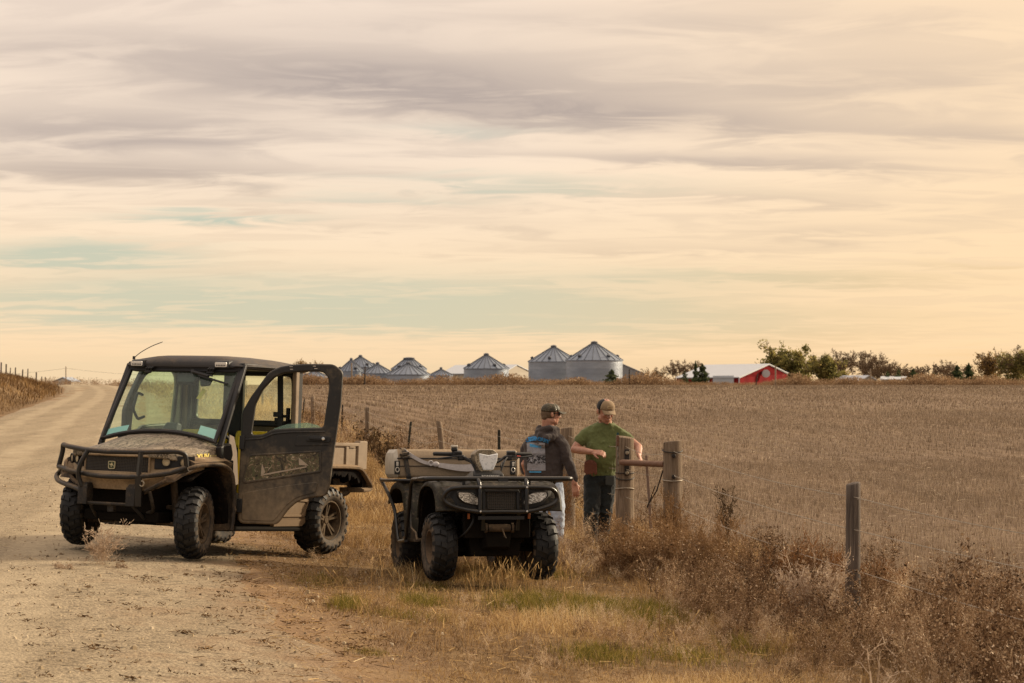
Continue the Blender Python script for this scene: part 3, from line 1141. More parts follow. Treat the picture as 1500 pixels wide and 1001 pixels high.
def cedar(px, top, hw, Y, label, seed=0, n=2200):
    rg = np.random.default_rng(seed)
    k = Y / 3000.0
    c = world_at(px, 560, Y)
    zg = gz(c.x, Y)
    Hh = world_at(px, top, Y).z - zg
    Wd = hw * k * 1.75
    t = thing('cedar_tree', label, 'tree', (c.x, Y, zg - 0.1))
    MB().tube([(0, 0, 0), (0, 0, Hh * 0.9)], [0.03 * Hh, 0.006 * Hh], 6).build('trunk', M_BARK, t)
    z = rg.random(n) ** 1.25
    prof = (1 - z) ** 0.75 * (0.75 + 0.25 * np.sin(z * 23 + 1.0 + seed))
    a = rg.uniform(0, 2 * np.pi, n)
    lob = 0.78 + 0.30 * np.sin(a * 3 + z * 9 + seed) * np.sin(a * 2 - z * 5)
    r = Wd * prof * lob * np.sqrt(rg.uniform(0.25, 1.0, n))
    P = np.stack([r * np.cos(a), r * np.sin(a), 0.05 * Hh + z * 0.97 * Hh], -1)
    Q = leaves(P, 0.13 * Hh * rg.uniform(0.5, 1.2, n) * (1.15 - 0.55 * z), rg, 0.2, 0.5)
    quad_object('crown', Q.reshape(-1, 3), n, np.clip(rg.normal(0.45, 0.25, n), 0, 1), M_CEDAR, t)
    return t


tree(1121, 1193, 504, 412, 'large olive green tree rising behind the red barn gable', M_OLIVE_LEAF, 9000, 11, 4, 0.60, 0.12)
tree(1186, 1232, 519, 405, 'lower olive tree between the large olive tree and the bare trees', M_OLIVE_LEAF, 5200, 12, 4, 0.55, 0.08)
tree(1208, 1262, 514, 420, 'bare grey tree next to the lower olive tree', None, 0, 13, 5)
tree(1244, 1296, 516, 425, 'bare spreading tree above the low white roofed shed', None, 0, 14, 5)
tree(1278, 1322, 531, 430, 'small bare tree over the long flat white roof', M_AUTUMN_LEAF, 160, 15, 5, 0.25)
tree(1345, 1392, 534, 430, 'small bare tree between two dark cedars', None, 0, 16, 5)
tree(1424, 1476, 517, 420, 'brown leaved autumn tree beside the pair of dark cedars', M_AUTUMN_LEAF, 2600, 17, 5, 0.45, 0.15)
tree(1458, 1530, 511, 410, 'tallest autumn tree at the outer end of the tree row', M_OLIVE_LEAF, 4200, 18, 5, 0.5, 0.15)
tree(975, 1010, 528, 415, 'thin bare tree growing beside the small cedar by the barn', None, 0, 19, 5)
tree(940, 975, 538, 410, 'low tan bare shrub tree behind the grey steel shed end', M_AUTUMN_LEAF, 200, 20, 4, 0.35)
tree(1000, 1040, 531, 425, 'bare tree standing behind the round cedar at the barn', None, 0, 21, 5)
tree(1296, 1336, 534, 440, 'faint bare tree behind the long flat white roof', None, 0, 22, 5)
tree(426, 450, 527, 560, 'yellow leaved tree top showing over the cab roof', M_AUTUMN_LEAF, 420, 23, 4, 0.5)
tree(452, 472, 528, 560, 'yellow leaved tree top next to the open cab door', M_AUTUMN_LEAF, 420, 24, 4, 0.5)
for i_, (a_, b_, t_, Y_, lab_) in enumerate(((1262, 1300, 527, 445, 'bare grey tree behind the two bare trees by the white shed'), (1322, 1352, 538, 450, 'low bare tree filling the gap before the autumn trees'), (1380, 1426, 530, 450, 'wide bare tree behind the pair of dark cedars'), (1222, 1250, 530, 450, 'low bare tree in the gap behind the lower olive tree'), (1480, 1512, 520, 430, 'bare twiggy tree against the tallest autumn tree'))):
    tree(a_, b_, t_, Y_, lab_, M_AUTUMN_LEAF, 160, 60 + i_, 5, 0.22, 0.15)
tree(1040, 1062, 538, 398, 'little bare tree in front of the barn side', None, 0, 25, 4)
cedar(896, 541, 13, 372, 'small dark evergreen in front of the biggest grain bin', 31)
cedar(1029, 533, 12, 376, 'round dark cedar in front of the barn roof', 32)
cedar(1019, 529, 5, 380, 'thin dark cedar spire beside the round cedar', 33, 700)
cedar(1003, 543, 8, 378, 'small cedar standing apart from the barn', 34, 900)
cedar(1338, 540, 10, 385, 'dark cedar beside the long flat white roof', 35)
cedar(1368, 545, 8, 385, 'smaller cedar alone between bare tree and other cedars', 36, 900)
cedar(1402, 535, 11, 385, 'broad dark cedar of the pair by the autumn trees', 37)
cedar(1419, 532, 9, 388, 'pointed cedar of the pair by the autumn trees', 38)
cedar(1316, 540, 7, 400, 'narrow brownish cedar behind the flat white roof', 39, 800)
cedar(1300, 543, 6, 400, 'small brownish cedar next to the bare spreading tree', 40, 700)

# dry brush along the far edge of the field
rg = np.random.default_rng(51)
M_BRUSH = attr_ramp('dry_brush', [(0.0, (0.10, 0.060, 0.030)), (0.45, (0.25, 0.155, 0.085)), (0.8, (0.40, 0.27, 0.155)), (1.0, (0.54, 0.40, 0.25))], 0.9, 0.4)
QV, QT = [], []
N = 2100
pxs = rg.uniform(400, 1560, N)
Yb = rg.uniform(364, 374, N)
for px_, Y in zip(pxs, Yb):
    c = world_at(px_, 560, Y)
    env = 0.45 + 0.55 * max(0, math.sin(px_ * 0.045) * math.sin(px_ * 0.017 + 1) + 0.35)
    if 945 > px_ > 855 and px_ < 905:
        env *= 0.5
    h_ = (rg.uniform(0.8, 2.0) * env + 0.5) * (0.55 if 1060 < px_ < 1158 or 1000 < px_ < 1062 else 1.0)
    m = 46
    a = rg.uniform(0, 2 * np.pi, m)
    el_ = rg.uniform(0.0, 1.0, m)
    rad = h_ * rg.uniform(0.35, 1.0, m)
    P = np.stack([c.x + np.cos(a) * rad * np.cos(el_ * 1.4) * 1.1, Y + np.sin(a) * rad * np.cos(el_ * 1.4), gz(c.x, Y) + rad * np.sin(el_ * 1.4) - 0.02], -1)
    QV.append(leaves(P, h_ * rg.uniform(0.12, 0.30, m), rg, 0.0, 0.35))
    base = rg.normal(0.5, 0.16)
    QT.append(np.clip(rg.normal(base, 0.14, m), 0, 1))
QV = np.concatenate(QV)
quad_object('dry_brush', QV.reshape(-1, 3), len(QV), np.concatenate(QT), M_BRUSH, kind='stuff')


# dry weeds on the shoulder where the road goes over the crest
QV, QT = [], []
for _ in range(520):
    Y = rg.uniform(212, 240)
    px_ = rg.uniform(40, 345)
    x = (px_ - 750) / 3000.0 * Y
    if abs(float(u_of(x, Y))) < 2.9 and Y < 222:
        continue
    h_ = rg.uniform(0.35, 1.0)
    m = 36
    a = rg.uniform(0, 2 * np.pi, m)
    el_ = rg.uniform(0.0, 1.0, m)
    rad = h_ * rg.uniform(0.3, 1.0, m)
    P = np.stack([x + np.cos(a) * rad * np.cos(el_ * 1.4), Y + np.sin(a) * rad * np.cos(el_ * 1.4), gz(x, Y) + rad * np.sin(el_ * 1.5) - 0.02], -1)
    QV.append(leaves(P, h_ * rg.uniform(0.10, 0.26, m), rg, 0.0, 0.35))
    QT.append(np.clip(rg.normal(rg.normal(0.45, 0.15), 0.15, m), 0, 1))
QV = np.concatenate(QV)
quad_object('crest_weeds', QV.reshape(-1, 3), len(QV), np.concatenate(QT), M_BRUSH, kind='stuff')

# poles and posts by the farm
def far_post(px, y0, y1, Y, wpx, label, mat, lean=0.0, name='pole'):
    k = Y / 3000.0
    a = world_at(px, y1, Y)
    a.z = gz(a.x, Y) - 0.2
    e = world_at(px + lean, y0, Y)
    t = thing(name, label, 'pole' if name == 'pole' else 'post', a)
    MB().tube([(0, 0, 0), e - a], [wpx * k / 2, wpx * k / 2 * 0.8], 8).build('shaft', mat, t)
    return t, e


M_POLE = plain('pale_weathered_pole', (0.30, 0.23, 0.16), 0.9)
M_POLED = plain('dark_post', (0.05, 0.038, 0.028), 0.9)
far_post(1136, 536, 563, 366, 2.6, 'pale pole in front of the red barn gable', M_POLE)
far_post(1107, 547, 566, 362, 1.6, 'dark leaning post in front of the red barn gable', M_POLED, 3, 'post')
far_post(1275, 540, 564, 366, 2.2, 'grey pole beside the low white roofed shed', M_POLE)
far_post(515, 532, 558, 368, 2.4, 'pale pole in front of the bin beside the cab door', M_POLE)
far_post(534, 537, 560, 362, 2.4, 'brown leaning pole before the low grain bin', M_POLED, 1)
far_post(922, 541, 564, 366, 2.2, 'dark post before the grey steel shed', M_POLED, 0, 'post')
up, e0 = far_post(96.5, 537, 556, 330, 1.6, 'lone utility pole beyond the crest of the gravel road', M_POLE, 0, 'utility_pole')
q = MB()
for s in (-1, 1):
    pts = []
    for k in range(13):
        t_ = k / 12
        pts.append(Vector((s * 28 * t_, 6 * t_, e0.z - up.location.z - 0.3 - 3.0 * t_ * (1 - t_) - 0.8 * t_)))
    q.tube(pts, 0.014, 5)
q.build('power_line', M_POLED, up)
# ------------------------------------------------------------------ materials shared by the two vehicles
M_BLACK = dirty('black_plastic', (0.014, 0.013, 0.013), 0.12, 0.45, zr=(0.15, 1.0), up=0.25, dust=(0.20, 0.14, 0.08))
M_DOOR = dirty('dusty_door_plastic', (0.021, 0.020, 0.018), 0.26, 0.42, zr=(0.15, 1.3), up=0.1, scale=2.6, dust=(0.26, 0.198, 0.125), bump=0.08)
M_FLARE = dirty('muddy_flare', (0.025, 0.020, 0.016), 0.38, 0.6, up=0.35, dust=(0.25, 0.172, 0.10), bump=0.4)
M_FASCIA = dirty('dust_caked_fascia', (0.05, 0.038, 0.027), 0.66, 0.7, up=0.2, dust=(0.38, 0.275, 0.165), bump=0.3)
M_TAN = dirty('tan_bed_plastic', (0.255, 0.19, 0.125), 0.36, 0.6, up=0.2, dust=(0.17, 0.115, 0.066), scale=5.0, zr=(0.2, 1.0))
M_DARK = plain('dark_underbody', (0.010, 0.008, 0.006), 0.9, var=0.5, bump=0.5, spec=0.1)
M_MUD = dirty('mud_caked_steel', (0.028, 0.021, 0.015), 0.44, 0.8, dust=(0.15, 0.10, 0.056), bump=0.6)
M_WELL = dirty('shaded_wheel_well', (0.008, 0.006, 0.005), 0.28, 0.9, up=0.0, dust=(0.10, 0.064, 0.034), bump=0.8, scale=9.0, spec=0.1)  # dark mud, with the shade of the wells put into its colour
M_TUBE = dirty('black_steel_tube', (0.018, 0.017, 0.016), 0.26, 0.4, up=0.3, dust=(0.24, 0.17, 0.10))
M_TYRE = dirty('tyre_rubber', (0.013, 0.0125, 0.012), 0.22, 0.6, up=0.0, scale=9.0, dust=(0.13, 0.092, 0.056), bump=0.3)
M_WALL = dirty('tyre_sidewall', (0.025, 0.022, 0.019), 0.46, 0.8, up=0.0, scale=7.0, dust=(0.19, 0.138, 0.088), bump=0.3)
M_RIM = dirty('dusty_alloy', (0.045, 0.037, 0.029), 0.55, 0.85, metal=0.0, up=0.0, dust=(0.15, 0.107, 0.066), spec=0.1)
M_YELLOW = plain('yellow_vinyl', (0.72, 0.52, 0.02), 0.5)
M_VINYL = plain('black_vinyl', (0.018, 0.018, 0.018), 0.5)
M_OLIVE = dirty('olive_panel', (0.10, 0.085, 0.05), 0.5, 0.6, dust=(0.27, 0.20, 0.11))
M_CHROME = plain('lamp_reflector', (0.75, 0.74, 0.70), 0.25, metal=0.8, var=0.1)
M_WHITE = plain('white_lens', (0.82, 0.80, 0.74), 0.35, var=0.08)


def glass(name, tint, dust=0.06, dcol=(0.55, 0.55, 0.42), rough=0.02, patch=0.06):
    m = bpy.data.materials.new(name)
    m.use_nodes = True
    t = m.node_tree
    t.nodes.clear()
    b = NB(t)
    out = b.n('ShaderNodeOutputMaterial')
    tr = b.n('ShaderNodeBsdfTransparent', {'Color': (*tint, 1)})
    gl = b.n('ShaderNodeBsdfGlossy', {'Color': (0.9, 0.95, 0.92, 1), 'Roughness': rough})
    bk = b.n('ShaderNodeNewGeometry').outputs['Backfacing']
    fr = b.n('ShaderNodeFresnel', {'IOR': b.math('SUBTRACT', 1.45, b.math('MULTIPLY', bk, 0.76))}).outputs[0]
    mx = b.n('ShaderNodeMixShader', {0: fr, 1: tr.outputs[0], 2: gl.outputs[0]})
    df = b.n('ShaderNodeBsdfTranslucent', {'Color': (*dcol, 1)})
    dd = b.n('ShaderNodeBsdfDiffuse', {'Color': (*dcol, 1)})
    ad = b.n('ShaderNodeMixShader', {0: 0.5, 1: df.outputs[0], 2: dd.outputs[0]})
    oc = b.n('ShaderNodeTexCoord').outputs['Object']
    n = b.noise(oc, 5.0, 5.0, 0.7, 0.6)
    f = b.math('ADD', dust, b.math('MULTIPLY', b.ss(n, 0.45, 0.8), patch))
    m2 = b.n('ShaderNodeMixShader', {0: f, 1: mx.outputs[0], 2: ad.outputs[0]})
    t.links.new(m2.outputs[0], out.inputs[0])
    return m


G_WIND = glass('windscreen_glass', (0.80, 0.98, 0.88), 0.07, (0.50, 0.66, 0.56), patch=0.06)
G_REAR = glass('dusty_rear_glass', (0.88, 0.95, 0.74), 0.22, (0.72, 0.74, 0.52), patch=0.25)
G_DOOR = glass('door_glass', (0.70, 0.88, 0.80), 0.12, (0.5, 0.62, 0.58), patch=0.05)
G_LAMP = glass('lamp_glass', (0.9, 0.9, 0.88), 0.10, (0.6, 0.55, 0.45), patch=0.1)


def camo_mat(name, dust_amt, bright=1.0, scale=9.0):
    m, b, bs, out = new_mat(name)
    oc = b.n('ShaderNodeTexCoord').outputs['Object']
    w = b.mapping(oc, rot=(0.5, 0.4, 0.9), scale=(1.0, 1.7, 1.2))
    n1 = b.noise(w, scale, 5.0, 0.6, 1.6)
    n2 = b.noise(b.mapping(oc, loc=(3, 1, 2), rot=(1.1, 0.2, 0.3), scale=(1.4, 0.8, 1)), scale * 1.6, 5.0, 0.62, 2.2)
    v = b.n('ShaderNodeTexVoronoi', {'Vector': b.mapping(oc, scale=(1, 2.4, 1.6)), 'Scale': scale * 1.9})
    k = bright
    c = b.ramp(n1, [(0.30, (0.03 * k, 0.026 * k, 0.018 * k)), (0.42, (0.10 * k, 0.075 * k, 0.045 * k)), (0.5, (0.07 * k, 0.072 * k, 0.035 * k)), (0.58, (0.22 * k, 0.16 * k, 0.10 * k)), (0.68, (0.15 * k, 0.085 * k, 0.045 * k))], 'CONSTANT')
    c = b.mix(b.ss(n2, 0.60, 0.64), c, (0.30 * k, 0.24 * k, 0.165 * k))
    c = b.mix(b.ss(b.math('SUBTRACT', 1.0, n2), 0.60, 0.63), c, (0.022, 0.018, 0.013))
    c = b.mix(b.math('MULTIPLY', b.ss(v.outputs['Distance'], 0.50, 0.62), 0.6), c, (0.05 * k, 0.04 * k, 0.022 * k))
    d = b.noise(oc, 4.0, 5.0, 0.65)
    nz = b.n('ShaderNodeSeparateXYZ', {0: b.n('ShaderNodeNewGeometry').outputs['Normal']}).outputs[2]
    f = b.ss(b.math('ADD', b.math('ADD', d, dust_amt - 0.5), b.math('MULTIPLY', b.math('MAXIMUM', nz, 0.0), 0.22)), 0.30, 1.0)
    b.put(bs.inputs['Base Color'], b.mix(f, c, (0.40, 0.30, 0.19)))
    bs.inputs['Roughness'].default_value = 0.6
    bs.inputs['Specular IOR Level'].default_value = 0.35
    return m


M_CAMO, b, bs, out = new_mat('dusty_leaf_camouflage')
oc = b.n('ShaderNodeTexCoord').outputs['Object']
ww_ = b.noise(oc, 5.0, 4.0, 0.6)
wc = b.n('ShaderNodeVectorMath', {0: b.mapping(oc, rot=(0, 0, 0.5), scale=(0.8, 1.9, 1.5)), 1: b.n('ShaderNodeCombineXYZ', {0: b.math('MULTIPLY', ww_, 0.35), 1: b.math('MULTIPLY', ww_, 0.25)}).outputs[0]}, operation='ADD').outputs[0]
v1 = b.n('ShaderNodeTexVoronoi', {'Vector': wc, 'Scale': 9.0}, feature='DISTANCE_TO_EDGE').outputs['Distance']
n1_ = b.noise(wc, 9.0, 5.0, 0.62, 1.4)
n2_ = b.noise(b.mapping(oc, loc=(2, 5, 1), scale=(1.2, 0.8, 1)), 14.0, 5.0, 0.65, 1.8)
c_ = b.mix(b.ss(n1_, 0.50, 0.56), (0.285, 0.235, 0.17), (0.125, 0.108, 0.074))
c_ = b.mix(b.ss(n2_, 0.57, 0.61), c_, (0.42, 0.36, 0.275))
c_ = b.mix(b.math('MULTIPLY', b.math('SUBTRACT', 1.0, b.ss(v1, 0.015, 0.06)), b.ss(n2_, 0.36, 0.5)), c_, (0.035, 0.029, 0.021))
c_ = b.mix(b.ss(b.math('SUBTRACT', 1.0, n1_), 0.60, 0.64), c_, (0.055, 0.046, 0.03))
dst = b.ss(b.noise(oc, 3.0, 5.0, 0.65), 0.38, 0.72)
b.put(bs.inputs['Base Color'], b.mix(b.math('MULTIPLY', dst, 0.5), c_, (0.32, 0.255, 0.178)))
bs.inputs['Roughness'].default_value = 0.6
bs.inputs['Specular IOR Level'].default_value = 0.35
M_CAMO_DOOR = camo_mat('leaf_camouflage_panel', 0.20, 1.5, 9.0)
M_CAMO_DK = camo_mat('dark_leaf_camouflage', -0.12, 0.34, 10.0)


def wheel(parent, c, Rr, wd, rimr, side, pitches=22, spokes=5, lug=0.023, name='wheel', steer=0.0, style='chevron', mrim=None):
    """tyre with real lugs and a spoked rim; side +1 faces local +Y"""
    M = Matrix.Translation(c) @ Matrix.Rotation(steer, 4, 'Z') @ Matrix.Diagonal((1, side, 1, 1))
    h = wd / 2
    crown = 0.10 * Rr
    b0 = Rr - lug

    def rad(s_):
        return b0 - crown * abs(s_) ** 3.2
    prof = [(rimr, h * 0.72), (rimr + 0.012, h * 0.84), (rimr + (b0 - rimr) * 0.35, h * 0.99), (rimr + (b0 - rimr) * 0.62, h * 1.0), (rad(0.99), h * 0.93)]
    tread = [(rad(s_), h * 0.93 * s_) for s_ in (0.8, 0.5, 0.2, -0.2, -0.5, -0.8)]
    back = [(r_, -y) for r_, y in reversed(prof)]
    w = MB().lathe(prof + tread + back, 56, M=M).build(name, M_TYRE, parent, angle=50)
    w.data.materials.append(M_WALL)
    # lugs
    t = MB()

    def lugbox(a0, corners, hh):
        # corners: (dtheta, s); raised block following the crown
        V = []
        for lvl in (-0.006, hh):
            for (da, s_) in corners:
                a = a0 + da
                sh = 0.0 if lvl < 0 else 0.0
                r_ = rad(max(-1.02, min(1.02, s_))) + lvl
                y = h * 0.93 * s_
                if abs(s_) > 1.0:
                    y = math.copysign(h * (0.93 + 0.12), s_)
                    r_ = rad(1.0) - 0.030 + (lvl if lvl < 0 else 0.004)
                V.append((r_ * math.cos(a), y, r_ * math.sin(a)))
        n = len(corners)
        Fq = [tuple(range(n - 1, -1, -1)), tuple(range(n, 2 * n))]
        for k in range(n):
            l = (k + 1) % n
            Fq.append((k, l, n + l, n + k))
        t.add(V, Fq, M)
    p = 2 * math.pi / pitches
    for i in range(pitches):
        a = i * p
        if style == 'chevron':
            lugbox(a, [(-0.10 * p, 0.02), (0.30 * p, 0.04), (0.52 * p, 0.50), (0.10 * p, 0.54)], lug)
            lugbox(a + p * 0.5, [(0.52 * p, -0.50), (0.30 * p, -0.04), (-0.10 * p, -0.02), (0.10 * p, -0.54)], lug)
            lugbox(a + p * 0.35, [(-0.20 * p, 0.60), (0.20 * p, 0.58), (0.26 * p, 0.97), (-0.16 * p, 0.97)], lug)
            lugbox(a + p * 0.85, [(0.20 * p, -0.58), (-0.20 * p, -0.60), (-0.16 * p, -0.97), (0.26 * p, -0.97)], lug)
            for sg, off in ((1, 0.35), (-1, 0.85)):
                cs = [(-0.16 * p, 0.97), (0.26 * p, 0.97), (0.24 * p, 1.05), (-0.12 * p, 1.05)]
                if sg < 0:
                    cs = [(d, -s_) for d, s_ in reversed(cs)]
                lugbox(a + p * off, cs, lug)
        else:
            lugbox(a, [(-0.28 * p, 0.05), (0.10 * p, 0.02), (0.42 * p, 0.97), (0.02 * p, 0.97)], lug)
            lugbox(a + p * 0.5, [(0.10 * p, -0.02), (-0.28 * p, -0.05), (0.02 * p, -0.97), (0.42 * p, -0.97)], lug)
            for sg, off in ((1, 0.0), (-1, 0.5)):
                cs = [(0.02 * p, 0.97), (0.42 * p, 0.97), (0.40 * p, 1.05), (0.06 * p, 1.05)]
                if sg < 0:
                    cs = [(d, -s_) for d, s_ in reversed(cs)]
                lugbox(a + p * off, cs, lug)
    t.build('tread', M_TYRE, w, smooth=False)
    # sidewall gets the dustier rubber
    me = w.data
    for pl in me.polygons:
        cy = sum((M.inverted() @ me.vertices[v].co).y for v in pl.vertices) / len(pl.vertices)
        if abs(cy) > h * 0.86:
            pl.material_index = 1
    # rim
    r = MB()
    r.lathe([(rimr + 0.008, h * 0.80), (rimr - 0.008, h * 0.82), (rimr - 0.014, h * 0.70), (rimr - 0.03, h * 0.25), (rimr - 0.04, -h * 0.5), (rimr + 0.004, -h * 0.78)], 48, M=M)
    r.lathe([(0.0, h * 0.50), (0.032, h * 0.50), (0.036, h * 0.44), (0.060, h * 0.40), (0.064, h * 0.2), (0.0, h * 0.15)], 24, M=M)
    r.lathe([(0.0, -h * 0.10), (rimr - 0.035, -h * 0.12)], 32, M=M)
    if spokes:
        for k in range(spokes):
            for d in (-0.20, 0.20):
                a = 2 * math.pi * k / spokes + 0.3
                p0 = Vector((math.cos(a + d * 0.9) * 0.045, h * 0.40, math.sin(a + d * 0.9) * 0.045))
                p1 = Vector((math.cos(a + d * 0.75) * (rimr - 0.018), h * 0.58, math.sin(a + d * 0.75) * (rimr - 0.018)))
                r.beam(p0, p1, 0.020, 0.020, (0, 1, 0), M=M)
    else:
        r.lathe([(0.05, h * 0.42), (rimr * 0.62, h * 0.36), (rimr * 0.85, h * 0.10), (rimr - 0.03, h * 0.10)], 40, M=M)
        for k in range(4):
            a = math.pi / 2 * k + 0.4
            r.lathe([(0.0, h * 0.44), (0.010, h * 0.44), (0.012, h * 0.36)], 8, c=(0.042 * math.cos(a), 0, 0.042 * math.sin(a)), M=M)
    r.build('rim', mrim or M_RIM, w, angle=35)
    return w


# ------------------------------------------------------------------ the side-by-side utility vehicle
def rot_xyz(yaw, pi, ro):
    return (Matrix.Rotation(yaw, 3, 'Z') @ Matrix.Rotation(pi, 3, 'Y') @ Matrix.Rotation(ro, 3, 'X')).to_euler()


UTV = thing('utility_vehicle', 'muddy camouflage utility vehicle with cab and open driver door, parked on the gravel road', 'utility vehicle',
            (-3.502, 18.986, 0.019), rot_xyz(-2.049, -0.048, -0.017))

WX = -2.135
wheel(UTV, (0, 0.670, 0.325), 0.332, 0.215, 0.180, 1, steer=0.32)
wheel(UTV, (0, -0.635, 0.385), 0.332, 0.215, 0.180, -1, steer=0.32)
wheel(UTV, (WX, 0.660, 0.328), 0.345, 0.300, 0.190, 1)
wheel(UTV, (WX, -0.660, 0.345), 0.345, 0.300, 0.190, -1)


def arch_y(y, c=0.0):
    return abs(y)


# hood
def hood_ring(x, zc, ze, hw, zb):
    pts = []
    for k in range(17):
        y = hw * (-1 + 2 * k / 16)
        q = abs(y) / hw
        z = zc - (zc - ze) * q ** 2.6
        if 0.40 < q < 0.62:
            z += 0.006
        pts.append((x, y, z))
    pts.append((x, hw + 0.004, zb))
    pts.append((x, -hw - 0.004, zb))
    return pts


h = MB()
h.loft([hood_ring(0.315, 0.948, 0.935, 0.50, 0.90), hood_ring(0.30, 0.965, 0.950, 0.52, 0.90), hood_ring(0.20, 0.992, 0.945, 0.575, 0.88), hood_ring(0.05, 1.035, 0.950, 0.615, 0.86), hood_ring(-0.12, 1.080, 0.965, 0.640, 0.85), hood_ring(-0.335, 1.132, 1.020, 0.655, 0.84)])
hood = h.build('hood', M_CAMO, UTV, bevel=0.008, angle=45)
t = MB()
Mx = basis((-0.165, 0.648, 0.925), Vector((-1, 0.06, 0.06)).normalized(), Vector((0.0, -0.12, 1)).normalized(), Vector((0.06, 1, 0.1)).normalized())
t.text('XUV', 0.070, basis((-0.115, 0.652, 0.925), (-1, 0.05, 0.05), (0, -0.1, 1), (0.05, 1, 0.1)), 0.003, 0.0015, sx=1.25)
t.build('lettering', plain('yellow_decal', (0.85, 0.70, 0.12), 0.5, var=0.05), hood, smooth=False)
t = MB()
t.text('835M', 0.044, basis((-0.262, 0.662, 0.928), (-1, 0.05, 0.05), (0, -0.1, 1), (0.05, 1, 0.1)), 0.003, 0.001, sx=1.1)
t.build('lettering', plain('pale_decal', (0.45, 0.38, 0.16), 0.5, var=0.05), hood, smooth=False)


# fascia
def xf(y):
    return 0.345 - 0.27 * (abs(y) / 0.70) ** 2.4


def zlow(y):
    a = abs(y)
    return 0.60 if a < 0.36 else 0.60 + (a - 0.36) / 0.36 * 0.20


fa = MB()
rings = []
for k in range(25):
    y = -0.70 + 1.40 * k / 24
    x = xf(y)
    zl = zlow(y)
    zt = 0.945 - 0.03 * (abs(y) / 0.7) ** 2
    zs = [zt, zt - 0.02, zl + (zt - zl) * 0.55, zl + (zt - zl) * 0.42, zl + (zt - zl) * 0.30, zl + (zt - zl) * 0.22, zl]
    xs = [x - 0.05, x - 0.005, x, x + 0.03, x + 0.05, x + 0.02, x - 0.01]
    rings.append([(xx, y, zz) for xx, zz in zip(xs, zs)] + [(x - 0.16, y, zl + 0.02), (x - 0.16, y, zt)])
fascia = fa.loft(rings).build('front_fascia', M_FASCIA, UTV, bevel=0.006)


def fpatch(mb, y0, y1, z0, z1, off, n=10, th=0.02):
    """plate that follows the fascia front between y0..y1"""
    rings = []
    for k in range(n + 1):
        y = y0 + (y1 - y0) * k / n
        zt0 = z0 if not callable(z0) else z0(y)
        zt1 = z1 if not callable(z1) else z1(y)
        x = xf(y) + off
        rings.append([(x, y, zt0), (x - 0.006, y, zt1), (x - th, y, zt1), (x - th, y, zt0)])
    return mb.loft(rings)


m_mesh, b, bs, out = new_mat('grille_mesh')
oc = b.n('ShaderNodeTexCoord').outputs['Object']
vr = b.n('ShaderNodeTexVoronoi', {'Vector': b.mapping(oc, scale=(0.0, 1, 1.25)), 'Scale': 58.0, 'Randomness': 0.0}).outputs['Distance']
b.put(bs.inputs['Base Color'], b.mix(b.ss(vr, 0.28, 0.40), (0.006, 0.006, 0.005), (0.045, 0.036, 0.026)))
bs.inputs['Roughness'].default_value = 0.7
bp = b.n('ShaderNodeBump', {'Strength': 0.8, 'Distance': 0.01, 'Height': vr})
b.put(bs.inputs['Normal'], bp.outputs[0])
g = MB()
fpatch(g, -0.36, 0.36, 0.765, lambda y: 0.905 + 0.0 * y, 0.016, 12)
grille = g.build('grille', m_mesh, UTV, bevel=0.004)
g = MB()
for (z) in (0.912, 0.755):
    g.tube([(xf(y) + 0.016, y, z) for y in np.linspace(-0.36, 0.36, 13)], 0.010, 6)
for s in (-1, 1):
    g.tube([(xf(0.36) + 0.016, s * 0.365, 0.76), (xf(0.36) + 0.014, s * 0.365, 0.91)], 0.010, 6)
g.build('frame', M_FASCIA, grille)
# round-cornered shield with a leaping deer
e = MB()
Me = basis((xf(0) + 0.020, -0.012, 0.822), (0, 1, 0), (0, 0, 1), (1, 0, 0))
sh = round_poly([(-0.036, -0.036), (0.036, -0.036), (0.040, 0.036), (-0.040, 0.036)], 0.016)
e.plate(sh, [round_poly([(-0.030, -0.030), (0.030, -0.030), (0.034, 0.030), (-0.034, 0.030)], 0.013)], 0.010, M=Me)
emb = e.build('badge', plain('badge_cream', (0.62, 0.55, 0.33), 0.5), UTV, smooth=False)
e = MB().plate(round_poly([(-0.030, -0.030), (0.030, -0.030), (0.034, 0.030), (-0.034, 0.030)], 0.013), th=0.006, M=Me)
e.build('panel', plain('badge_green', (0.05, 0.06, 0.025), 0.5), emb, smooth=False)
e = MB()
deer = [(-0.027, 0.004), (-0.010, 0.001), (-0.004, -0.020), (0.000, -0.022), (0.000, -0.002), (0.010, -0.001), (0.022, -0.013), (0.025, -0.011), (0.015, 0.004), (0.008, 0.012), (0.006, 0.023), (0.002, 0.014), (-0.003, 0.024), (-0.003, 0.011), (-0.012, 0.010), (-0.026, 0.009)]
e.plate(deer, th=0.009, M=basis((xf(0) + 0.0205, -0.012, 0.822), (0, 1, 0), (0, 0, 1), (1, 0, 0)))
e.build('emblem', plain('badge_gold', (0.70, 0.62, 0.36), 0.5), emb, smooth=False)

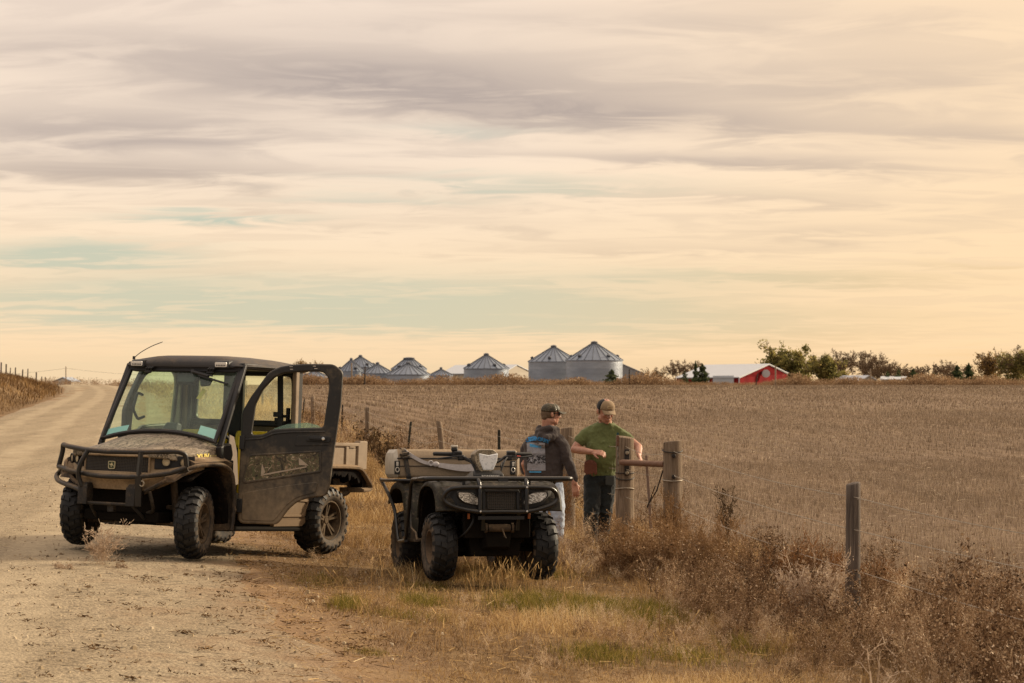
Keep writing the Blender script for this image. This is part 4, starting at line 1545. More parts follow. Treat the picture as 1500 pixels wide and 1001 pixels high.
# headlights in dark pods
for s in (-1, 1):
    p = MB()
    y0, y1 = sorted((s * 0.405, s * 0.700))
    fpatch(p, y0, y1, 0.800, 0.925, 0.014, 8)
    pod = p.build('lamp_pod', M_BLACK, UTV, bevel=0.006)
    for (y, r_) in ((0.505, 0.040), (0.640, 0.042)):
        yy = s * y
        ang = math.atan2(xf(y + 0.01) - xf(y - 0.01), 0.02)
        c = (xf(yy) + 0.018, yy, 0.868)
        Ml = Matrix.Translation(c) @ Matrix.Rotation(s * (-ang) * 0.8, 4, 'Z')
        L = MB().lathe([(r_ * 1.12, 0.0), (r_ * 1.12, 0.018), (r_ * 0.95, 0.02), (r_ * 0.9, 0.006)], 24, 'X', M=Ml).build('headlight', M_BLACK, UTV)
        lc = plain('dusty_lens', (0.42, 0.33, 0.20), 0.5) if y > 0.6 else plain('clear_lens', (0.66, 0.56, 0.36), 0.3)
        MB().lathe([(0.0, 0.016), (r_ * 0.5, 0.014), (r_ * 0.95, 0.008)], 24, 'X', M=Ml).build('lens', lc, L)

# fender flares and the tube that guards them
for s in (-1, 1):
    fl = MB()
    arc = [(0.30, 0.62, 0.70), (0.20, 0.69, 0.780), (0.08, 0.72, 0.835), (-0.10, 0.735, 0.850), (-0.25, 0.74, 0.850), (-0.36, 0.74, 0.800), (-0.43, 0.735, 0.66), (-0.455, 0.73, 0.52), (-0.46, 0.73, 0.36), (-0.45, 0.72, 0.26)]
    rings = []
    for (x, y, z) in smooth_path(arc, 4):
        rings.append([(x, s * (y + 0.03), z - 0.010), (x, s * (y + 0.02), z + 0.012), (x - 0.01, s * 0.56, z + 0.035), (x - 0.01, s * 0.52, z + 0.02), (x + 0.0, s * 0.52, z - 0.02)])
    fl.loft(rings)
    # upper fender between flare and hood
    fl.loft([[(0.12, s * 0.58, 0.93), (0.12, s * 0.74, 0.865), (0.12, s * 0.72, 0.84), (0.12, s * 0.55, 0.84)], [(-0.12, s * 0.60, 0.945), (-0.12, s * 0.755, 0.885), (-0.12, s * 0.74, 0.85), (-0.12, s * 0.55, 0.84)], [(-0.34, s * 0.62, 0.96), (-0.34, s * 0.76, 0.895), (-0.34, s * 0.74, 0.85), (-0.34, s * 0.55, 0.84)], [(-0.47, s * 0.62, 0.93), (-0.47, s * 0.74, 0.87), (-0.47, s * 0.72, 0.82), (-0.47, s * 0.55, 0.82)]])
    fd = fl.build('front_fender', M_FLARE, UTV, bevel=0.006)
    tb = [(0.34, 0.345, 0.585), (0.316, 0.37, 0.600), (0.305, 0.50, 0.672), (0.245, 0.60, 0.735), (0.185, 0.69, 0.800), (0.08, 0.755, 0.845), (-0.10, 0.785, 0.856), (-0.247, 0.79, 0.850), (-0.375, 0.79, 0.790), (-0.43, 0.785, 0.66), (-0.455, 0.78, 0.52), (-0.455, 0.775, 0.36), (-0.445, 0.77, 0.255)]
    MB().tube([(x, s * y, z) for x, y, z in smooth_path(tb, 4)], 0.021, 10).build('fender_guard', M_FLARE, UTV)
    # inner wheel well
    ww = MB()
    ww.grid(lambda p, q, s=s: (0.16 - 0.62 * p if p < 0.6 else -0.21 - 0.26 * math.sin((p - 0.6) / 0.4 * 1.57), s * (0.42 + 0.30 * q), (0.70 + 0.12 * math.sin(p / 0.6 * 1.57)) if p < 0.6 else 0.82 - 0.58 * ((p - 0.6) / 0.4) ** 1.3), 14, 3)
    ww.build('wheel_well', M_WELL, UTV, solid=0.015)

# front guard of welded tube
tb = MB()
top = [(0.24, -0.690, 0.935), (0.25, -0.683, 0.994), (0.33, -0.557, 0.976), (0.42, -0.25, 0.950), (0.45, 0.0, 0.942), (0.44, 0.30, 0.948), (0.41, 0.50, 0.957), (0.33, 0.690, 0.968), (0.27, 0.735, 0.950)]
hoop = fillet([(0.24, -0.73, 0.785)] + top + [(0.24, 0.735, 0.83)], 0.06)
tb.tube(hoop, 0.023, 10)
mid = [(0.24, -0.73, 0.785), (0.30, -0.61, 0.770), (0.36, -0.468, 0.750), (0.44, -0.116, 0.722), (0.46, 0.10, 0.720), (0.455, 0.316, 0.726), (0.42, 0.45, 0.740), (0.33, 0.63, 0.775), (0.24, 0.735, 0.83)]
tb.tube(smooth_path(mid, 4), 0.023, 10)
low = [(0.20, -0.725, 0.775), (0.10, -0.83, 0.735), (0.12, -0.85, 0.69), (0.22, -0.722, 0.644), (0.36, -0.42, 0.600), (0.39, -0.33, 0.575)]
tb.tube(smooth_path(low, 5), 0.023, 10)
low2 = [(0.20, 0.72, 0.81), (0.245, 0.60, 0.735), (0.305, 0.50, 0.672), (0.34, 0.36, 0.595)]
tb.tube(smooth_path(low2, 5), 0.020, 8)
tb.tube(fillet([(0.425, -0.245, 0.945), (0.455, -0.30, 0.83), (0.445, -0.335, 0.72), (0.42, -0.30, 0.62)], 0.05), 0.022, 8)
tb.beam((0.445, 0.372, 0.945), (0.455, 0.367, 0.730), 0.045, 0.03)
tb.beam((0.455, 0.367, 0.735), (0.42, 0.352, 0.465), 0.055, 0.04)
guard = tb.build('front_guard', M_TUBE, UTV, angle=50)
q = MB()
for y in (-0.285, 0.262):
    q.loft([[(0.43, y - 0.052, z) if k == 0 else (0.43, y + 0.052, z) if k == 1 else (0.33, y + 0.048, z) if k == 2 else (0.33, y - 0.048, z) for k in range(4)] for z in (0.455, 0.50, 0.62)] + [[(0.405, y - 0.035, 0.655), (0.405, y + 0.035, 0.655), (0.33, y + 0.035, 0.655), (0.33, y - 0.035, 0.655)]])
q.tube([(0.40, -0.29, 0.470), (0.40, 0.34, 0.470)], 0.017, 8)
q.box((0.35, 0.0, 0.43), (0.05, 0.07, 0.07))
for y in (-0.24, 0.24):
    q.tube([(0.36, y, 0.46), (0.22, y * 1.15, 0.34)], 0.016, 8)
q.tube(smooth_path([(0.34, 0.41, 0.60), (0.31, 0.42, 0.50), (0.24, 0.38, 0.42), (0.20, 0.28, 0.40)], 5), 0.018, 8)
q.build('bumper_bracket', dirty('muddy_black_bracket', (0.016, 0.014, 0.012), 0.30, 0.6, up=0.2, dust=(0.17, 0.12, 0.07), bump=0.4), UTV, bevel=0.008)
k = MB()
k.tube([(0.452, 0.405 + 0.024 * math.cos(a), 0.668 + 0.024 * math.sin(a)) for a in np.linspace(0, 6.1, 16)], 0.006, 6)
k.build('tow_ring', plain('bare_steel', (0.42, 0.36, 0.26), 0.4, 0.4), UTV)

# underbody
q = MB()
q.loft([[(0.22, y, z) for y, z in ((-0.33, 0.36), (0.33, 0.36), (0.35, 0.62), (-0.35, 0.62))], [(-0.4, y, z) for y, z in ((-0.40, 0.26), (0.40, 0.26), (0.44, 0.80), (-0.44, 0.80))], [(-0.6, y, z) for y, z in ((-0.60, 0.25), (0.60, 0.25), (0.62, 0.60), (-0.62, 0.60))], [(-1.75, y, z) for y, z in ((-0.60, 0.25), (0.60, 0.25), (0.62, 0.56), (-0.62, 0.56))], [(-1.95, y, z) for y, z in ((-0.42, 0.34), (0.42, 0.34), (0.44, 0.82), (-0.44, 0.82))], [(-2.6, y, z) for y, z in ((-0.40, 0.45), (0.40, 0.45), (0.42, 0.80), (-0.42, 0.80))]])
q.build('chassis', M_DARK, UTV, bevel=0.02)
for s in (-1, 1):
    for x0, dx_ in ((0.0, 0.03), (WX, -0.1)):
        q = MB()
        for z in (0.31, 0.46):
            q.tube([(x0, s * 0.25, z), (x0, s * 0.57, z - 0.02)], 0.022, 8)
        q.tube([(x0 + dx_, s * 0.50, 0.30), (x0 + dx_ * 0.5, s * 0.42, 0.76)], 0.034, 10)
        q.build('suspension_arm', M_MUD, UTV)
MB().box((0.12, 0.0, 0.36), (0.20, 0.85, 0.10)).build('skid_plate', M_DARK, UTV, bevel=0.012)
# tailpipe and tow bar
q = MB()
q.tube(smooth_path([(-2.2, 0.30, 0.50), (-2.55, 0.55, 0.56), (-2.72, 0.60, 0.60), (-2.80, 0.58, 0.68)], 5), 0.026, 10)
q.box((-2.55, 0.60, 0.71), (0.34, 0.08, 0.07))
q.build('exhaust', M_MUD, UTV, bevel=0.006)

# cab frame
q = MB()
for s in (-1, 1):
    q.beam((-0.345, s * 0.685, 0.86), (-0.315, s * 0.690, 1.03), 0.060, 0.050, (1, 0, 0))
    q.beam((-0.315, s * 0.690, 1.02), (-0.680, s * 0.672, 1.80), 0.055, 0.042, (1, 0, 0))
    q.beam((-1.655, s * 0.640, 0.50), (-1.640, s * 0.640, 1.80), 0.07, 0.10, (1, 0, 0))
    q.beam((-0.66, s * 0.655, 1.79), (-1.68, s * 0.645, 1.80), 0.06, 0.06)
    q.beam((-0.52, s * 0.66, 0.30), (-0.50, s * 0.66, 0.90), 0.05, 0.12, (1, 0, 0))
q.beam((-0.675, -0.66, 1.775), (-0.675, 0.66, 1.775), 0.07, 0.07)
q.beam((-1.66, -0.64, 1.78), (-1.66, 0.64, 1.78), 0.07, 0.07)
q.beam((-1.66, -0.64, 1.27), (-1.66, 0.64, 1.27), 0.05, 0.06)
q.build('cab_frame', M_BLACK, UTV, bevel=0.012)
for s in (-1, 1):
    MB().beam((-1.60, s * 0.665, 0.56), (-1.575, s * 0.665, 1.79), 0.05, 0.06, (1, 0, 0)).build('door_post', M_TAN, UTV, bevel=0.01)
# floor, dash, seats and wheel
q = MB()
q.box((-1.08, 0, 0.42), (1.10, 1.28, 0.05))
q.box((-0.56, 0, 0.70), (0.10, 1.26, 0.58))
q.loft([[(-0.36, y, 0.90), (-0.36, y, 1.04), (-0.58, y, 1.06), (-0.62, y, 0.95), (-0.55, y, 0.80)] for y in (-0.64, -0.3, 0.3, 0.64)])
q.build('dashboard', M_BLACK, UTV, bevel=0.02)
q = MB()
q.loft([[(-0.30, -0.11, 1.09), (-0.30, 0.10, 1.09), (-0.36, 0.10, 1.05), (-0.36, -0.11, 1.05)], [(-0.42, -0.11, 1.13), (-0.42, 0.10, 1.13), (-0.50, 0.10, 1.05), (-0.50, -0.11, 1.05)], [(-0.45, -0.03, 1.24), (-0.45, 0.10, 1.24), (-0.52, 0.10, 1.22), (-0.52, -0.03, 1.22)]])
q.build('dash_pod', M_VINYL, UTV, bevel=0.012)
q = MB()
for y in (-0.33, 0.33):
    q.box((-1.22, y, 0.64), (0.48, 0.54, 0.14), (0, R(-4), 0))
    q.box((-1.50, y, 0.90), (0.12, 0.54, 0.42), (0, R(-10), 0))
q.box((-1.42, 0, 0.66), (0.2, 1.0, 0.10))
seat = q.build('bench_seat', M_VINYL, UTV, bevel=0.045, seg=3)
for y in (-0.33, 0.33):
    MB().box((-1.475, y, 1.10), (0.10, 0.53, 0.17), (0, R(-10), 0)).build('yellow_trim', M_YELLOW, seat, bevel=0.03, seg=3)
q = MB()
q.box((-1.63, -0.10, 1.42), (0.06, 0.24, 0.72))
q.build('centre_post', M_VINYL, UTV, bevel=0.02, seg=3)
q = MB()
cx = Vector((-0.78, 0.33, 1.05))
ax = Vector((-0.75, 0, 0.66)).normalized()
e1 = Vector((0, 1, 0))
e2 = ax.cross(e1)
q.tube([cx + (e1 * math.cos(a) + e2 * math.sin(a)) * 0.175 for a in np.linspace(0, 2 * math.pi, 28, endpoint=False)], 0.015, 8, closed=True)
for a in (0.1, 2.1, 4.2):
    q.tube([cx, cx + (e1 * math.cos(a) + e2 * math.sin(a)) * 0.17], 0.012, 6)
q.tube([cx, cx - ax * 0.30], 0.025, 8)
q.build('steering_wheel', M_VINYL, UTV)
q = MB()
q.tube(fillet([(-0.80, -0.60, 1.50), (-0.72, -0.60, 1.52), (-0.66, -0.60, 1.36), (-0.74, -0.60, 1.26), (-0.84, -0.60, 1.29)], 0.03), 0.014, 8)
q.build('grab_handle', M_VINYL, UTV)
q = MB()
q.box((-1.57, 0.50, 1.45), (0.02, 0.06, 0.62), (R(3), 0, 0))
q.box((-1.55, 0.49, 1.36), (0.03, 0.10, 0.05))
q.build('seat_belt', M_VINYL, UTV, bevel=0.004)
# rear bulkhead and rear window
q = MB()
q.plate(round_poly([(-0.63, 0.55), (0.63, 0.55), (0.63, 1.27), (-0.63, 1.27)], 0.03), th=0.03, M=basis((-1.675, 0, 0), (0, 1, 0), (0, 0, 1), (1, 0, 0)))
q.build('bulkhead', M_OLIVE, UTV, bevel=0.004)
q = MB()
q.plate(round_poly([(-0.62, 1.26), (0.62, 1.26), (0.62, 1.77), (-0.62, 1.77)], 0.04), [round_poly([(-0.58, 1.30), (0.58, 1.30), (0.56, 1.74), (-0.56, 1.74)], 0.06)], 0.04, 0.006, M=basis((-1.672, 0, 0), (0, 1, 0), (0, 0, 1), (1, 0, 0)))
rw = q.build('rear_window', M_BLACK, UTV)
q = MB().grid(lambda p, t: (-1.672, -0.585 + 1.17 * p, 1.295 + 0.45 * t), 2, 2)
q.build('pane', G_REAR, rw, smooth=False)
q = MB()
q.box((-1.64, 0.42, 1.30), (0.03, 0.05, 0.06))
q.box((-1.63, 0.555, 1.36), (0.04, 0.03, 0.14))
q.box((-1.62, 0.52, 1.345), (0.04, 0.09, 0.03))
q.build('latch', M_VINYL, rw, bevel=0.006)
q = MB()
q.tube([(-0.78, 0.60, 0.58), (-0.76, 0.61, 1.12)], 0.022, 8)
q.box((-0.80, 0.60, 0.80), (0.10, 0.05, 0.05))
q.build('interior_rail', M_YELLOW, UTV, bevel=0.004)
q = MB()
q.plate([(-0.05, 0.62), (0.07, 0.68), (0.04, 0.98), (0.00, 1.12), (-0.05, 1.14)], th=0.012, M=basis((-0.66, 0.60, 0), (-1, 0.3, 0), (0, 0, 1), (0.3, 1, 0)))
q.build('door_jamb_panel', plain('pale_grey_panel', (0.42, 0.34, 0.27), 0.6), UTV)


# windscreen
def wpt(s_, t_, off=0.0):
    q_ = 2 * s_ - 1
    bot = Vector((-0.285 - 0.02 * (1 - q_ * q_), 0.655 * q_, 1.062 + 0.088 * (1 - abs(q_) ** 2.2)))
    tp = Vector((-0.655, 0.640 * q_, 1.742))
    p = bot.lerp(tp, t_)
    return p + Vector((0.88, 0, 0.47)) * off


q = MB()
per = [wpt(k / 20, 0) for k in range(21)] + [wpt(1, k / 8) for k in range(1, 9)] + [wpt(1 - k / 20, 1) for k in range(1, 21)] + [wpt(0, 1 - k / 8) for k in range(1, 8)]
q.tube(per, 0.022, 8, closed=True)
ws = q.build('windscreen', M_BLACK, UTV)
MB().grid(lambda a, c: wpt(0.005 + 0.99 * a, 0.01 + 0.98 * c), 20, 8).build('glass', G_WIND, ws)
q = MB()
q.tube([wpt(0.60, 0.955, 0.03), wpt(0.76, 0.885, 0.035)], 0.017, 8)
q.tube([wpt(0.62, 0.95, 0.035), wpt(0.80, 0.88, 0.045)], 0.008, 6)
q.tube([wpt(0.66, 0.900, 0.022), wpt(0.95, 0.79, 0.022)], 0.010, 6)
q.tube([wpt(0.60, 0.96, 0.0), wpt(0.60, 0.955, 0.04)], 0.02, 8)
q.build('wiper', M_VINYL, ws)
for (s0, s1, t0, t1, col) in ((0.02, 0.20, 0.02, 0.13, (0.40, 0.62, 0.70)), (0.83, 0.985, 0.04, 0.165, (0.55, 0.72, 0.78))):
    MB().grid(lambda a, c: wpt(s0 + (s1 - s0) * a, t0 + (t1 - t0) * c, -0.006), 2, 2).build('paper', plain('paper', col, 0.7, var=0.06), ws)
q = MB()
q.loft([[wpt(s_, t_, -0.03) for s_, t_ in ((0.42, 0.985), (0.63, 0.985), (0.60, 0.83), (0.45, 0.83))], [wpt(s_, t_, -0.09) for s_, t_ in ((0.42, 0.985), (0.63, 0.985), (0.60, 0.83), (0.45, 0.83))]])
q.loft([[wpt(s_, t_, -0.05) for s_, t_ in ((0.62, 0.96), (0.745, 0.93), (0.735, 0.82), (0.66, 0.80))], [wpt(s_, t_, -0.08) for s_, t_ in ((0.62, 0.96), (0.745, 0.93), (0.735, 0.82), (0.66, 0.80))]])
q.build('mirror', M_VINYL, ws, bevel=0.008)
q = MB()
q.loft([[wpt(s_, t_, -0.10) for s_, t_ in ((0.665, 0.80), (0.70, 0.76), (0.675, 0.62), (0.640, 0.63))], [wpt(s_, t_, -0.105) for s_, t_ in ((0.665, 0.80), (0.70, 0.76), (0.675, 0.62), (0.640, 0.63))]])
q.build('hanging_tag', plain('yellow_tag', (0.62, 0.45, 0.13), 0.6), ws)

# roof
q = MB()


def roof_ring(x, zb, zt, hw):
    pts = []
    for k in range(13):
        y = hw * (1 - 2 * k / 12)
        a = abs(y) / hw
        z = zt - (zt - zb) * (0.85 * a ** 7 + 0.08 * a * a)
        if a < 0.52:
            z += 0.010
        pts.append((x, y, z))
    pts += [(x, -hw, zb), (x, -hw + 0.05, zb - 0.012), (x, hw - 0.05, zb - 0.012), (x, hw, zb)]
    return pts


q.loft([roof_ring(-0.610, 1.785, 1.800, 0.63), roof_ring(-0.625, 1.783, 1.825, 0.675), roof_ring(-0.69, 1.785, 1.868, 0.700), roof_ring(-0.85, 1.790, 1.884, 0.712), roof_ring(-1.2, 1.795, 1.890, 0.715), roof_ring(-1.6, 1.795, 1.886, 0.712), roof_ring(-1.75, 1.795, 1.872, 0.70), roof_ring(-1.80, 1.800, 1.845, 0.67)])
roof = q.build('roof', dirty('roof_plastic', (0.030, 0.027, 0.025), 0.20, 0.5, up=0.25, dust=(0.17, 0.13, 0.09)), UTV, bevel=0.006, angle=50)
for y in (-0.522, 0.470):
    q = MB()
    q.loft([[(-0.70, y - 0.105, 1.768), (-0.70, y + 0.105, 1.768), (-0.70, y + 0.085, 1.845), (-0.70, y - 0.085, 1.845)], [(-0.585, y - 0.085, 1.765), (-0.585, y + 0.085, 1.765), (-0.600, y + 0.072, 1.832), (-0.600, y - 0.072, 1.832)]])
    q.build('roof_light', M_VINYL, roof, bevel=0.008)
    MB().plate(round_poly([(-0.066, -0.021), (0.066, -0.021), (0.066, 0.021), (-0.066, 0.021)], 0.008), th=0.012, M=basis((-0.586, y, 1.798), (0, 1, 0), (0.2, 0, 1), (1, 0, -0.2))).build('lens', M_WHITE, roof)
    q = MB()
    for k in range(6):
        q.box((-0.579, y - 0.046 + 0.0185 * k, 1.790), (0.003, 0.010, 0.014))
    q.build('cell_pattern', plain('dark_cell', (0.12, 0.11, 0.10), 0.5), roof, smooth=False)
for y in (-0.385, 0.345):
    q = MB()
    for d in (-0.028, 0.0, 0.028):
        q.tube([(-0.625, y + d + 0.02, 1.778), (-0.600, y + d, 1.755), (-0.622, y + d - 0.02, 1.722)], 0.010, 6)
    q.ell((-0.618, y - 0.02, 1.722), (0.014, 0.045, 0.018))
    q.build('roof_clamp', M_VINYL, roof)
q = MB().tube(smooth_path([(-0.69, -0.64, 1.855), (-0.79, -0.64, 1.915), (-0.95, -0.635, 1.985), (-1.12, -0.63, 2.040)], 5), [0.0045] * 15 + [0.003], 5)
q.tube([(-0.69, -0.64, 1.84), (-0.69, -0.64, 1.872)], 0.014, 8)
q.build('antenna', M_VINYL, roof)

# doors: outline in (distance from the hinge, height)
D_OUT = [(-0.012, 1.022), (-0.016, 1.349), (0.059, 1.494), (0.225, 1.742), (0.330, 1.797), (0.44, 1.819), (0.573, 1.832), (0.836, 1.838), (0.927, 1.769), (0.918, 1.47), (0.880, 1.099), (0.845, 0.69), (0.815, 0.600), (0.649, 0.573), (0.547, 0.537), (0.466, 0.463), (0.38, 0.336), (0.35, 0.314), (0.03, 0.312), (-0.007, 0.343), (-0.016, 0.657)]
D_WIN = [(0.087, 1.145), (0.113, 1.431), (0.178, 1.575), (0.283, 1.695), (0.369, 1.736), (0.554, 1.757), (0.73, 1.763), (0.787, 1.716), (0.802, 1.63), (0.763, 1.240), (0.446, 1.222), (0.285, 1.206), (0.197, 1.154)]


def door(hinge, ang, side, name_glass):
    """side +1: driver door (outer face local +Y when shut); ang opens it"""
    u = Vector((-math.cos(ang), side * math.sin(ang), 0))
    n = Vector((math.sin(ang), side * math.cos(ang), 0))
    M = basis(Vector(hinge), u, Vector((0, 0, 1)), n)

    def plane(off):
        return basis(Vector(hinge) + n * off, u, Vector((0, 0, 1)), n)
    d = MB().plate(round_poly(D_OUT, 0.035, 3), [round_poly(D_WIN, 0.03, 3)], 0.058, 0.014, M=M).build('door', M_DOOR, UTV, angle=50)
    # raised mouldings
    q = MB()
    q.tube([M @ Vector((a, c, 0.030)) for a, c in fillet([(0.02, 1.10), (0.20, 1.115), (0.29, 1.165), (0.45, 1.185), (0.78, 1.20)], 0.05)], 0.010, 6)
    q.plate(round_poly([(0.50, 1.055), (0.835, 1.075), (0.842, 1.165), (0.52, 1.155)], 0.02), th=0.012, bevel=0.004, M=plane(0.030))
    lowp = round_poly([(0.03, 0.345), (0.335, 0.345), (0.45, 0.50), (0.54, 0.575), (0.66, 0.612), (0.72, 0.63), (0.735, 0.73), (0.45, 0.685), (0.03, 0.60)], 0.03)
    q.plate(lowp, th=0.014, bevel=0.005, M=plane(0.028))
    fr = round_poly([(0.02, 0.700), (0.055, 0.690), (0.765, 0.820), (0.755, 1.025), (0.10, 0.965), (0.065, 0.945)], 0.025)
    fi = round_poly([(0.04, 0.725), (0.065, 0.712), (0.743, 0.836), (0.733, 1.005), (0.10, 0.945), (0.082, 0.93)], 0.02)
    q.plate(fr, [fi], th=0.016, bevel=0.005, M=plane(0.030))
    q.build('moulding', M_DOOR, d)
    q = MB().plate(round_poly([(0.04, 0.725), (0.065, 0.712), (0.743, 0.836), (0.733, 1.005), (0.10, 0.945), (0.082, 0.93)], 0.02), th=0.006, M=plane(0.031))
    q.build('camouflage_panel', M_CAMO_DOOR, d)
    q = MB()
    q.plate([(0.20, 0.765), (0.62, 0.860), (0.625, 0.872), (0.20, 0.780)], th=0.006, M=plane(0.0345))
    q.plate([(0.195, 0.765), (0.235, 0.80), (0.20, 0.885)], th=0.006, M=plane(0.0345))
    q.plate([(0.545, 0.950), (0.550, 0.880), (0.64, 0.878)], th=0.006, M=plane(0.0345))
    q.build('decal', plain('silver_decal', (0.42, 0.34, 0.25), 0.4), d, smooth=False)
    q = MB().plate(round_poly([(0.60, 1.105), (0.835, 1.100), (0.840, 1.155), (0.63, 1.160)], 0.02), th=0.018, bevel=0.005, M=plane(0.040))
    q.beam(M @ Vector((0.64, 1.135, 0.058)), M @ Vector((0.80, 1.132, 0.058)), 0.028, 0.016, n)
    hd = q.build('handle', M_VINYL, d, bevel=0.005)
    MB().lathe([(0.0, 0.012), (0.014, 0.010), (0.017, 0.0)], 14, 'Z', M=plane(0.062) @ Matrix.Translation((0.772, 1.134, 0))).build('lock', M_CHROME, hd)
    q = MB()
    for z in (0.48, 1.07):
        q.box(M @ Vector((0.005, z, 0.030)), (0.05, 0.05, 0.13), (0, 0, math.atan2(u.y, u.x)))
    q.build('hinge', M_VINYL, d, bevel=0.006)
    if name_glass == 'half':
        gp = [(0.180, 1.130), (0.300, 1.215), (0.413, 1.258), (0.605, 1.280), (0.700, 1.262), (0.765, 1.225), (0.765, 1.130)]
        gm = G_DOOR
    else:
        gp = [(p[0] + 0.01 * (p[0] < 0.4) * -1, p[1]) for p in D_WIN]
        gm = G_REAR2
    MB().plate(gp, th=0.005, M=plane(-0.006)).build('pane', gm, d, smooth=False)
    if side > 0:
        q = MB()
        for (a, c) in ((0.435, 1.800), (0.440, 1.775), (0.655, 1.812), (0.67, 1.79)):
            q.box(M @ Vector((a, c, 0.030)), (0.028, 0.004, 0.007), (0, R(-3), math.atan2(u.y, u.x)))
        q.build('scratch', plain('pale_scratch', (0.5, 0.45, 0.38), 0.7), d, smooth=False)
    return d


G_REAR2 = glass('side_glass', (0.92, 0.98, 0.88), 0.08, (0.6, 0.65, 0.5), patch=0.15)
door((-0.66, 0.70, 0), R(65), 1, 'half')
door((-0.66, -0.70, 0), 0.0, -1, 'full')

# sill and the tan panel behind the door
for s in (-1, 1):
    q = MB()
    q.loft([[(-1.25, s * 0.66, 0.265), (-1.25, s * 0.70, 0.275), (-1.25, s * 0.70, 0.34), (-1.25, s * 0.64, 0.34)], [(-1.74, s * 0.66, 0.262), (-1.74, s * 0.70, 0.272), (-1.74, s * 0.70, 0.34), (-1.74, s * 0.64, 0.34)], [(-1.80, s * 0.66, 0.30), (-1.80, s * 0.70, 0.31), (-1.80, s * 0.70, 0.36), (-1.80, s * 0.64, 0.36)]])
    q.plate(round_poly([(-0.70, 0.335), (-1.80, 0.335), (-1.905, 0.52), (-1.93, 0.62), (-0.95, 0.62), (-0.70, 0.42)], 0.02), th=0.04, bevel=0.008, M=basis((0, s * 0.672, 0), (1, 0, 0), (0, 0, 1), (0, -1, 0)))
    q.plate(round_poly([(-1.38, 0.36), (-1.77, 0.36), (-1.86, 0.53), (-1.40, 0.55)], 0.03), [round_poly([(-1.42, 0.385), (-1.75, 0.385), (-1.825, 0.505), (-1.44, 0.525)], 0.025)], th=0.03, bevel=0.006, M=basis((0, s * 0.690, 0), (1, 0, 0), (0, 0, 1), (0, -1, 0)))
    q.build('rocker_panel', M_TAN, UTV)
    MB().tube([(-0.50, s * 0.68, 0.262), (-1.76, s * 0.68, 0.240)], 0.022, 8).build('side_step', M_DARK, UTV)

# cargo bed
q = MB()
for s in (-1, 1):
    Ms = basis((0, s * 0.685, 0), (1, 0, 0), (0, 0, 1), (0, -1, 0))
    q.plate(round_poly([(-1.76, 0.86), (-2.87, 0.84), (-2.87, 1.055), (-1.76, 1.055)], 0.015), th=0.035, bevel=0.006, M=Ms)
    q.beam((-1.75, s * 0.695, 1.085), (-2.75, s * 0.695, 1.095), 0.05, 0.035)
    for x in (-1.78, -2.14, -2.50):
        q.box((x, s * 0.705, 0.96), (0.05, 0.03, 0.22))
    q.plate(round_poly([(-2.70, 0.84), (-2.885, 0.835), (-2.885, 1.135), (-2.74, 1.135), (-2.70, 1.08)], 0.015), th=0.075, bevel=0.012, M=basis((0, s * 0.685, 0), (1, 0, 0), (0, 0, 1), (0, -1, 0)))
    q.box((-2.60, s * 0.706, 1.068), (0.12, 0.02, 0.022))
q.box((-2.30, 0, 0.855), (1.10, 1.36, 0.03))
q.box((-1.76, 0, 0.97), (0.04, 1.36, 0.24))
q.box((-2.872, 0, 0.97), (0.05, 1.30, 0.26))
bed = q.build('cargo_bed', M_TAN, UTV, bevel=0.006)
for s in (-1, 1):
    q = MB()
    arc = [(-1.86, 0.70), (-1.93, 0.83), (-2.05, 0.878), (-2.30, 0.885), (-2.56, 0.882), (-2.68, 0.865), (-2.80, 0.78), (-2.885, 0.695), (-2.86, 0.655), (-2.72, 0.65)]
    P = smooth_path([(x, 0, z) for x, z in arc], 4)
    rings = [[(p[0], s * 0.50, p[2] - 0.05), (p[0], s * 0.50, p[2]), (p[0], s * 0.76, p[2] + 0.004), (p[0], s * 0.800, p[2] - 0.012), (p[0], s * 0.795, p[2] - 0.035), (p[0], s * 0.74, p[2] - 0.045)] for p in P]
    q.loft(rings)
    q.build('rear_fender', M_FLARE if s < 0 else dirty('muddy_rear_flare', (0.05, 0.04, 0.03), 0.60, 0.6, up=0.55, dust=(0.24, 0.165, 0.095), bump=0.4), UTV, bevel=0.005)
    # mud packed under the fender, with a ragged lower edge
    q = MB()
    rr_ = np.random.default_rng(11 + s)
    rings = []
    for k in range(40):
        t_ = k / 39
        x = -1.98 - 0.86 * t_
        zt = float(np.interp(-x, [1.98, 2.05, 2.62, 2.74, 2.84], [0.80, 0.84, 0.845, 0.80, 0.72]))
        dp = 0.05 + 0.06 * rr_.random() + (0.05 if x < -2.5 else 0) * rr_.random()
        rings.append([(x, s * 0.755, zt), (x, s * 0.745, zt - dp * 0.8), (x, s * (0.70 - 0.1 * rr_.random()), zt - dp), (x, s * 0.52, zt - dp * 0.6), (x, s * 0.52, zt)])
    q.loft(rings)
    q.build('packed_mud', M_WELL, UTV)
# tail lamp
MB().box((-2.895, 0.66, 1.00), (0.02, 0.06, 0.10)).build('tail_light', plain('red_lens', (0.25, 0.02, 0.015), 0.3), UTV, bevel=0.006)
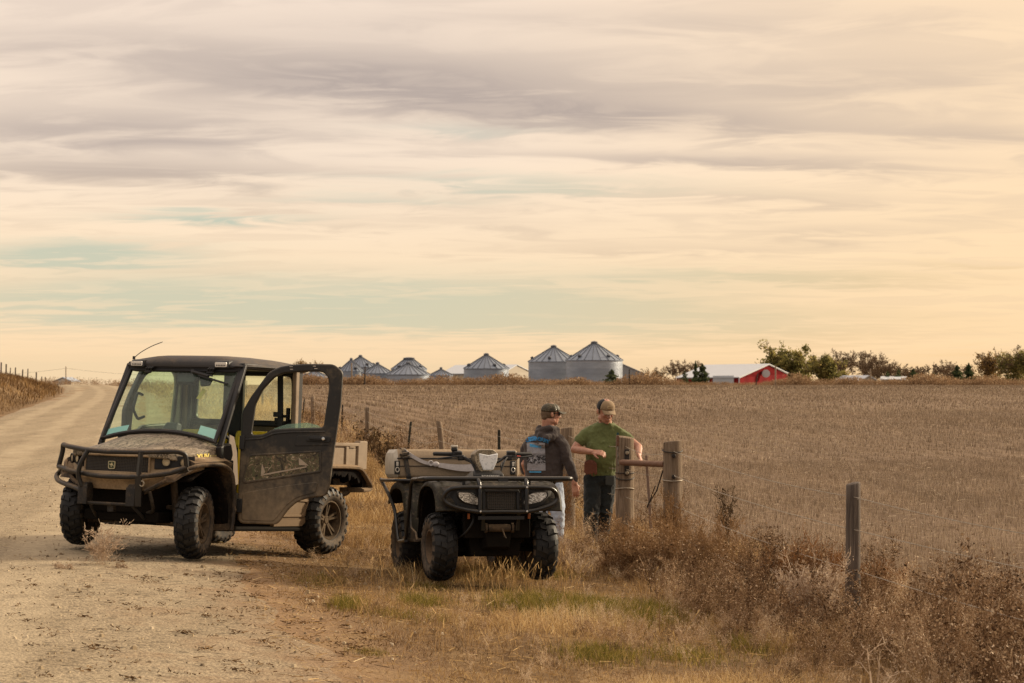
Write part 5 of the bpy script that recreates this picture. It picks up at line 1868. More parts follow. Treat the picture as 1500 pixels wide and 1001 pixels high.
# ------------------------------------------------------------------ the quad bike
ATV = thing('quad_bike', 'black and camouflage quad bike with tube bumper and racks, standing in dry roadside grass', 'quad bike',
            (-0.204, 18.5, -0.168), rot_xyz(-1.321, -0.052, -0.012))
AX = -1.29
M_ATV = dirty('quad_black_plastic', (0.011, 0.0105, 0.010), 0.20, 0.35, up=0.3, dust=(0.17, 0.12, 0.072), zr=(0.1, 0.7))
M_RACK = dirty('quad_black_tube', (0.013, 0.013, 0.013), 0.06, 0.28, up=0.28, dust=(0.24, 0.18, 0.11), spec=0.5)
M_ATYRE = M_TYRE
M_ARIM = dirty('brown_steel_rim', (0.06, 0.04, 0.025), 0.5, 0.6, dust=(0.16, 0.105, 0.06))

wheel(ATV, (0, 0.462, 0.300), 0.308, 0.225, 0.150, 1, 17, 0, 0.024, steer=0.03, mrim=M_ARIM)
wheel(ATV, (0, -0.462, 0.300), 0.308, 0.225, 0.150, -1, 17, 0, 0.024, steer=0.03, mrim=M_ARIM)
wheel(ATV, (AX, 0.470, 0.305), 0.312, 0.275, 0.145, 1, 16, 0, 0.026, mrim=M_ARIM)
wheel(ATV, (AX, -0.470, 0.305), 0.312, 0.275, 0.145, -1, 16, 0, 0.026, mrim=M_ARIM)

# hood and tank
q = MB()


def aring(x, hw, zb, zt, flat=0.6):
    pts = []
    for k in range(13):
        y = hw * (-1 + 2 * k / 12)
        a = abs(y) / hw
        pts.append((x, y, zt - (zt - zb) * 0.30 * max(0.0, (a - flat) / (1 - flat)) ** 2))
    return pts + [(x, hw, zb), (x, -hw, zb)]


q.loft([aring(0.425, 0.22, 0.625, 0.80), aring(0.40, 0.30, 0.62, 0.835), aring(0.30, 0.36, 0.62, 0.872), aring(0.12, 0.34, 0.60, 0.900), aring(-0.06, 0.25, 0.60, 0.920), aring(-0.20, 0.18, 0.6, 0.95, 0.3), aring(-0.42, 0.165, 0.6, 0.985, 0.2), aring(-0.55, 0.15, 0.6, 0.93, 0.2), aring(-0.62, 0.13, 0.6, 0.88, 0.2)])
ahood = q.build('hood', M_CAMO_DK, ATV, bevel=0.012)
q = MB()
q.loft([[(0.05, y, 0.895), (0.05, y, 0.948), (-0.02, y * 0.9, 0.985), (-0.12, y * 0.8, 0.985), (-0.12, y * 0.8, 0.90)] for y in (-0.155, -0.05, 0.05, 0.125)])
q.build('front_cover', M_VINYL, ATV, bevel=0.012)
MB().text('FOREMAN', 0.034, basis((0.054, -0.002, 0.927), (0, 1, 0), (-0.35, 0, 0.94), (0.94, 0, 0.35)), 0.003, 0.001, sx=1.05).build('lettering', plain('white_decal', (0.6, 0.58, 0.52), 0.5, var=0.05), ATV, smooth=False)

# grille between the lamps
g = MB()
g.plate(round_poly([(-0.125, 0.635), (0.125, 0.635), (0.135, 0.79), (-0.135, 0.79)], 0.015), th=0.02, bevel=0.004, M=basis((0.428, 0, 0), (0, 1, 0), (0, 0, 1), (1, 0, 0)))
gr = g.build('grille', m_mesh, ATV)
g = MB()
for y in (-0.155, 0.155):
    g.beam((0.435, y, 0.63), (0.43, y, 0.795), 0.028, 0.02, (1, 0, 0))
g.beam((0.435, -0.16, 0.797), (0.435, 0.16, 0.797), 0.02, 0.02)
g.build('frame', M_ATV, gr, bevel=0.004)

# fenders
def shell(arc, y0, y1, s, lip=0.03, n=4, crown=0.02):
    P = smooth_path([(x, 0, z) for x, z in arc], n)
    rings = []
    for i, p in enumerate(P):
        a = P[max(0, i - 1)]
        c = P[min(len(P) - 1, i + 1)]
        t = np.array([c[0] - a[0], c[2] - a[2]])
        t /= max(1e-6, np.linalg.norm(t))
        nx, nz_ = (t[1], -t[0])
        if nz_ * 1.0 + (p[0] * 0) < 0:
            nx, nz_ = -nx, -nz_
        o = lambda d: (p[0] + nx * d, p[2] + nz_ * d)
        ring = []
        for (yy, d) in ((y0, 0.0), (y0 * 0.4 + y1 * 0.6, crown), (y1 - 0.02, crown * 0.6), (y1, -0.012), (y1 + 0.004, -lip), (y1 - 0.012, -lip), (y1 - 0.02, -0.02), (y0 * 0.4 + y1 * 0.6, -0.008), (y0, -0.02)):
            x_, z_ = o(d)
            ring.append((x_, s * yy, z_))
        rings.append(ring)
    return MB().loft(rings)


for s in (-1, 1):
    f = shell([(0.40, 0.62), (0.36, 0.74), (0.24, 0.835), (0.05, 0.868), (-0.18, 0.862), (-0.34, 0.80), (-0.42, 0.68), (-0.46, 0.56)], 0.24, 0.575, s)
    f.build('front_fender', M_CAMO_DK, ATV, bevel=0.004)
    f = shell([(0.33, 0.62), (0.30, 0.72), (0.20, 0.80), (0.05, 0.832), (-0.17, 0.826), (-0.31, 0.77), (-0.395, 0.66), (-0.44, 0.52), (-0.49, 0.38)], 0.20, 0.560, s, 0.01, 4, 0.0)
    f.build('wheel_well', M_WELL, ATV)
    f = MB()
    f.loft([[(0.43, s * 0.19, 0.615), (0.43, s * 0.19, 0.82), (0.34, s * 0.19, 0.85), (0.30, s * 0.19, 0.62)], [(0.415, s * 0.38, 0.655), (0.415, s * 0.38, 0.825), (0.33, s * 0.40, 0.85), (0.28, s * 0.38, 0.63)], [(0.37, s * 0.47, 0.70), (0.37, s * 0.47, 0.805), (0.28, s * 0.50, 0.84), (0.22, s * 0.48, 0.66)], [(0.30, s * 0.52, 0.735), (0.30, s * 0.52, 0.79), (0.22, s * 0.54, 0.82), (0.20, s * 0.53, 0.70)]])
    f.build('lamp_housing', M_ATV, ATV, bevel=0.008)
    # headlamp: reflector bowl behind a clear lens
    hp = round_poly([(0.195, 0.665), (0.205, 0.745), (0.30, 0.790), (0.430, 0.795), (0.425, 0.745), (0.36, 0.695), (0.26, 0.672)], 0.02)
    hp = [(a * s, c) for a, c in hp]
    Mh = basis((0.432, 0, 0), (0, 1, 0), (0, 0, 1), (1, 0, 0))
    tl = Matrix.Translation((0.432, s * 0.195, 0)) @ Matrix.Rotation(-s * 0.32, 4, 'Z') @ Matrix.Translation((0, -s * 0.195, 0)) @ basis((0, 0, 0), (0, 1, 0), (0, 0, 1), (1, 0, 0))
    rim_ = MB().plate(hp, [[(s * 0.31 + (a - s * 0.31) * 0.88, 0.735 + (c - 0.735) * 0.84) for a, c in hp]], 0.024, 0.004, M=tl).build('headlight', M_ATV, ATV)
    mch, b, bs, out = new_mat('facetted_reflector')
    oc = b.n('ShaderNodeTexCoord').outputs['Object']
    vv = b.n('ShaderNodeTexVoronoi', {'Vector': b.mapping(oc, scale=(1, 1, 1.8)), 'Scale': 75.0})
    b.put(bs.inputs['Base Color'], b.ramp(b.n('ShaderNodeSeparateColor', {0: vv.outputs['Color']}).outputs[0], [(0.0, (0.10, 0.09, 0.075)), (0.45, (0.42, 0.40, 0.36)), (0.75, (0.70, 0.68, 0.62)), (1.0, (0.85, 0.83, 0.77))]))
    bs.inputs['Metallic'].default_value = 0.5
    bs.inputs['Roughness'].default_value = 0.3
    MB().plate([(s * 0.31 + (a - s * 0.31) * 0.90, 0.735 + (c - 0.735) * 0.86) for a, c in hp], th=0.004, M=tl @ Matrix.Translation((0, 0, 0.004))).build('reflector', mch, rim_, smooth=False)
    # rear fender and the panel below it
    f = shell([(-0.84, 0.40), (-0.88, 0.58), (-0.94, 0.74), (-1.06, 0.845), (-1.30, 0.875), (-1.52, 0.862), (-1.66, 0.80), (-1.74, 0.70)], 0.18, 0.60, s, 0.05)
    f.build('rear_fender', M_CAMO_DK, ATV, bevel=0.004)
    f = shell([(-0.89, 0.45), (-0.92, 0.58), (-0.98, 0.72), (-1.08, 0.81), (-1.30, 0.838), (-1.50, 0.826), (-1.62, 0.77), (-1.70, 0.69)], 0.16, 0.585, s, 0.01, 4, 0.0)
    f.build('wheel_well', M_WELL, ATV)
    f = MB()
    f.plate(round_poly([(-0.50, 0.33), (-0.90, 0.33), (-0.93, 0.55), (-0.97, 0.72), (-0.90, 0.74), (-0.80, 0.46), (-0.60, 0.42)], 0.02), th=0.02, bevel=0.003, M=basis((0, s * 0.555, 0), (1, 0, 0), (0, 0, 1), (0, -1, 0)))
    f.plate([(-0.50, 0.20), (-0.92, 0.20), (-0.92, 0.58), (-0.50, 0.58)], th=0.02, M=basis((0, 0, 0.345), (1, 0, 0), (0, s, 0), (0, 0, s)))
    f.loft([[(-0.88, s * 0.18, 0.36), (-0.88, s * 0.58, 0.36), (-0.86, s * 0.58, 0.36), (-0.86, s * 0.18, 0.36)], [(-1.0, s * 0.18, 0.82), (-1.0, s * 0.585, 0.82), (-0.98, s * 0.585, 0.82), (-0.98, s * 0.18, 0.82)]])
    f.build('footwell', M_ATV, ATV, bevel=0.003)
    # nerf tubes protecting the fenders
    f = MB()
    f.tube(fillet([(0.10, s * 0.675, 0.905), (-0.155, s * 0.675, 0.905), (-0.235, s * 0.67, 0.875), (-0.47, s * 0.645, 0.62), (-0.66, s * 0.635, 0.345), (-1.03, s * 0.635, 0.325), (-1.17, s * 0.64, 0.62), (-1.36, s * 0.66, 0.76), (-1.74, s * 0.67, 0.915)], 0.07), 0.017, 8)
    f.beam((-0.66, s * 0.635, 0.355), (-1.02, s * 0.60, 0.335), 0.03, 0.05)
    f.build('fender_guard', M_RACK, ATV)
    # front shock and arm
    f = MB()
    f.tube([(0.03, s * 0.36, 0.33), (-0.02, s * 0.25, 0.66)], 0.03, 10)
    for k in range(7):
        c_ = Vector((0.03, s * 0.36, 0.33)).lerp(Vector((-0.02, s * 0.25, 0.66)), 0.25 + 0.1 * k)
        f.ell(c_, (0.045, 0.045, 0.012), nu=10, nv=5)
    f.tube([(0.06, s * 0.14, 0.28), (0.02, s * 0.40, 0.27)], 0.02, 8)
    f.tube([(0.02, s * 0.14, 0.44), (0.01, s * 0.40, 0.40)], 0.016, 8)
    f.build('suspension_arm', M_DARK, ATV)
    MB().box((0.36, s * 0.275, 0.575), (0.02, 0.022, 0.05)).build('reflector', plain('orange_reflector', (0.35, 0.10, 0.02), 0.4), ATV, bevel=0.004)

# bumper guard
q = MB()
loop = [(0.485, -0.36, 0.828), (0.49, 0.0, 0.828), (0.485, 0.36, 0.828), (0.455, 0.475, 0.805), (0.43, 0.515, 0.735), (0.445, 0.455, 0.672), (0.485, 0.235, 0.617), (0.49, 0.0, 0.615), (0.485, -0.235, 0.617), (0.445, -0.455, 0.672), (0.43, -0.515, 0.735), (0.455, -0.475, 0.805)]
q.tube(smooth_path(loop, 6, True), 0.020, 10, closed=True)
for y in (-0.21, 0.225):
    q.tube(fillet([(0.30, y, 0.900), (0.46, y, 0.900), (0.495, y * 0.97, 0.81), (0.495, y * 0.97, 0.617)], 0.06), 0.019, 10)
q.beam((0.44, -0.21, 0.56), (0.44, 0.21, 0.56), 0.02, 0.03)
for y in (-0.16, 0.16):
    q.beam((0.44, y, 0.62), (0.40, y, 0.45), 0.03, 0.02, (1, 0, 0))
q.build('bumper_guard', M_RACK, ATV)
# winch with its hook, hose and cross bolts under the guard
q = MB()
q.tube([(0.36, -0.10, 0.47), (0.36, 0.10, 0.47)], 0.035, 12)
for y in (-0.12, 0.12):
    q.lathe([(0.0, 0.0), (0.045, 0.0), (0.045, 0.02), (0.0, 0.02)], 14, 'Y', c=(0.36, y - 0.01, 0.47))
q.tube(smooth_path([(0.40, 0.02, 0.46), (0.44, 0.02, 0.44), (0.45, 0.03, 0.40), (0.43, 0.045, 0.385), (0.42, 0.03, 0.40)], 4), 0.007, 6)
q.build('winch', M_MUD, ATV)
q = MB()
q.tube(smooth_path([(0.30, -0.22, 0.62), (0.36, -0.24, 0.52), (0.30, -0.30, 0.42), (0.12, -0.36, 0.36)], 5), 0.009, 6)
q.build('hose', M_VINYL, ATV)
for y in (-0.21, 0.225):
    for z in (0.828, 0.617):
        MB().lathe([(0.0, 0.012), (0.009, 0.010), (0.011, 0.0)], 8, 'X', c=(0.508, y * 0.97, z)).build('bolt', M_CHROME, ATV)
# racks
q = MB()
q.tube(fillet([(-0.12, -0.60, 0.900), (0.16, -0.685, 0.905), (0.43, -0.66, 0.905), (0.43, 0.66, 0.905), (0.16, 0.685, 0.905), (-0.12, 0.60, 0.900)], 0.09), 0.021, 10)
q.tube([(-0.12, -0.60, 0.900), (-0.12, 0.60, 0.900)], 0.015, 8)
q.tube([(0.10, -0.675, 0.900), (0.10, 0.675, 0.900)], 0.013, 8)
q.tube([(0.27, -0.67, 0.900), (0.27, 0.67, 0.900)], 0.013, 8)
for y in (-0.48, -0.22, 0.22, 0.48):
    q.tube([(-0.12, y, 0.897), (0.43, y, 0.897)], 0.011, 8)
for y in (-0.30, 0.30):
    q.tube([(0.28, y, 0.90), (0.28, y, 0.80)], 0.014, 8)
q.beam((0.445, -0.03, 0.895), (0.445, 0.06, 0.895), 0.03, 0.03)
q.build('front_rack', M_RACK, ATV)
q = MB()
q.tube(fillet([(-0.92, -0.40, 0.895), (-0.92, -0.68, 0.900), (-1.72, -0.68, 0.905), (-1.72, 0.68, 0.905), (-0.92, 0.68, 0.900), (-0.92, 0.40, 0.895)], 0.08), 0.016, 10)
q.tube([(-0.92, -0.42, 0.895), (-0.92, 0.42, 0.895)], 0.014, 8)
for y in (-0.45, -0.15, 0.15, 0.45):
    q.tube([(-0.92, y, 0.893), (-1.72, y, 0.893)], 0.011, 8)
for y in (-0.3, 0.3):
    q.tube([(-1.25, y, 0.90), (-1.25, y, 0.82)], 0.016, 8)
q.build('rear_rack', M_RACK, ATV)
# body between the wheels
q = MB()
q.loft([[(0.34, y, z) for y, z in ((-0.10, 0.30), (0.10, 0.30), (0.15, 0.60), (-0.15, 0.60))], [(0.1, y, z) for y, z in ((-0.16, 0.24), (0.16, 0.24), (0.20, 0.66), (-0.20, 0.66))], [(-0.5, y, z) for y, z in ((-0.20, 0.22), (0.20, 0.22), (0.22, 0.70), (-0.22, 0.70))], [(-1.0, y, z) for y, z in ((-0.18, 0.24), (0.18, 0.24), (0.20, 0.80), (-0.20, 0.80))], [(-1.55, y, z) for y, z in ((-0.12, 0.36), (0.12, 0.36), (0.18, 0.78), (-0.18, 0.78))]])
q.box((0.26, 0, 0.50), (0.10, 0.60, 0.24))
q.loft([[(0.22, y, z) for y, z in ((-0.22, 0.22), (0.22, 0.22), (0.26, 0.50), (-0.26, 0.50))], [(-0.9, y, z) for y, z in ((-0.28, 0.18), (0.28, 0.18), (0.30, 0.50), (-0.30, 0.50))]])
q.tube([(AX, -0.40, 0.305), (AX, 0.40, 0.305)], 0.045, 10)
q.ell((AX, 0.0, 0.30), (0.12, 0.12, 0.11))
q.tube([(0.0, -0.40, 0.30), (0.0, 0.40, 0.30)], 0.025, 10)
q.build('chassis', M_DARK, ATV, bevel=0.015)
q = MB()
q.loft([[(x, y, z) for y, z in ((-hw, zt - 0.10), (-hw * 0.92, zt - 0.02), (-hw * 0.5, zt), (hw * 0.5, zt), (hw * 0.92, zt - 0.02), (hw, zt - 0.10))] for x, hw, zt in ((-0.50, 0.10, 0.96), (-0.60, 0.15, 0.935), (-0.80, 0.18, 0.915), (-1.0, 0.19, 0.93), (-1.08, 0.17, 0.92))])
q.build('seat', M_VINYL, ATV, bevel=0.02)

# handlebar, grips, levers and the lamp on top
q = MB()
bar = [(-0.22, -0.31, 1.132), (-0.20, -0.20, 1.118), (-0.16, -0.12, 1.055), (-0.16, 0.12, 1.055), (-0.20, 0.20, 1.118), (-0.22, 0.31, 1.132)]
q.tube(fillet(bar, 0.05), 0.012, 8)
q.tube([(-0.15, 0, 1.05), (-0.05, 0, 0.80)], 0.03, 10)
hb = q.build('handlebar', M_VINYL, ATV)
for s in (-1, 1):
    MB().tube([(-0.225, s * 0.30, 1.133), (-0.235, s * 0.305, 1.134), (-0.255, s * 0.455, 1.136), (-0.255, s * 0.465, 1.136)], [0.017, 0.019, 0.018, 0.014], 10).build('grip', M_VINYL, hb)
    q = MB()
    q.box((-0.20, s * 0.255, 1.135), (0.07, 0.085, 0.06), (0, 0.2, -s * 0.15))
    q.box((-0.17, s * 0.225, 1.10), (0.05, 0.06, 0.05))
    if s < 0:
        q.box((-0.19, s * 0.282, 1.178), (0.05, 0.055, 0.035))
    q.build('switch_box', M_VINYL, hb, bevel=0.010)
    MB().tube(smooth_path([(-0.15, s * 0.25, 1.115), (-0.14, s * 0.33, 1.105), (-0.17, s * 0.44, 1.090 if s < 0 else 1.118)], 4), 0.0085, 6).build('brake_lever', M_VINYL, hb)
    q = MB()
    for k in range(3):
        q.tube(smooth_path([(-0.17, s * (0.22 - 0.01 * k), 1.11 - 0.012 * k), (-0.08, s * (0.17 - 0.02 * k), 1.08 - 0.02 * k), (-0.04, s * 0.12, 0.98), (-0.05, s * 0.09, 0.90)], 5), 0.006, 6)
    q.build('cable', M_VINYL, hb)
MB().box((-0.19, -0.283, 1.203), (0.052, 0.06, 0.02)).build('reservoir_cap', plain('pale_cap', (0.55, 0.50, 0.42), 0.5), hb, bevel=0.006)
MB().tube([(-0.145, 0.295, 1.110), (-0.148, 0.330, 1.107)], 0.011, 8).build('red_tip', plain('red_plastic', (0.45, 0.05, 0.03), 0.5), hb)
q = MB()
pod_o = [(-0.02, 0.965), (0.06, 0.97), (0.10, 1.04), (0.125, 1.12), (0.085, 1.172), (-0.085, 1.172), (-0.125, 1.12), (-0.10, 1.04), (-0.06, 0.97)]
pr = round_poly([(-0.055, 0.965), (0.055, 0.965), (0.10, 1.05), (0.122, 1.13), (0.075, 1.172), (-0.075, 1.172), (-0.122, 1.13), (-0.10, 1.05)], 0.02)
q.loft([[(-0.20, a * 0.75, 1.08 + (c - 1.08) * 0.7) for a, c in pr], [(-0.13, a * 0.96, c) for a, c in pr], [(-0.04, a, c + 0.004) for a, c in pr], [(0.00, a * 0.93, 1.07 + (c - 1.07) * 0.95) for a, c in pr], [(-0.012, a * 0.78, 1.065 + (c - 1.065) * 0.80) for a, c in pr]])
pod = q.build('lamp_pod', M_CAMO, hb, bevel=0.004)
pl_ = round_poly([(-0.045, 0.985), (0.045, 0.985), (0.078, 1.06), (0.088, 1.135), (0.0, 1.118), (-0.088, 1.135), (-0.078, 1.06)], 0.01)
ml, b, bs, out = new_mat('frosted_lens')
oc = b.n('ShaderNodeTexCoord').outputs['Object']
vv = b.n('ShaderNodeTexVoronoi', {'Vector': oc, 'Scale': 70.0})
b.put(bs.inputs['Base Color'], b.ramp(b.n('ShaderNodeSeparateColor', {0: vv.outputs['Color']}).outputs[0], [(0.0, (0.66, 0.68, 0.68)), (0.3, (0.86, 0.88, 0.88)), (1.0, (0.95, 0.96, 0.95))]))
bs.inputs['Roughness'].default_value = 0.18
MB().plate(pl_, th=0.022, bevel=0.006, M=basis((-0.002, 0, 0), (0, 1, 0), (0.08, 0, 1), (1, 0, -0.08))).build('headlight', ml, pod)
for i_, ch in enumerate(('lamp_pod',)):
    pass
# the lamp pod points a little to the vehicle's own right
for o_ in (pod,):
    o_.location = (0.0, -0.03, 0.0)

# ------------------------------------------------------------------ hard case lashed across the rear rack
CASE = thing('cargo_case', 'long tan hard plastic case strapped across the back rack of the quad bike', 'case', ATV.location, ATV.rotation_euler)
mcase = dirty('tan_case_plastic', (0.25, 0.190, 0.125), 0.40, 0.6, up=0.2, dust=(0.37, 0.28, 0.18), scale=9.0, bump=0.25)
mend = dirty('worn_pale_case', (0.56, 0.51, 0.42), 0.20, 0.5, up=0.1, dust=(0.34, 0.27, 0.18), scale=7.0)
cy0, cy1 = -0.665, 0.560


def case_ring(y, ins):
    return [(x, y, z) for x, z in round_poly([(-1.045 - ins, 0.925 + ins), (-1.045 - ins, 1.115), (-1.10 - ins, 1.195 - ins), (-1.52 + ins, 1.200 - ins), (-1.58 + ins, 1.12), (-1.58 + ins, 0.925 + ins)], 0.03, 3)]


q = MB()
q.loft([case_ring(cy0 + 0.03, 0.0), case_ring(cy1 - 0.03, 0.0), case_ring(cy1, 0.03)])
body = q.build('body', mcase, CASE, bevel=0.004)
MB().loft([case_ring(cy0, 0.035), case_ring(cy0 + 0.03, 0.0), case_ring(cy0 + 0.032, 0.002)]).build('end_cap', mend, CASE, bevel=0.004)
q = MB()
q.tube([(-1.042, cy0 + 0.02, 1.108), (-1.042, cy1 - 0.02, 1.108)], 0.006, 6)
q.tube([(-1.040, cy0 + 0.04, 1.035), (-1.040, cy1 - 0.04, 1.035)], 0.004, 6)
q.build('lid_seam', M_VINYL, body)
for y in (-0.645, 0.485):
    q = MB()
    q.box((-1.040, y, 1.02), (0.02, 0.052, 0.13))
    lt = q.build('latch', M_VINYL, CASE, bevel=0.006)
    q = MB()
    q.tube([(-1.028, y + 0.017 * math.cos(a), 1.00 + 0.022 * math.sin(a)) for a in np.linspace(0, 6.28, 14, endpoint=False)], 0.005, 6, closed=True)
    q.box((-1.030, y, 1.055), (0.012, 0.022, 0.04))
    q.build('buckle', plain('bright_steel', (0.62, 0.58, 0.50), 0.35, 0.5), lt, bevel=0.003)


def ribbon(mb, pts, w, th=0.006, up=(0, 0, 1)):
    """flat webbing through the points, wide along up"""
    P = smooth_path(pts, 5)
    rings = []
    for i, p in enumerate(P):
        wv = w[0] + (w[1] - w[0]) * i / (len(P) - 1) if hasattr(w, '__len__') else w
        p = Vector(p)
        d = Vector(P[min(i + 1, len(P) - 1)]) - Vector(P[max(i - 1, 0)])
        d.normalize()
        u = Vector(up) - d * Vector(up).dot(d)
        u.normalize()
        n = d.cross(u)
        rings.append([p + u * wv / 2 + n * th / 2, p + u * wv / 2 - n * th / 2, p - u * wv / 2 - n * th / 2, p - u * wv / 2 + n * th / 2])
    return mb.loft(rings)


m_silver = plain('silver_webbing', (0.50, 0.47, 0.46), 0.5, var=0.3, scale=40)
q = MB()
ribbon(q, [(-1.09, -0.575, 1.185), (-1.040, -0.50, 1.130), (-1.030, -0.42, 1.085), (-1.026, -0.35, 1.060), (-1.024, -0.30, 1.052)], (0.035, 0.030))
ribbon(q, [(-1.022, -0.25, 1.050), (-1.018, -0.10, 1.030), (-1.015, 0.05, 1.025), (-1.018, 0.22, 1.045)], (0.035, 0.065))
ribbon(q, [(-1.014, -0.25, 1.035), (-1.005, -0.10, 1.008), (-1.004, 0.05, 1.000), (-1.012, 0.20, 1.025)], (0.02, 0.035))
q.ell((-1.016, -0.275, 1.052), (0.016, 0.035, 0.026))
q.tube([(-1.012, -0.325 + 0.02 * math.cos(a), 1.062 + 0.022 * math.sin(a)) for a in np.linspace(0, 6.28, 12, endpoint=False)], 0.007, 6, closed=True)
q.build('strap', m_silver, CASE)
q = MB()
ribbon(q, [(-1.20, -0.572, 1.204), (-1.09, -0.572, 1.198), (-1.044, -0.565, 1.115), (-1.034, -0.548, 1.01), (-1.030, -0.535, 0.93), (-1.06, -0.53, 0.89)], 0.045, 0.006, (0, 1, 0))
q.box((-1.035, -0.575, 1.150), (0.05, 0.085, 0.025), (0.2, 0, 0.1))
q.box((-1.030, -0.565, 1.118), (0.04, 0.075, 0.02), (0.2, 0, 0.1))
q.build('ratchet_strap', dirty('black_webbing', (0.02, 0.02, 0.02), 0.3, 0.6, up=0.3), CASE, bevel=0.003)
# ------------------------------------------------------------------ the two men
SK = (0.46, 0.245, 0.16)
m_skin, b, bs, out = new_mat('skin')
oc = b.n('ShaderNodeTexCoord').outputs['Object']
b.put(bs.inputs['Base Color'], b.mix(b.ss(b.noise(oc, 16.0, 5.0, 0.65), 0.32, 0.68), (0.52, 0.285, 0.195), (0.38, 0.165, 0.105)))
bs.inputs['Roughness'].default_value = 0.5
bs.inputs['Subsurface Weight'].default_value = 0.08
bs.inputs['Subsurface Radius'].default_value = (0.01, 0.004, 0.002)


def cloth(name, col, var=0.25, fold=0.5, scale=9.0, stretch=(1, 1, 0.5), dist=0.02):
    m, b, bs, out = new_mat(name)
    oc = b.n('ShaderNodeTexCoord').outputs['Object']
    w = b.mapping(oc, scale=stretch)
    n1 = b.noise(w, scale, 3.0, 0.5, 1.0)
    n2 = b.noise(oc, 160.0, 2.0, 0.6)
    n3 = b.noise(oc, 5.0, 4.0, 0.6)
    b.put(bs.inputs['Base Color'], b.mix(b.math('ADD', b.math('MULTIPLY', n3, 0.7), b.math('MULTIPLY', n2, 0.3)), tuple(c * (1 - var) for c in col), tuple(c * (1 + var) for c in col)))
    bs.inputs['Roughness'].default_value = 0.9
    bs.inputs['Specular IOR Level'].default_value = 0.15
    bs.inputs['Sheen Weight'].default_value = 0.15
    bp = b.n('ShaderNodeBump', {'Strength': fold, 'Distance': dist, 'Height': b.math('ADD', n1, b.math('MULTIPLY', n2, 0.03))})
    b.put(bs.inputs['Normal'], bp.outputs[0])
    return m


def fingers(mb, wrist, hand_dir, palm_n, thumb_side, curl, scale=1.0, spread=0.05):
    """palm and five bent fingers; curl in radians per joint; bend is towards palm_n"""
    W, d, n = Vector(wrist), Vector(hand_dir).normalized(), Vector(palm_n)
    n = (n - d * n.dot(d)).normalized()
    s_ = d.cross(n).normalized() * thumb_side
    L = 0.095 * scale
    for k in range(5):
        off = (-0.030 + 0.015 * k) * scale
        mb.cone(W + s_ * off * 0.7, W + d * L + s_ * off * 1.15, 0.016 * scale, 0.0125 * scale, 10)
    lens = [0.070, 0.080, 0.075, 0.060]
    for k in range(4):
        off = (0.033 - 0.0215 * k) * scale
        p = W + d * L + s_ * off
        ang = curl * (0.55 + 0.10 * k)
        dd = (d + s_ * (spread * (1.5 - k))).normalized()
        r_ = [0.0100, 0.0093, 0.0085, 0.0072]
        for j in range(3):
            v = dd * math.cos(ang) + n * math.sin(ang)
            e = p + v * lens[k] * scale * (0.46, 0.32, 0.24)[j]
            mb.cone(p, e, r_[j] * scale, r_[j + 1] * scale, 8)
            p = e
            ang += curl
    p = W + d * 0.030 * scale + s_ * 0.036 * scale
    v1 = (d * 0.75 + s_ * 0.75 + n * 0.35).normalized()
    v2 = (d * 0.95 + s_ * 0.25 + n * 0.45).normalized()
    mb.cone(W + d * 0.02 * scale + s_ * 0.02 * scale, p + v1 * 0.035 * scale, 0.018 * scale, 0.012 * scale, 8)
    mb.cone(p + v1 * 0.035 * scale, p + v1 * 0.035 * scale + v2 * 0.035 * scale, 0.0115 * scale, 0.009 * scale, 8)


def head(mb, c, M3, k=1.0):
    """c centre of the skull, M3 columns: face right, face forward, up"""
    T = Matrix.Translation(c) @ M3.to_4x4() @ Matrix.Diagonal((k, k, k, 1))
    mb.ell((0, 0.0, 0.03), (0.077, 0.096, 0.098), M=T)
    mb.ell((0, 0.020, -0.035), (0.066, 0.076, 0.078), M=T)
    mb.ell((0, 0.045, -0.078), (0.048, 0.046, 0.038), M=T)
    mb.ell((0, 0.072, -0.100), (0.022, 0.020, 0.016), M=T)
    for s in (-1, 1):
        mb.ell((s * 0.052, 0.01, -0.070), (0.020, 0.040, 0.030), M=T)
        mb.ell((s * 0.034, 0.072, -0.022), (0.023, 0.020, 0.020), M=T)
        mb.ell((s * 0.030, 0.080, 0.030), (0.026, 0.016, 0.011), M=T)
        mb.ell((s * 0.080, -0.008, -0.004), (0.011, 0.022, 0.033), rot=(0.15, 0, s * 0.35), M=T)
    mb.cone(T @ Vector((0, 0.088, 0.018)), T @ Vector((0, 0.112, -0.026)), 0.009 * k, 0.015 * k, 10)
    for s in (-1, 1):
        mb.ell((s * 0.012, 0.100, -0.030), (0.009, 0.011, 0.009), M=T)
    mb.ell((0, 0.089, -0.060), (0.026, 0.012, 0.007), M=T)
    mb.ell((0, 0.088, -0.071), (0.022, 0.012, 0.007), M=T)
    return T


def m3(fwd, up=(0, 0, 1)):
    f = Vector(fwd).normalized()
    r = f.cross(Vector(up)).normalized()
    u = r.cross(f).normalized()
    return Matrix((r, f, u)).transposed()


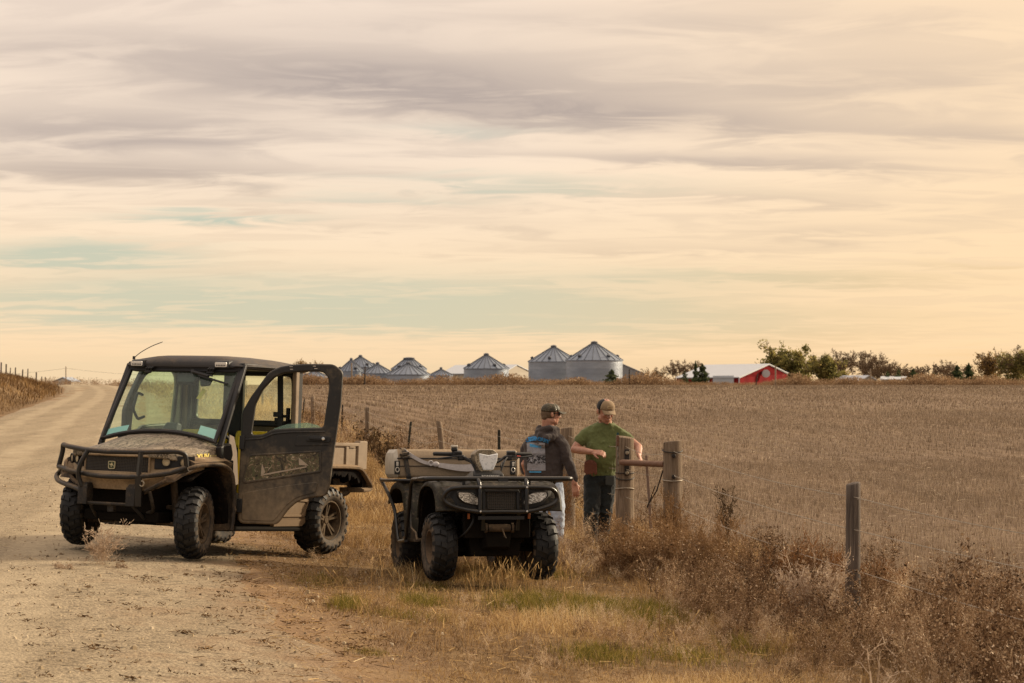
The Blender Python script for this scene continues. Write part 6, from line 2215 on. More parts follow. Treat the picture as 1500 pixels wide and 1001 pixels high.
def cap_mesh(parent, T, mat_front, mat_back, bill_mat, panel_front=True):
    """baseball cap over the skull in head space T"""
    def dome(th, ph):
        # th 0 at the crown, ph around (0 = forward)
        rx, ry, rz = 0.087, 0.107, 0.086
        x = rx * math.sin(th) * math.sin(ph)
        y = ry * math.sin(th) * math.cos(ph) - 0.003
        z = 0.036 + rz * math.cos(th) ** 0.85 if math.cos(th) > 0 else 0.036 + rz * math.cos(th)
        if math.cos(ph) > 0.2 and math.sin(th) > 0.4:
            z += 0.006 * math.sin(th)
        return T @ Vector((x, y, z))
    q = MB()
    q.grid(lambda a, c: dome(0.02 + a * 1.60, -1.15 + 2.3 * c), 12, 14)
    c1 = q.build('cap', mat_front, parent, solid=0.006)
    q = MB()
    q.grid(lambda a, c: dome(0.02 + a * 1.66, 1.15 + (2 * math.pi - 2.3) * c), 12, 18)
    q.build('back_panel', mat_back, c1, solid=0.006)
    q = MB()

    def bill(a, c):
        ph = -1.0 + 2.0 * c
        base = Vector((0.088 * math.sin(ph) * 0.98, 0.106 * math.cos(ph) - 0.003, 0.038))
        out_ = Vector((0.078 * math.sin(ph) * 0.95, 0.106 * math.cos(ph) + 0.080 * math.cos(ph * 0.9) ** 0.6, 0.028 - 0.032 * (math.sin(ph) ** 2)))
        return T @ base.lerp(out_, a)
    q.grid(bill, 6, 14)
    q.build('bill', bill_mat, c1, solid=0.006)
    q = MB().ell((0, -0.003, 0.124), (0.008, 0.008, 0.005), M=T)
    q.build('button', mat_back, c1)
    return c1


# --- man in the green shirt, facing the camera
gX, gY = 1.055, 24.60
gZ = gz(gX, gY)
G = thing('person', 'person in green t-shirt, dark jeans and tan cap reaching over the wooden fence post', 'person', (gX, gY, gZ))


def gp(px, py, dY=0.0):
    return world_at(px, py, gY + dY) - Vector((gX, gY, gZ))


m_green = cloth('green_cotton', (0.120, 0.140, 0.052), 0.16, 0.6, 7.0, (1, 1, 0.45), 0.03)
m_jeans = cloth('dark_denim', (0.020, 0.024, 0.025), 0.35, 0.6, 10.0, (1, 1, 0.6), 0.03)
m_tan = cloth('tan_cap_cloth', (0.27, 0.19, 0.11), 0.2, 0.2)
m_blk = cloth('black_mesh', (0.016, 0.016, 0.017), 0.3, 0.2)
# skin: head, neck, both arms and hands, one surface
q = MB()
hc = gp(886.8, 602.5, -0.03)
hM = m3((0.36, -0.90, -0.34), (0.03, -0.1, 1))
hT = head(q, hc, hM, 1.17)
q.chain([hc + Vector((-0.005, 0.035, -0.06)), gp(886.5, 619, 0.03), gp(886, 640, 0.04)], [0.074, 0.080, 0.100])
# right arm (on the picture's left): elbow out, forearm across the belly
shR, elR, wrR = gp(857, 636, 0.02), gp(841.5, 658.5, -0.06), gp(869, 662.5, -0.25)
q.chain([shR, shR.lerp(elR, 0.5), elR], [0.062, 0.058, 0.047])
q.chain([elR, elR.lerp(wrR, 0.35), wrR], [0.047, 0.047, 0.031])
fingers(q, wrR, gp(880, 663.5, -0.30) - wrR, (0.10, 0.55, -0.75), -1, 0.55, 1.05)
# left arm reaches past the post
shL, elL, wrL = gp(912, 639, 0.02), gp(935.5, 655, -0.06), gp(936, 667, -0.25)
q.chain([shL, shL.lerp(elL, 0.5), elL], [0.060, 0.056, 0.045])
q.chain([elL, elL.lerp(wrL, 0.35), wrL], [0.045, 0.045, 0.030])
fingers(q, wrL, gp(939.5, 676, -0.34) - wrL, (-0.75, 0.25, -0.3), 1, 0.55, 1.05)
q.chain([gp(885, 640, 0.06), gp(882, 665, 0.06)], [0.10, 0.10])
skin = q.build('body', m_skin, G, remesh=0.006, relax=3)
# eyes under the bill
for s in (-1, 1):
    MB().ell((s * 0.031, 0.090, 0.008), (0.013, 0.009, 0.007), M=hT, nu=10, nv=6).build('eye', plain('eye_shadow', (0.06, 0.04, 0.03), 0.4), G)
q = MB()
q.ell((0, -0.018, 0.020), (0.080, 0.094, 0.080), M=hT)
for s in (-1, 1):
    q.ell((s * 0.074, 0.005, 0.012), (0.008, 0.022, 0.034), M=hT)
q.build('hair', plain('brown_hair', (0.10, 0.06, 0.035), 0.7, var=0.4, scale=60), G, remesh=0.006, relax=2)
c1 = cap_mesh(G, hT, m_tan, m_blk, m_tan)
MB().plate(round_poly([(-0.030, -0.011), (0.030, -0.011), (0.030, 0.012), (-0.030, 0.012)], 0.004), [round_poly([(-0.024, -0.006), (0.024, -0.006), (0.024, 0.007), (-0.024, 0.007)], 0.003)], 0.004, M=hT @ basis((0, 0.104, 0.078), (1, 0, 0), (0, -0.35, 1), (0, 1, 0.35))).build('patch', plain('patch_tan', (0.50, 0.38, 0.22), 0.8), c1, smooth=False)
# shirt
q = MB()
sec = [  # px centre, py, half width px, depth m, dY
    (886, 619.5, 12.5, 0.090, 0.03), (886, 624.5, 21, 0.105, 0.03), (886, 632, 29, 0.115, 0.03), (885.5, 643, 30, 0.13, 0.03), (884.5, 655, 27.5, 0.145, 0.02), (883, 667, 25, 0.158, 0.01), (881.5, 679, 23.5, 0.155, 0.01), (880, 690, 22.5, 0.140, 0.02), (880, 697, 21.5, 0.130, 0.02)]
rings = []
for (cx_, py_, hw, dp, dY) in sec:
    c = gp(cx_, py_, dY)
    hwm = hw * (gY / 3000.0)
    ring = []
    for k in range(20):
        a = 2 * math.pi * k / 20
        ca, sa = math.cos(a), math.sin(a)
        x = hwm * math.copysign(abs(ca) ** 0.85, ca)
        y = dp * math.copysign(abs(sa) ** 0.9, sa) * (1.12 if sa < 0 and 650 < py_ < 690 else 1.0)
        # the torso is turned a little towards the fence
        ring.append(c + Vector((x * 0.985 - y * 0.16, y + x * 0.16, 0)))
    rings.append(ring)
q.loft(rings)
q.chain([gp(867, 632, 0.02), shR + Vector((0.006, 0, -0.01)), shR.lerp(elR, 0.42)], [0.078, 0.080, 0.082])
q.chain([gp(906, 634, 0.03), shL, shL.lerp(elL, 0.34)], [0.076, 0.076, 0.074])
for k in range(7):
    a = random.uniform(0.2, 0.8)
    p0 = gp(862 + 40 * random.random(), 645 + 40 * random.random(), -0.12)
    q.cone(p0, p0 + Vector((0.10 * random.uniform(-1, 1), 0.0, -0.07)), 0.011, 0.006, 8)
shirt = q.build('t_shirt', m_green, G, remesh=0.009, relax=4, folds=(0.07, 0.030))
q = MB()
q.tube([gp(886.3, 621.5, 0.025) + Vector((0.098 * math.cos(a), 0.088 * math.sin(a), 0.030 * math.sin(a) + 0.006)) for a in np.linspace(0, 6.283, 24, endpoint=False)], 0.010, 6, closed=True)
q.build('collar', m_green, shirt)
e = MB().plate([(0.016 * math.cos(a), 0.020 * math.sin(a)) for a in np.linspace(0, 6.28, 12, endpoint=False)], th=0.004, M=basis(gp(905, 636, -0.125), (0.95, 0.2, 0), (0, -0.2, 1), (0.1, -1, 0)))
e.build('chest_print', plain('teal_print', (0.03, 0.09, 0.10), 0.8), shirt)
# jeans and boots
q = MB()
hipc = gp(880, 697, 0.02)
q.ell(hipc + Vector((0, 0, -0.02)), (0.178, 0.135, 0.13))
legs = [([gp(868, 703, 0.0), gp(866.5, 745, -0.06), gp(865, 800, 0.0)], [0.112, 0.098, 0.082]), ([gp(890, 703, 0.03), gp(887, 745, 0.04), gp(881, 797, 0.14)], [0.104, 0.090, 0.076])]
ends = []
for pts, rs in legs:
    q.chain(pts, rs)
    ends.append(pts[-1])
    for k in range(3):
        p = pts[2].lerp(pts[1], 0.12 + 0.14 * k)
        q.ell(p, (rs[2] * 1.10, rs[2] * 1.12, 0.016), rot=(0.2 * (-1) ** k, 0.25 * (-1) ** k, 0))
    p = pts[1]
    q.ell(p + Vector((0, -0.02, -0.03)), (rs[1] * 1.06, rs[1] * 1.05, 0.018), rot=(0.3, 0.2, 0))
jeans = q.build('jeans', m_jeans, G, remesh=0.011, relax=3, folds=(0.07, 0.032))
for p in ends:
    q = MB()
    z0 = -(gZ - gz(gX + p.x, gY + p.y))
    q.ell((p.x, p.y - 0.07, z0 + 0.045), (0.052, 0.135, 0.05))
    q.ell((p.x, p.y, z0 + 0.08), (0.055, 0.065, 0.09))
    q.build('boot', plain('dark_leather', (0.05, 0.03, 0.018), 0.6), G, remesh=0.009, relax=3)
# work gloves and pouch hanging at the hip
q = MB()
for k in range(9):
    a = gp(858 + 1.8 * k, 678 + (k % 3), -0.145 - 0.004 * k)
    q.cone(a, a + Vector((0.012 * (k - 4) / 4, -0.01, -0.115 - 0.02 * (k % 2))), 0.017, 0.009, 8)
q.ell(gp(865, 678, -0.14), (0.075, 0.035, 0.035))
q.build('leather_glove', plain('red_brown_leather', (0.15, 0.048, 0.025), 0.7, var=0.4, scale=18), G, remesh=0.007, relax=2)
q = MB().plate(round_poly([(-0.05, -0.05), (0.05, -0.06), (0.055, 0.05), (-0.05, 0.05)], 0.012), th=0.012, M=basis(gp(893, 704, -0.135), (0.95, 0.25, 0), (0, -0.1, 1), (0.25, -1, 0)))
q.build('pocket', cloth('faded_denim', (0.05, 0.055, 0.052), 0.3, 0.3), jeans)

# --- man in the grey hooded top, back to the camera
oX, oY = 0.42, 24.15
oZ = gz(oX, oY)
O = thing('person', 'person in grey hooded sweatshirt with blue back print and light jeans, seen from behind', 'person', (oX, oY, oZ))


def op(px, py, dY=0.0):
    return world_at(px, py, oY + dY) - Vector((oX, oY, oZ))


m_hood = cloth('charcoal_fleece', (0.058, 0.047, 0.044), 0.18, 0.6, 7.0, (1, 1, 0.6), 0.03)
m_ljean = cloth('light_denim', (0.45, 0.52, 0.63), 0.2, 0.4, 10.0, (1, 1, 0.5), 0.02)
m_cap2 = camo_mat('camouflage_cap_cloth', 0.05, 0.75, 22.0)
q = MB()
hc2 = op(806.5, 607, 0.0)
hM2 = m3((0.88, 0.30, -0.06), (0.05, 0.0, 1))
hT2 = head(q, hc2, hM2, 1.06)
q.chain([hc2 + Vector((-0.03, 0.0, -0.06)), op(803, 630, 0.02), op(802, 648, 0.02)], [0.074, 0.078, 0.095])
wr2 = op(841.5, 708, -0.08)
q.chain([op(838, 690, -0.06), wr2], [0.040, 0.031])
fingers(q, wr2, op(843.5, 722, -0.08) - wr2, (-0.45, 0.85, 0.1), 1, 0.30, 1.05)
wl2 = op(772, 697, 0.10)
q.chain([op(768, 680, 0.06), wl2], [0.040, 0.031])
fingers(q, wl2, (0.1, 0.1, -1), (0.7, 0.6, 0), 1, 0.3, 1.0)
q.chain([op(838, 690, -0.06), op(826, 665, -0.02), op(806, 655, 0.02), op(774, 662, 0.04), op(768, 680, 0.06)], [0.035, 0.035, 0.06, 0.035, 0.035])
q.build('body', m_skin, O, remesh=0.006, relax=3)
q = MB()
q.ell((0, -0.020, 0.010), (0.081, 0.092, 0.085), M=hT2)
q.ell((0, -0.070, -0.030), (0.062, 0.032, 0.045), M=hT2)
for s in (-1, 1):
    q.ell((s * 0.074, 0.010, -0.005), (0.008, 0.016, 0.040), M=hT2)
q.build('hair', plain('dark_blond_hair', (0.13, 0.085, 0.05), 0.8, var=0.5, scale=70), O, remesh=0.006, relax=2)
cap_mesh(O, hT2, m_cap2, m_cap2, m_cap2)
# wrap-around sunglasses
q = MB()
for s in (-1, 1):
    q.ell((s * 0.036, 0.092, 0.008), (0.032, 0.012, 0.020), rot=(0, 0, -s * 0.35), M=hT2)
    q.tube([hT2 @ Vector((s * 0.064, 0.078, 0.012)), hT2 @ Vector((s * 0.083, 0.03, 0.014)), hT2 @ Vector((s * 0.084, -0.015, 0.006))], 0.0045, 6)
q.build('sunglasses', plain('black_lens', (0.01, 0.01, 0.01), 0.15, spec=0.6), O)
# sweatshirt
q = MB()
sec = [(800, 634, 13, 0.080), (799, 641, 24, 0.105), (798, 649, 32, 0.125), (798, 662, 32, 0.14), (797, 676, 30, 0.145), (797, 690, 28.5, 0.148), (797, 700, 27.5, 0.145), (797, 708, 26.5, 0.14)]
rings = []
for (cx_, py_, hw, dp) in sec:
    c = op(cx_, py_, 0.03)
    hwm = hw * (oY / 3000.0)
    ring = []
    for k in range(20):
        a = 2 * math.pi * k / 20
        ca, sa = math.cos(a), math.sin(a)
        x = hwm * math.copysign(abs(ca) ** 0.8, ca)
        y = dp * math.copysign(abs(sa) ** 0.85, sa)
        ring.append(c + Vector((x * 0.97 - y * 0.24, y + x * 0.24 * 0.6, 0)))
    rings.append(ring)
q.loft(rings)
# right sleeve hangs on the picture's right, left sleeve mostly behind the body
q.chain([op(817, 645, -0.02), op(824, 655, -0.03), op(832, 676, -0.05), op(838.5, 692, -0.06), op(841, 702, -0.07)], [0.082, 0.080, 0.068, 0.058, 0.046])
q.chain([op(780, 647, 0.06), op(773, 656, 0.08), op(768, 674, 0.10), op(770, 690, 0.11)], [0.080, 0.078, 0.066, 0.052])
# ribbed cuff and hem
q.ell(op(841, 703, -0.07), (0.045, 0.045, 0.022), rot=(0.1, 0.15, 0))
q.ell(op(797, 706, 0.03), (0.215, 0.145, 0.030))
# hood lying on the shoulders
q.chain([op(790, 634, -0.02), op(794, 640, -0.10), op(800, 643, -0.13), op(808, 640, -0.10), op(815, 634, -0.02)], [0.055, 0.060, 0.058, 0.055, 0.048])
q.chain([op(790, 628, 0.03), op(789, 634, -0.04), op(796, 630, -0.09), op(806, 628, -0.09), op(815, 629, -0.02), op(816, 630, 0.05)], [0.040, 0.043, 0.040, 0.038, 0.036, 0.034])
q.chain([op(786, 646, -0.07), op(791, 650, -0.12), op(800, 651, -0.135)], [0.034, 0.036, 0.030])
hoodie = q.build('sweatshirt', m_hood, O, remesh=0.009, relax=3, folds=(0.09, 0.030))
# back print hugging the cloth
mp, b, bs, out = new_mat('back_print')
uv = b.n('ShaderNodeTexCoord').outputs['Object']
# plate space comes from generated coordinates of the print itself
gc = b.n('ShaderNodeTexCoord').outputs['Generated']
s3 = b.n('ShaderNodeSeparateXYZ', {0: gc})
zz = s3.outputs[2]
nn = b.noise(b.mapping(gc, scale=(3.0, 1.0, 4.0)), 3.0, 4.0, 0.65, 1.0)
n4 = b.noise(b.mapping(gc, loc=(2, 0, 3), scale=(3.0, 1.0, 4.0)), 4.5, 3.0, 0.6, 0.5)
band = b.math('MULTIPLY', b.ss(zz, 0.18, 0.30), b.math('SUBTRACT', 1.0, b.ss(zz, 0.50, 0.64)))
c0 = b.mix(n4, (0.17, 0.17, 0.19), (0.42, 0.42, 0.45))
c0 = b.mix(b.math('MULTIPLY', band, b.ss(nn, 0.44, 0.52)), c0, (0.010, 0.010, 0.012))
c0 = b.mix(b.math('MULTIPLY', band, b.ss(n4, 0.62, 0.68)), c0, (0.55, 0.56, 0.58))
b.put(bs.inputs['Base Color'], c0)
bs.inputs['Roughness'].default_value = 0.85


def on_back(name, mat, build_fn, parent, off):
    mb = MB()
    build_fn(mb)
    o = mb.build(name, mat, parent, smooth=False)
    sw = o.modifiers.new('wrap', 'SHRINKWRAP')
    sw.target = hoodie
    sw.wrap_method = 'PROJECT'
    sw.use_project_y = True
    sw.use_negative_direction = True
    sw.use_positive_direction = True
    sw.offset = off
    sw.wrap_mode = 'ABOVE_SURFACE'
    return o


BACK = -0.30


def bpx(px_, py_):
    return op(px_, py_, BACK)


def panel(mb):
    mb.grid(lambda a, c: bpx(773.0 + 26.5 * a + 1.2 * c * 0 - 1.0 * c, 690.5 - 41.0 * c), 12, 16)


pp = on_back('back_print', mp, panel, hoodie, 0.004)
m_pblue = plain('print_blue', (0.09, 0.38, 0.70), 0.8, var=0.25, scale=90)


def arc_text(mb):
    s_ = 'LEGENDARY'
    for i, ch in enumerate(s_):
        t = i / (len(s_) - 1)
        c = bpx(772.5 + 30 * t, 646.5 - 3.2 * math.sin(math.pi * t) + 1.0 * t)
        a = 0.30 * (0.5 - t)
        mb.text(ch, 0.058, Matrix.Translation(c) @ Matrix.Rotation(R(90), 4, 'X') @ Matrix.Rotation(a, 4, 'Z'), 0.0001, 0.004)


def blocks(mb):
    # one stepped block of blue lettering
    mb.grid(lambda a, c: bpx(776.5 + 17 * a, 655.5 + 2.0 * a - (4.5 - 1.0 * a) * c), 8, 3)


def strip_(mb):
    mb.grid(lambda a, c: bpx(776 + 17 * a, 693.5 - 2.0 * c), 6, 2)


on_back('lettering', m_pblue, arc_text, hoodie, 0.006)
on_back('print_block', m_pblue, blocks, hoodie, 0.007)
on_back('print_strip', m_pblue, strip_, hoodie, 0.007)
# light jeans and boots
q = MB()
q.ell(op(801, 708, 0.03), (0.165, 0.125, 0.12))
legs = [([op(791, 712, 0.03), op(793, 748, 0.0), op(795, 795, 0.05)], [0.098, 0.078, 0.066]), ([op(813, 712, 0.02), op(817, 748, -0.03), op(816, 792, 0.02)], [0.102, 0.088, 0.078])]
ends = []
for pts, rs in legs:
    q.chain(pts, rs)
    ends.append(pts[-1])
    for k in range(3):
        p = pts[2].lerp(pts[1], 0.08 + 0.13 * k)
        q.ell(p, (rs[2] * 1.08, rs[2] * 1.10, 0.016), rot=(0.2 * (-1) ** k, 0.25 * (-1) ** k, 0))
q.build('jeans', m_ljean, O, remesh=0.011, relax=3, folds=(0.06, 0.026))
for p in ends:
    q = MB()
    z0 = -(oZ - gz(oX + p.x, oY + p.y))
    q.ell((p.x + 0.06, p.y + 0.03, z0 + 0.045), (0.13, 0.055, 0.05))
    q.ell((p.x, p.y, z0 + 0.08), (0.062, 0.058, 0.09))
    q.build('boot', plain('brown_leather', (0.09, 0.05, 0.03), 0.6), O, remesh=0.009, relax=3)
# ------------------------------------------------------------------ roadside fence
m_wood, b, bs, out = new_mat('weathered_post_wood')
oc = b.n('ShaderNodeTexCoord').outputs['Object']
g1 = b.noise(b.mapping(oc, scale=(1, 1, 0.05)), 60.0, 5.0, 0.65, 0.6)
g2 = b.noise(b.mapping(oc, scale=(1, 1, 0.12)), 18.0, 4.0, 0.6, 1.0)
cc = b.ramp(b.math('ADD', b.math('MULTIPLY', g1, 0.6), b.math('MULTIPLY', g2, 0.4)), [(0.30, (0.055, 0.038, 0.025)), (0.45, (0.17, 0.125, 0.085)), (0.60, (0.27, 0.205, 0.145)), (0.75, (0.36, 0.285, 0.205))])
b.put(bs.inputs['Base Color'], cc)
bs.inputs['Roughness'].default_value = 0.92
bs.inputs['Specular IOR Level'].default_value = 0.15
bp = b.n('ShaderNodeBump', {'Strength': 0.8, 'Distance': 0.012, 'Height': b.math('ADD', g1, g2)})
b.put(bs.inputs['Normal'], bp.outputs[0])
m_wood_d, b, bs, out = new_mat('dark_post_wood')
oc = b.n('ShaderNodeTexCoord').outputs['Object']
g1 = b.noise(b.mapping(oc, scale=(1, 1, 0.05)), 50.0, 5.0, 0.65, 0.6)
b.put(bs.inputs['Base Color'], b.ramp(g1, [(0.3, (0.04, 0.03, 0.024)), (0.5, (0.11, 0.085, 0.066)), (0.7, (0.19, 0.15, 0.115))]))
bs.inputs['Roughness'].default_value = 0.92
bp = b.n('ShaderNodeBump', {'Strength': 0.8, 'Distance': 0.010, 'Height': g1})
b.put(bs.inputs['Normal'], bp.outputs[0])
m_steelpost = plain('dark_green_steel_post', (0.022, 0.024, 0.016), 0.7, 0.2, 0.4, 20)
m_rust = dirty('rusty_pipe', (0.15, 0.075, 0.045), 0.25, 0.8, dust=(0.24, 0.15, 0.10), scale=10, bump=0.3)
m_wire = plain('weathered_wire', (0.38, 0.33, 0.26), 0.6, 0.3)
m_iron = plain('black_iron', (0.03, 0.025, 0.022), 0.6, 0.3)

FENCE = thing('barbed_wire_fence', 'barbed wire fence of weathered wood and dark steel posts between verge and field', 'fence', (0, 0, 0))


def wood_post(px, top, Y, dpx, lean=(0, 0), mat=None, seed=0, depth=0.25, label=None):
    rg = np.random.default_rng(seed)
    k = Y / 3000.0
    tp = world_at(px, top, Y)
    g = gz(tp.x - lean[0], Y)
    r = dpx * k / 2
    q = MB()
    seg = 18
    rings = []
    ph = rg.uniform(0, 6.28, 4)
    Hh = tp.z - g + depth
    for j in range(12):
        t = j / 11
        z = g - depth + Hh * t
        ring = []
        for i in range(seg):
            a = 2 * math.pi * i / seg
            rr_ = r * (1.04 - 0.06 * t) * (1 + 0.035 * math.sin(2 * a + ph[0] + 1.2 * t) + 0.02 * math.sin(5 * a + ph[1]))
            # a drying crack down one side
            da = (a - 4.4 + 0.12 * math.sin(t * 5 + ph[2]) + math.pi) % (2 * math.pi) - math.pi
            rr_ *= 1 - 0.14 * math.exp(-(da / 0.10) ** 2) * min(1, t * 1.6)
            ring.append((tp.x - lean[0] * (1 - t) + rr_ * math.cos(a), Y - lean[1] * (1 - t) + rr_ * math.sin(a), z + (0.012 * math.cos(a + ph[3]) if j == 11 else 0)))
        rings.append(ring)
    top_in = [(tp.x + (p[0] - tp.x) * 0.86, Y + (p[1] - Y) * 0.86, p[2] + 0.008) for p in rings[-1]]
    rings.append(top_in)
    q.loft(rings)
    o = q.build('wood_post', mat or m_wood, FENCE, angle=50)
    if label:
        o['label'] = label
    return o, Vector((tp.x, Y, tp.z)), r


def steel_post(px, top, Y, lean=0.0):
    tp = world_at(px, top, Y)
    g = gz(tp.x, Y)
    q = MB()
    bse = Vector((tp.x - lean, Y, g - 0.2))
    q.beam(bse, tp, 0.045, 0.008, (0, 1, 0))
    q.beam(bse + Vector((0, 0.02, 0)), tp + Vector((0, 0.02, 0)), 0.008, 0.04, (0, 1, 0))
    n = 16
    for k in range(n):
        p = bse.lerp(tp, (k + 0.5) / n)
        q.box(p + Vector((0, -0.010, 0)), (0.018, 0.016, 0.012))
    o = q.build('steel_post', m_steelpost, FENCE, bevel=0.002)
    return o, tp


posts = []
P1, p1, r1 = wood_post(1250, 709.5, 16.4, 22, (0.01, 0), m_wood_d, 1, 0.3, 'single dark round post standing in the tall weeds')
P2, p2, r2 = wood_post(985, 647.5, 22.2, 27.5, (0.0, 0), None, 2, 0.3, 'thick brace post with a wire loop and two bolts')
P3, p3, r3 = wood_post(915, 641, 23.6, 26, (0.0, 0), None, 3, 0.3, 'thick brace post with a bolted iron plate')
P4, p4, r4 = wood_post(832, 627.5, 27.3, 21, (0.0, 0), None, 4, 0.3, 'pale post between the two men')
S5, p5 = steel_post(731, 630, 32.5, 0.0)
P6, p6, r6 = wood_post(643, 618, 39, 9, (-0.16, 0), None, 6, 0.2, 'slanted wooden post behind the cargo case')
S7, p7 = steel_post(602, 618, 43.7, 0.14)
P8, p8, r8 = wood_post(538.5, 597, 51.7, 7.5, (0.0, 0), None, 8)
S9, p9 = steel_post(502, 593, 58, 0.06)
P10, p10, r10 = wood_post(458, 582, 68, 6.0, (-0.03, 0), None, 10)
S11, p11 = steel_post(446, 585, 73, 0.12)
far_p = []
for i, Y in enumerate((84, 97, 112, 130, 150)):
    x = float(x_of(7.75, Y))
    pxx = 750 + x / Y * 3000
    g = gz(x, Y)
    tp_y = 562 - (g + 1.15 - 1.6) * 3000 / Y
    if i % 2:
        _, pp_, _r = wood_post(pxx, tp_y, Y, 0.12 * 3000 / Y, (0, 0), None, 20 + i)
    else:
        _, pp_ = steel_post(pxx, tp_y, Y, 0.05)
    far_p.append(pp_)
# near post out of frame keeps the wires going
x0 = float(x_of(7.75, 9.2))
line = [Vector((x0, 9.2, gz(x0, 9.2) + 1.15)), p1, p2, p3, p4, p5, p6, p7, p8, p9, p10, p11] + far_p
for hz in (0.10, 0.36, 0.68, 0.98):
    q = MB()
    rg = np.random.default_rng(int(hz * 100))
    for i in range(len(line) - 1):
        a, c = line[i].copy(), line[i + 1].copy()
        if i == 2 and hz > 0.6:
            pass
        a.z -= hz
        c.z -= hz
        a.y -= 0.075 if i > 0 else 0
        c.y -= 0.075
        L_ = (c - a).length
        n = 10
        sag = 0.02 + 0.05 * rg.random()
        pts = [a.lerp(c, k / n) + Vector((0, 0, -sag * 4 * (k / n) * (1 - k / n))) for k in range(n + 1)]
        q.tube(pts, 0.0029, 5)
        nb_ = int(L_ / 0.16) if line[i].y < 45 else 0
        for k in range(nb_):
            t = (k + 0.5) / nb_
            p = a.lerp(c, t) + Vector((0, 0, -sag * 4 * t * (1 - t)))
            v = Vector(rg.normal(size=3)).normalized() * 0.014
            q.beam(p - v, p + v, 0.0025, 0.0025)
    q.build('barbed_wire', m_wire, FENCE)
# brace pipe, plate, bolts and wire loops
q = MB()
a = world_at(903, 677.5, 23.6 - r3 - 0.02)
c = world_at(972, 680.5, 22.2 - 0.02)
q.tube([Vector((p3.x - 0.04, 23.6 - r3 - 0.04, a.z)), Vector((p2.x - r2 * 0.8, 22.2, c.z))], 0.034, 14)
q.build('brace_pipe', m_rust, FENCE)
q = MB()
zc = world_at(917, 677, 23.6).z
q.box((p3.x + 0.02, 23.6 - r3 - 0.008, zc), (0.055, 0.02, 0.30))
pl = q.build('iron_plate', m_iron, FENCE, bevel=0.004)
for dz in (0.11, -0.12):
    MB().lathe([(0.0, -0.03), (0.018, -0.028), (0.022, -0.01), (0.022, 0.0)], 10, 'Y', c=(p3.x + 0.02, 23.6 - r3 - 0.008, zc + dz)).build('bolt', plain('bolt_steel', (0.35, 0.30, 0.22), 0.4, 0.5), pl)
for py_ in (667.5, 698):
    z_ = world_at(985, py_, 22.2).z
    MB().lathe([(0.0, -0.03), (0.02, -0.028), (0.024, -0.008), (0.024, 0.0)], 10, 'Y', c=(p2.x + 0.005, 22.2 - r2 - 0.002, z_)).build('bolt', m_iron, P2)


def loop(p, r, z, mat, parent, tilt=0.0):
    MB().tube([(p.x + (r + 0.006) * math.cos(a), p.y + (r + 0.006) * math.sin(a), z + tilt * math.sin(a)) for a in np.linspace(0, 6.283, 26, endpoint=False)], 0.006, 6, closed=True).build('wire_loop', mat, parent)


loop(p2, r2, world_at(985, 660, 22.2).z, m_iron, P2, 0.02)
loop(p2, r2, world_at(985, 703, 22.2).z, m_wire, P2, 0.01)
for py_, tl in ((699, 0.03), (717, -0.02), (693, 0.0)):
    loop(p3, r3, world_at(915, py_, 23.6).z, m_iron if py_ < 710 else m_wire, P3, tl)
# chain hanging on the post in front of the green shirt
q = MB()
pc = world_at(904.5, 648, 23.6 - 0.04)
for k in range(13):
    cc_ = pc + Vector((0.006 * (k % 2) + 0.004 * k * 0.3, -0.02, -0.042 * k))
    ux = Vector((1, 0, 0)) if k % 2 else Vector((0, 1, 0))
    q.tube([cc_ + ux * (0.012 * math.cos(a)) + Vector((0, 0, 0.024 * math.sin(a))) for a in np.linspace(0, 6.283, 10, endpoint=False)], 0.005, 5, closed=True)
q.build('chain', plain('grey_chain', (0.22, 0.20, 0.17), 0.5, 0.6), P3)
q = MB()
q.box(world_at(905, 643, 23.6 - 0.05) + Vector((0, 0, -0.02)), (0.03, 0.05, 0.12))
q.build('hinge', m_rust, P3, bevel=0.004)
# twist of wires and a stay between the brace posts
q = MB()
a = world_at(971, 690, 22.3)
c = world_at(948, 742, 22.9)
q.tube([a, a.lerp(c, 0.5) + Vector((0.02, 0, -0.02)), c], 0.008, 6)
q.tube([world_at(960, 712, 22.6), world_at(948, 744, 22.8)], 0.006, 6)
q.build('wire_stay', m_iron, FENCE)
ROD = thing('wooden_stake', 'thin grey stake leaning upright between the two thick brace posts', 'stake', tuple(world_at(954, 745, 22.9)))
e = world_at(946.5, 667, 22.85) - Vector(ROD.location)
MB().beam((0, 0, -0.25), tuple(e), 0.030, 0.020, (0, 1, 0)).build('shaft', plain('grey_stake_wood', (0.24, 0.17, 0.13), 0.9, var=0.3, scale=30), ROD, bevel=0.003)

# ------------------------------------------------------------------ fence on the bank across the road
F2 = thing('bank_fence', 'row of short fence posts along the grassy bank at the road crest', 'fence', (0, 0, 0))
for i, (px_, top, wpx) in enumerate(((8.8, 533.5, 2.4), (15, 539, 1.6), (22.4, 538.5, 2.0), (33, 541.5, 2.2), (40.6, 540.5, 1.8), (53, 545.5, 2.2), (61, 552, 1.8), (66.3, 552.5, 1.6), (72, 556.5, 1.4), (1.5, 531, 2.4))):
    Y = 33300.0 / (210 - px_)
    tp = world_at(px_, top, Y)
    g = min(gz(tp.x, Y) - 0.1, tp.z - 1.0)
    MB().tube([(tp.x, Y, g), (tp.x + 0.02, Y, tp.z)], [wpx * Y / 6000, wpx * Y / 6000 * 0.9], 8).build('post', m_wood_d, F2)
# ------------------------------------------------------------------ stubble, grass, weeds, stones
def in_view(X, Y, m=0.10):
    return np.abs(X) < Y * (0.25 + m) + 0.6


def patch_noise(X, Y, k, seed):
    return 0.5 + 0.5 * _wob(X, Y, k, seed)


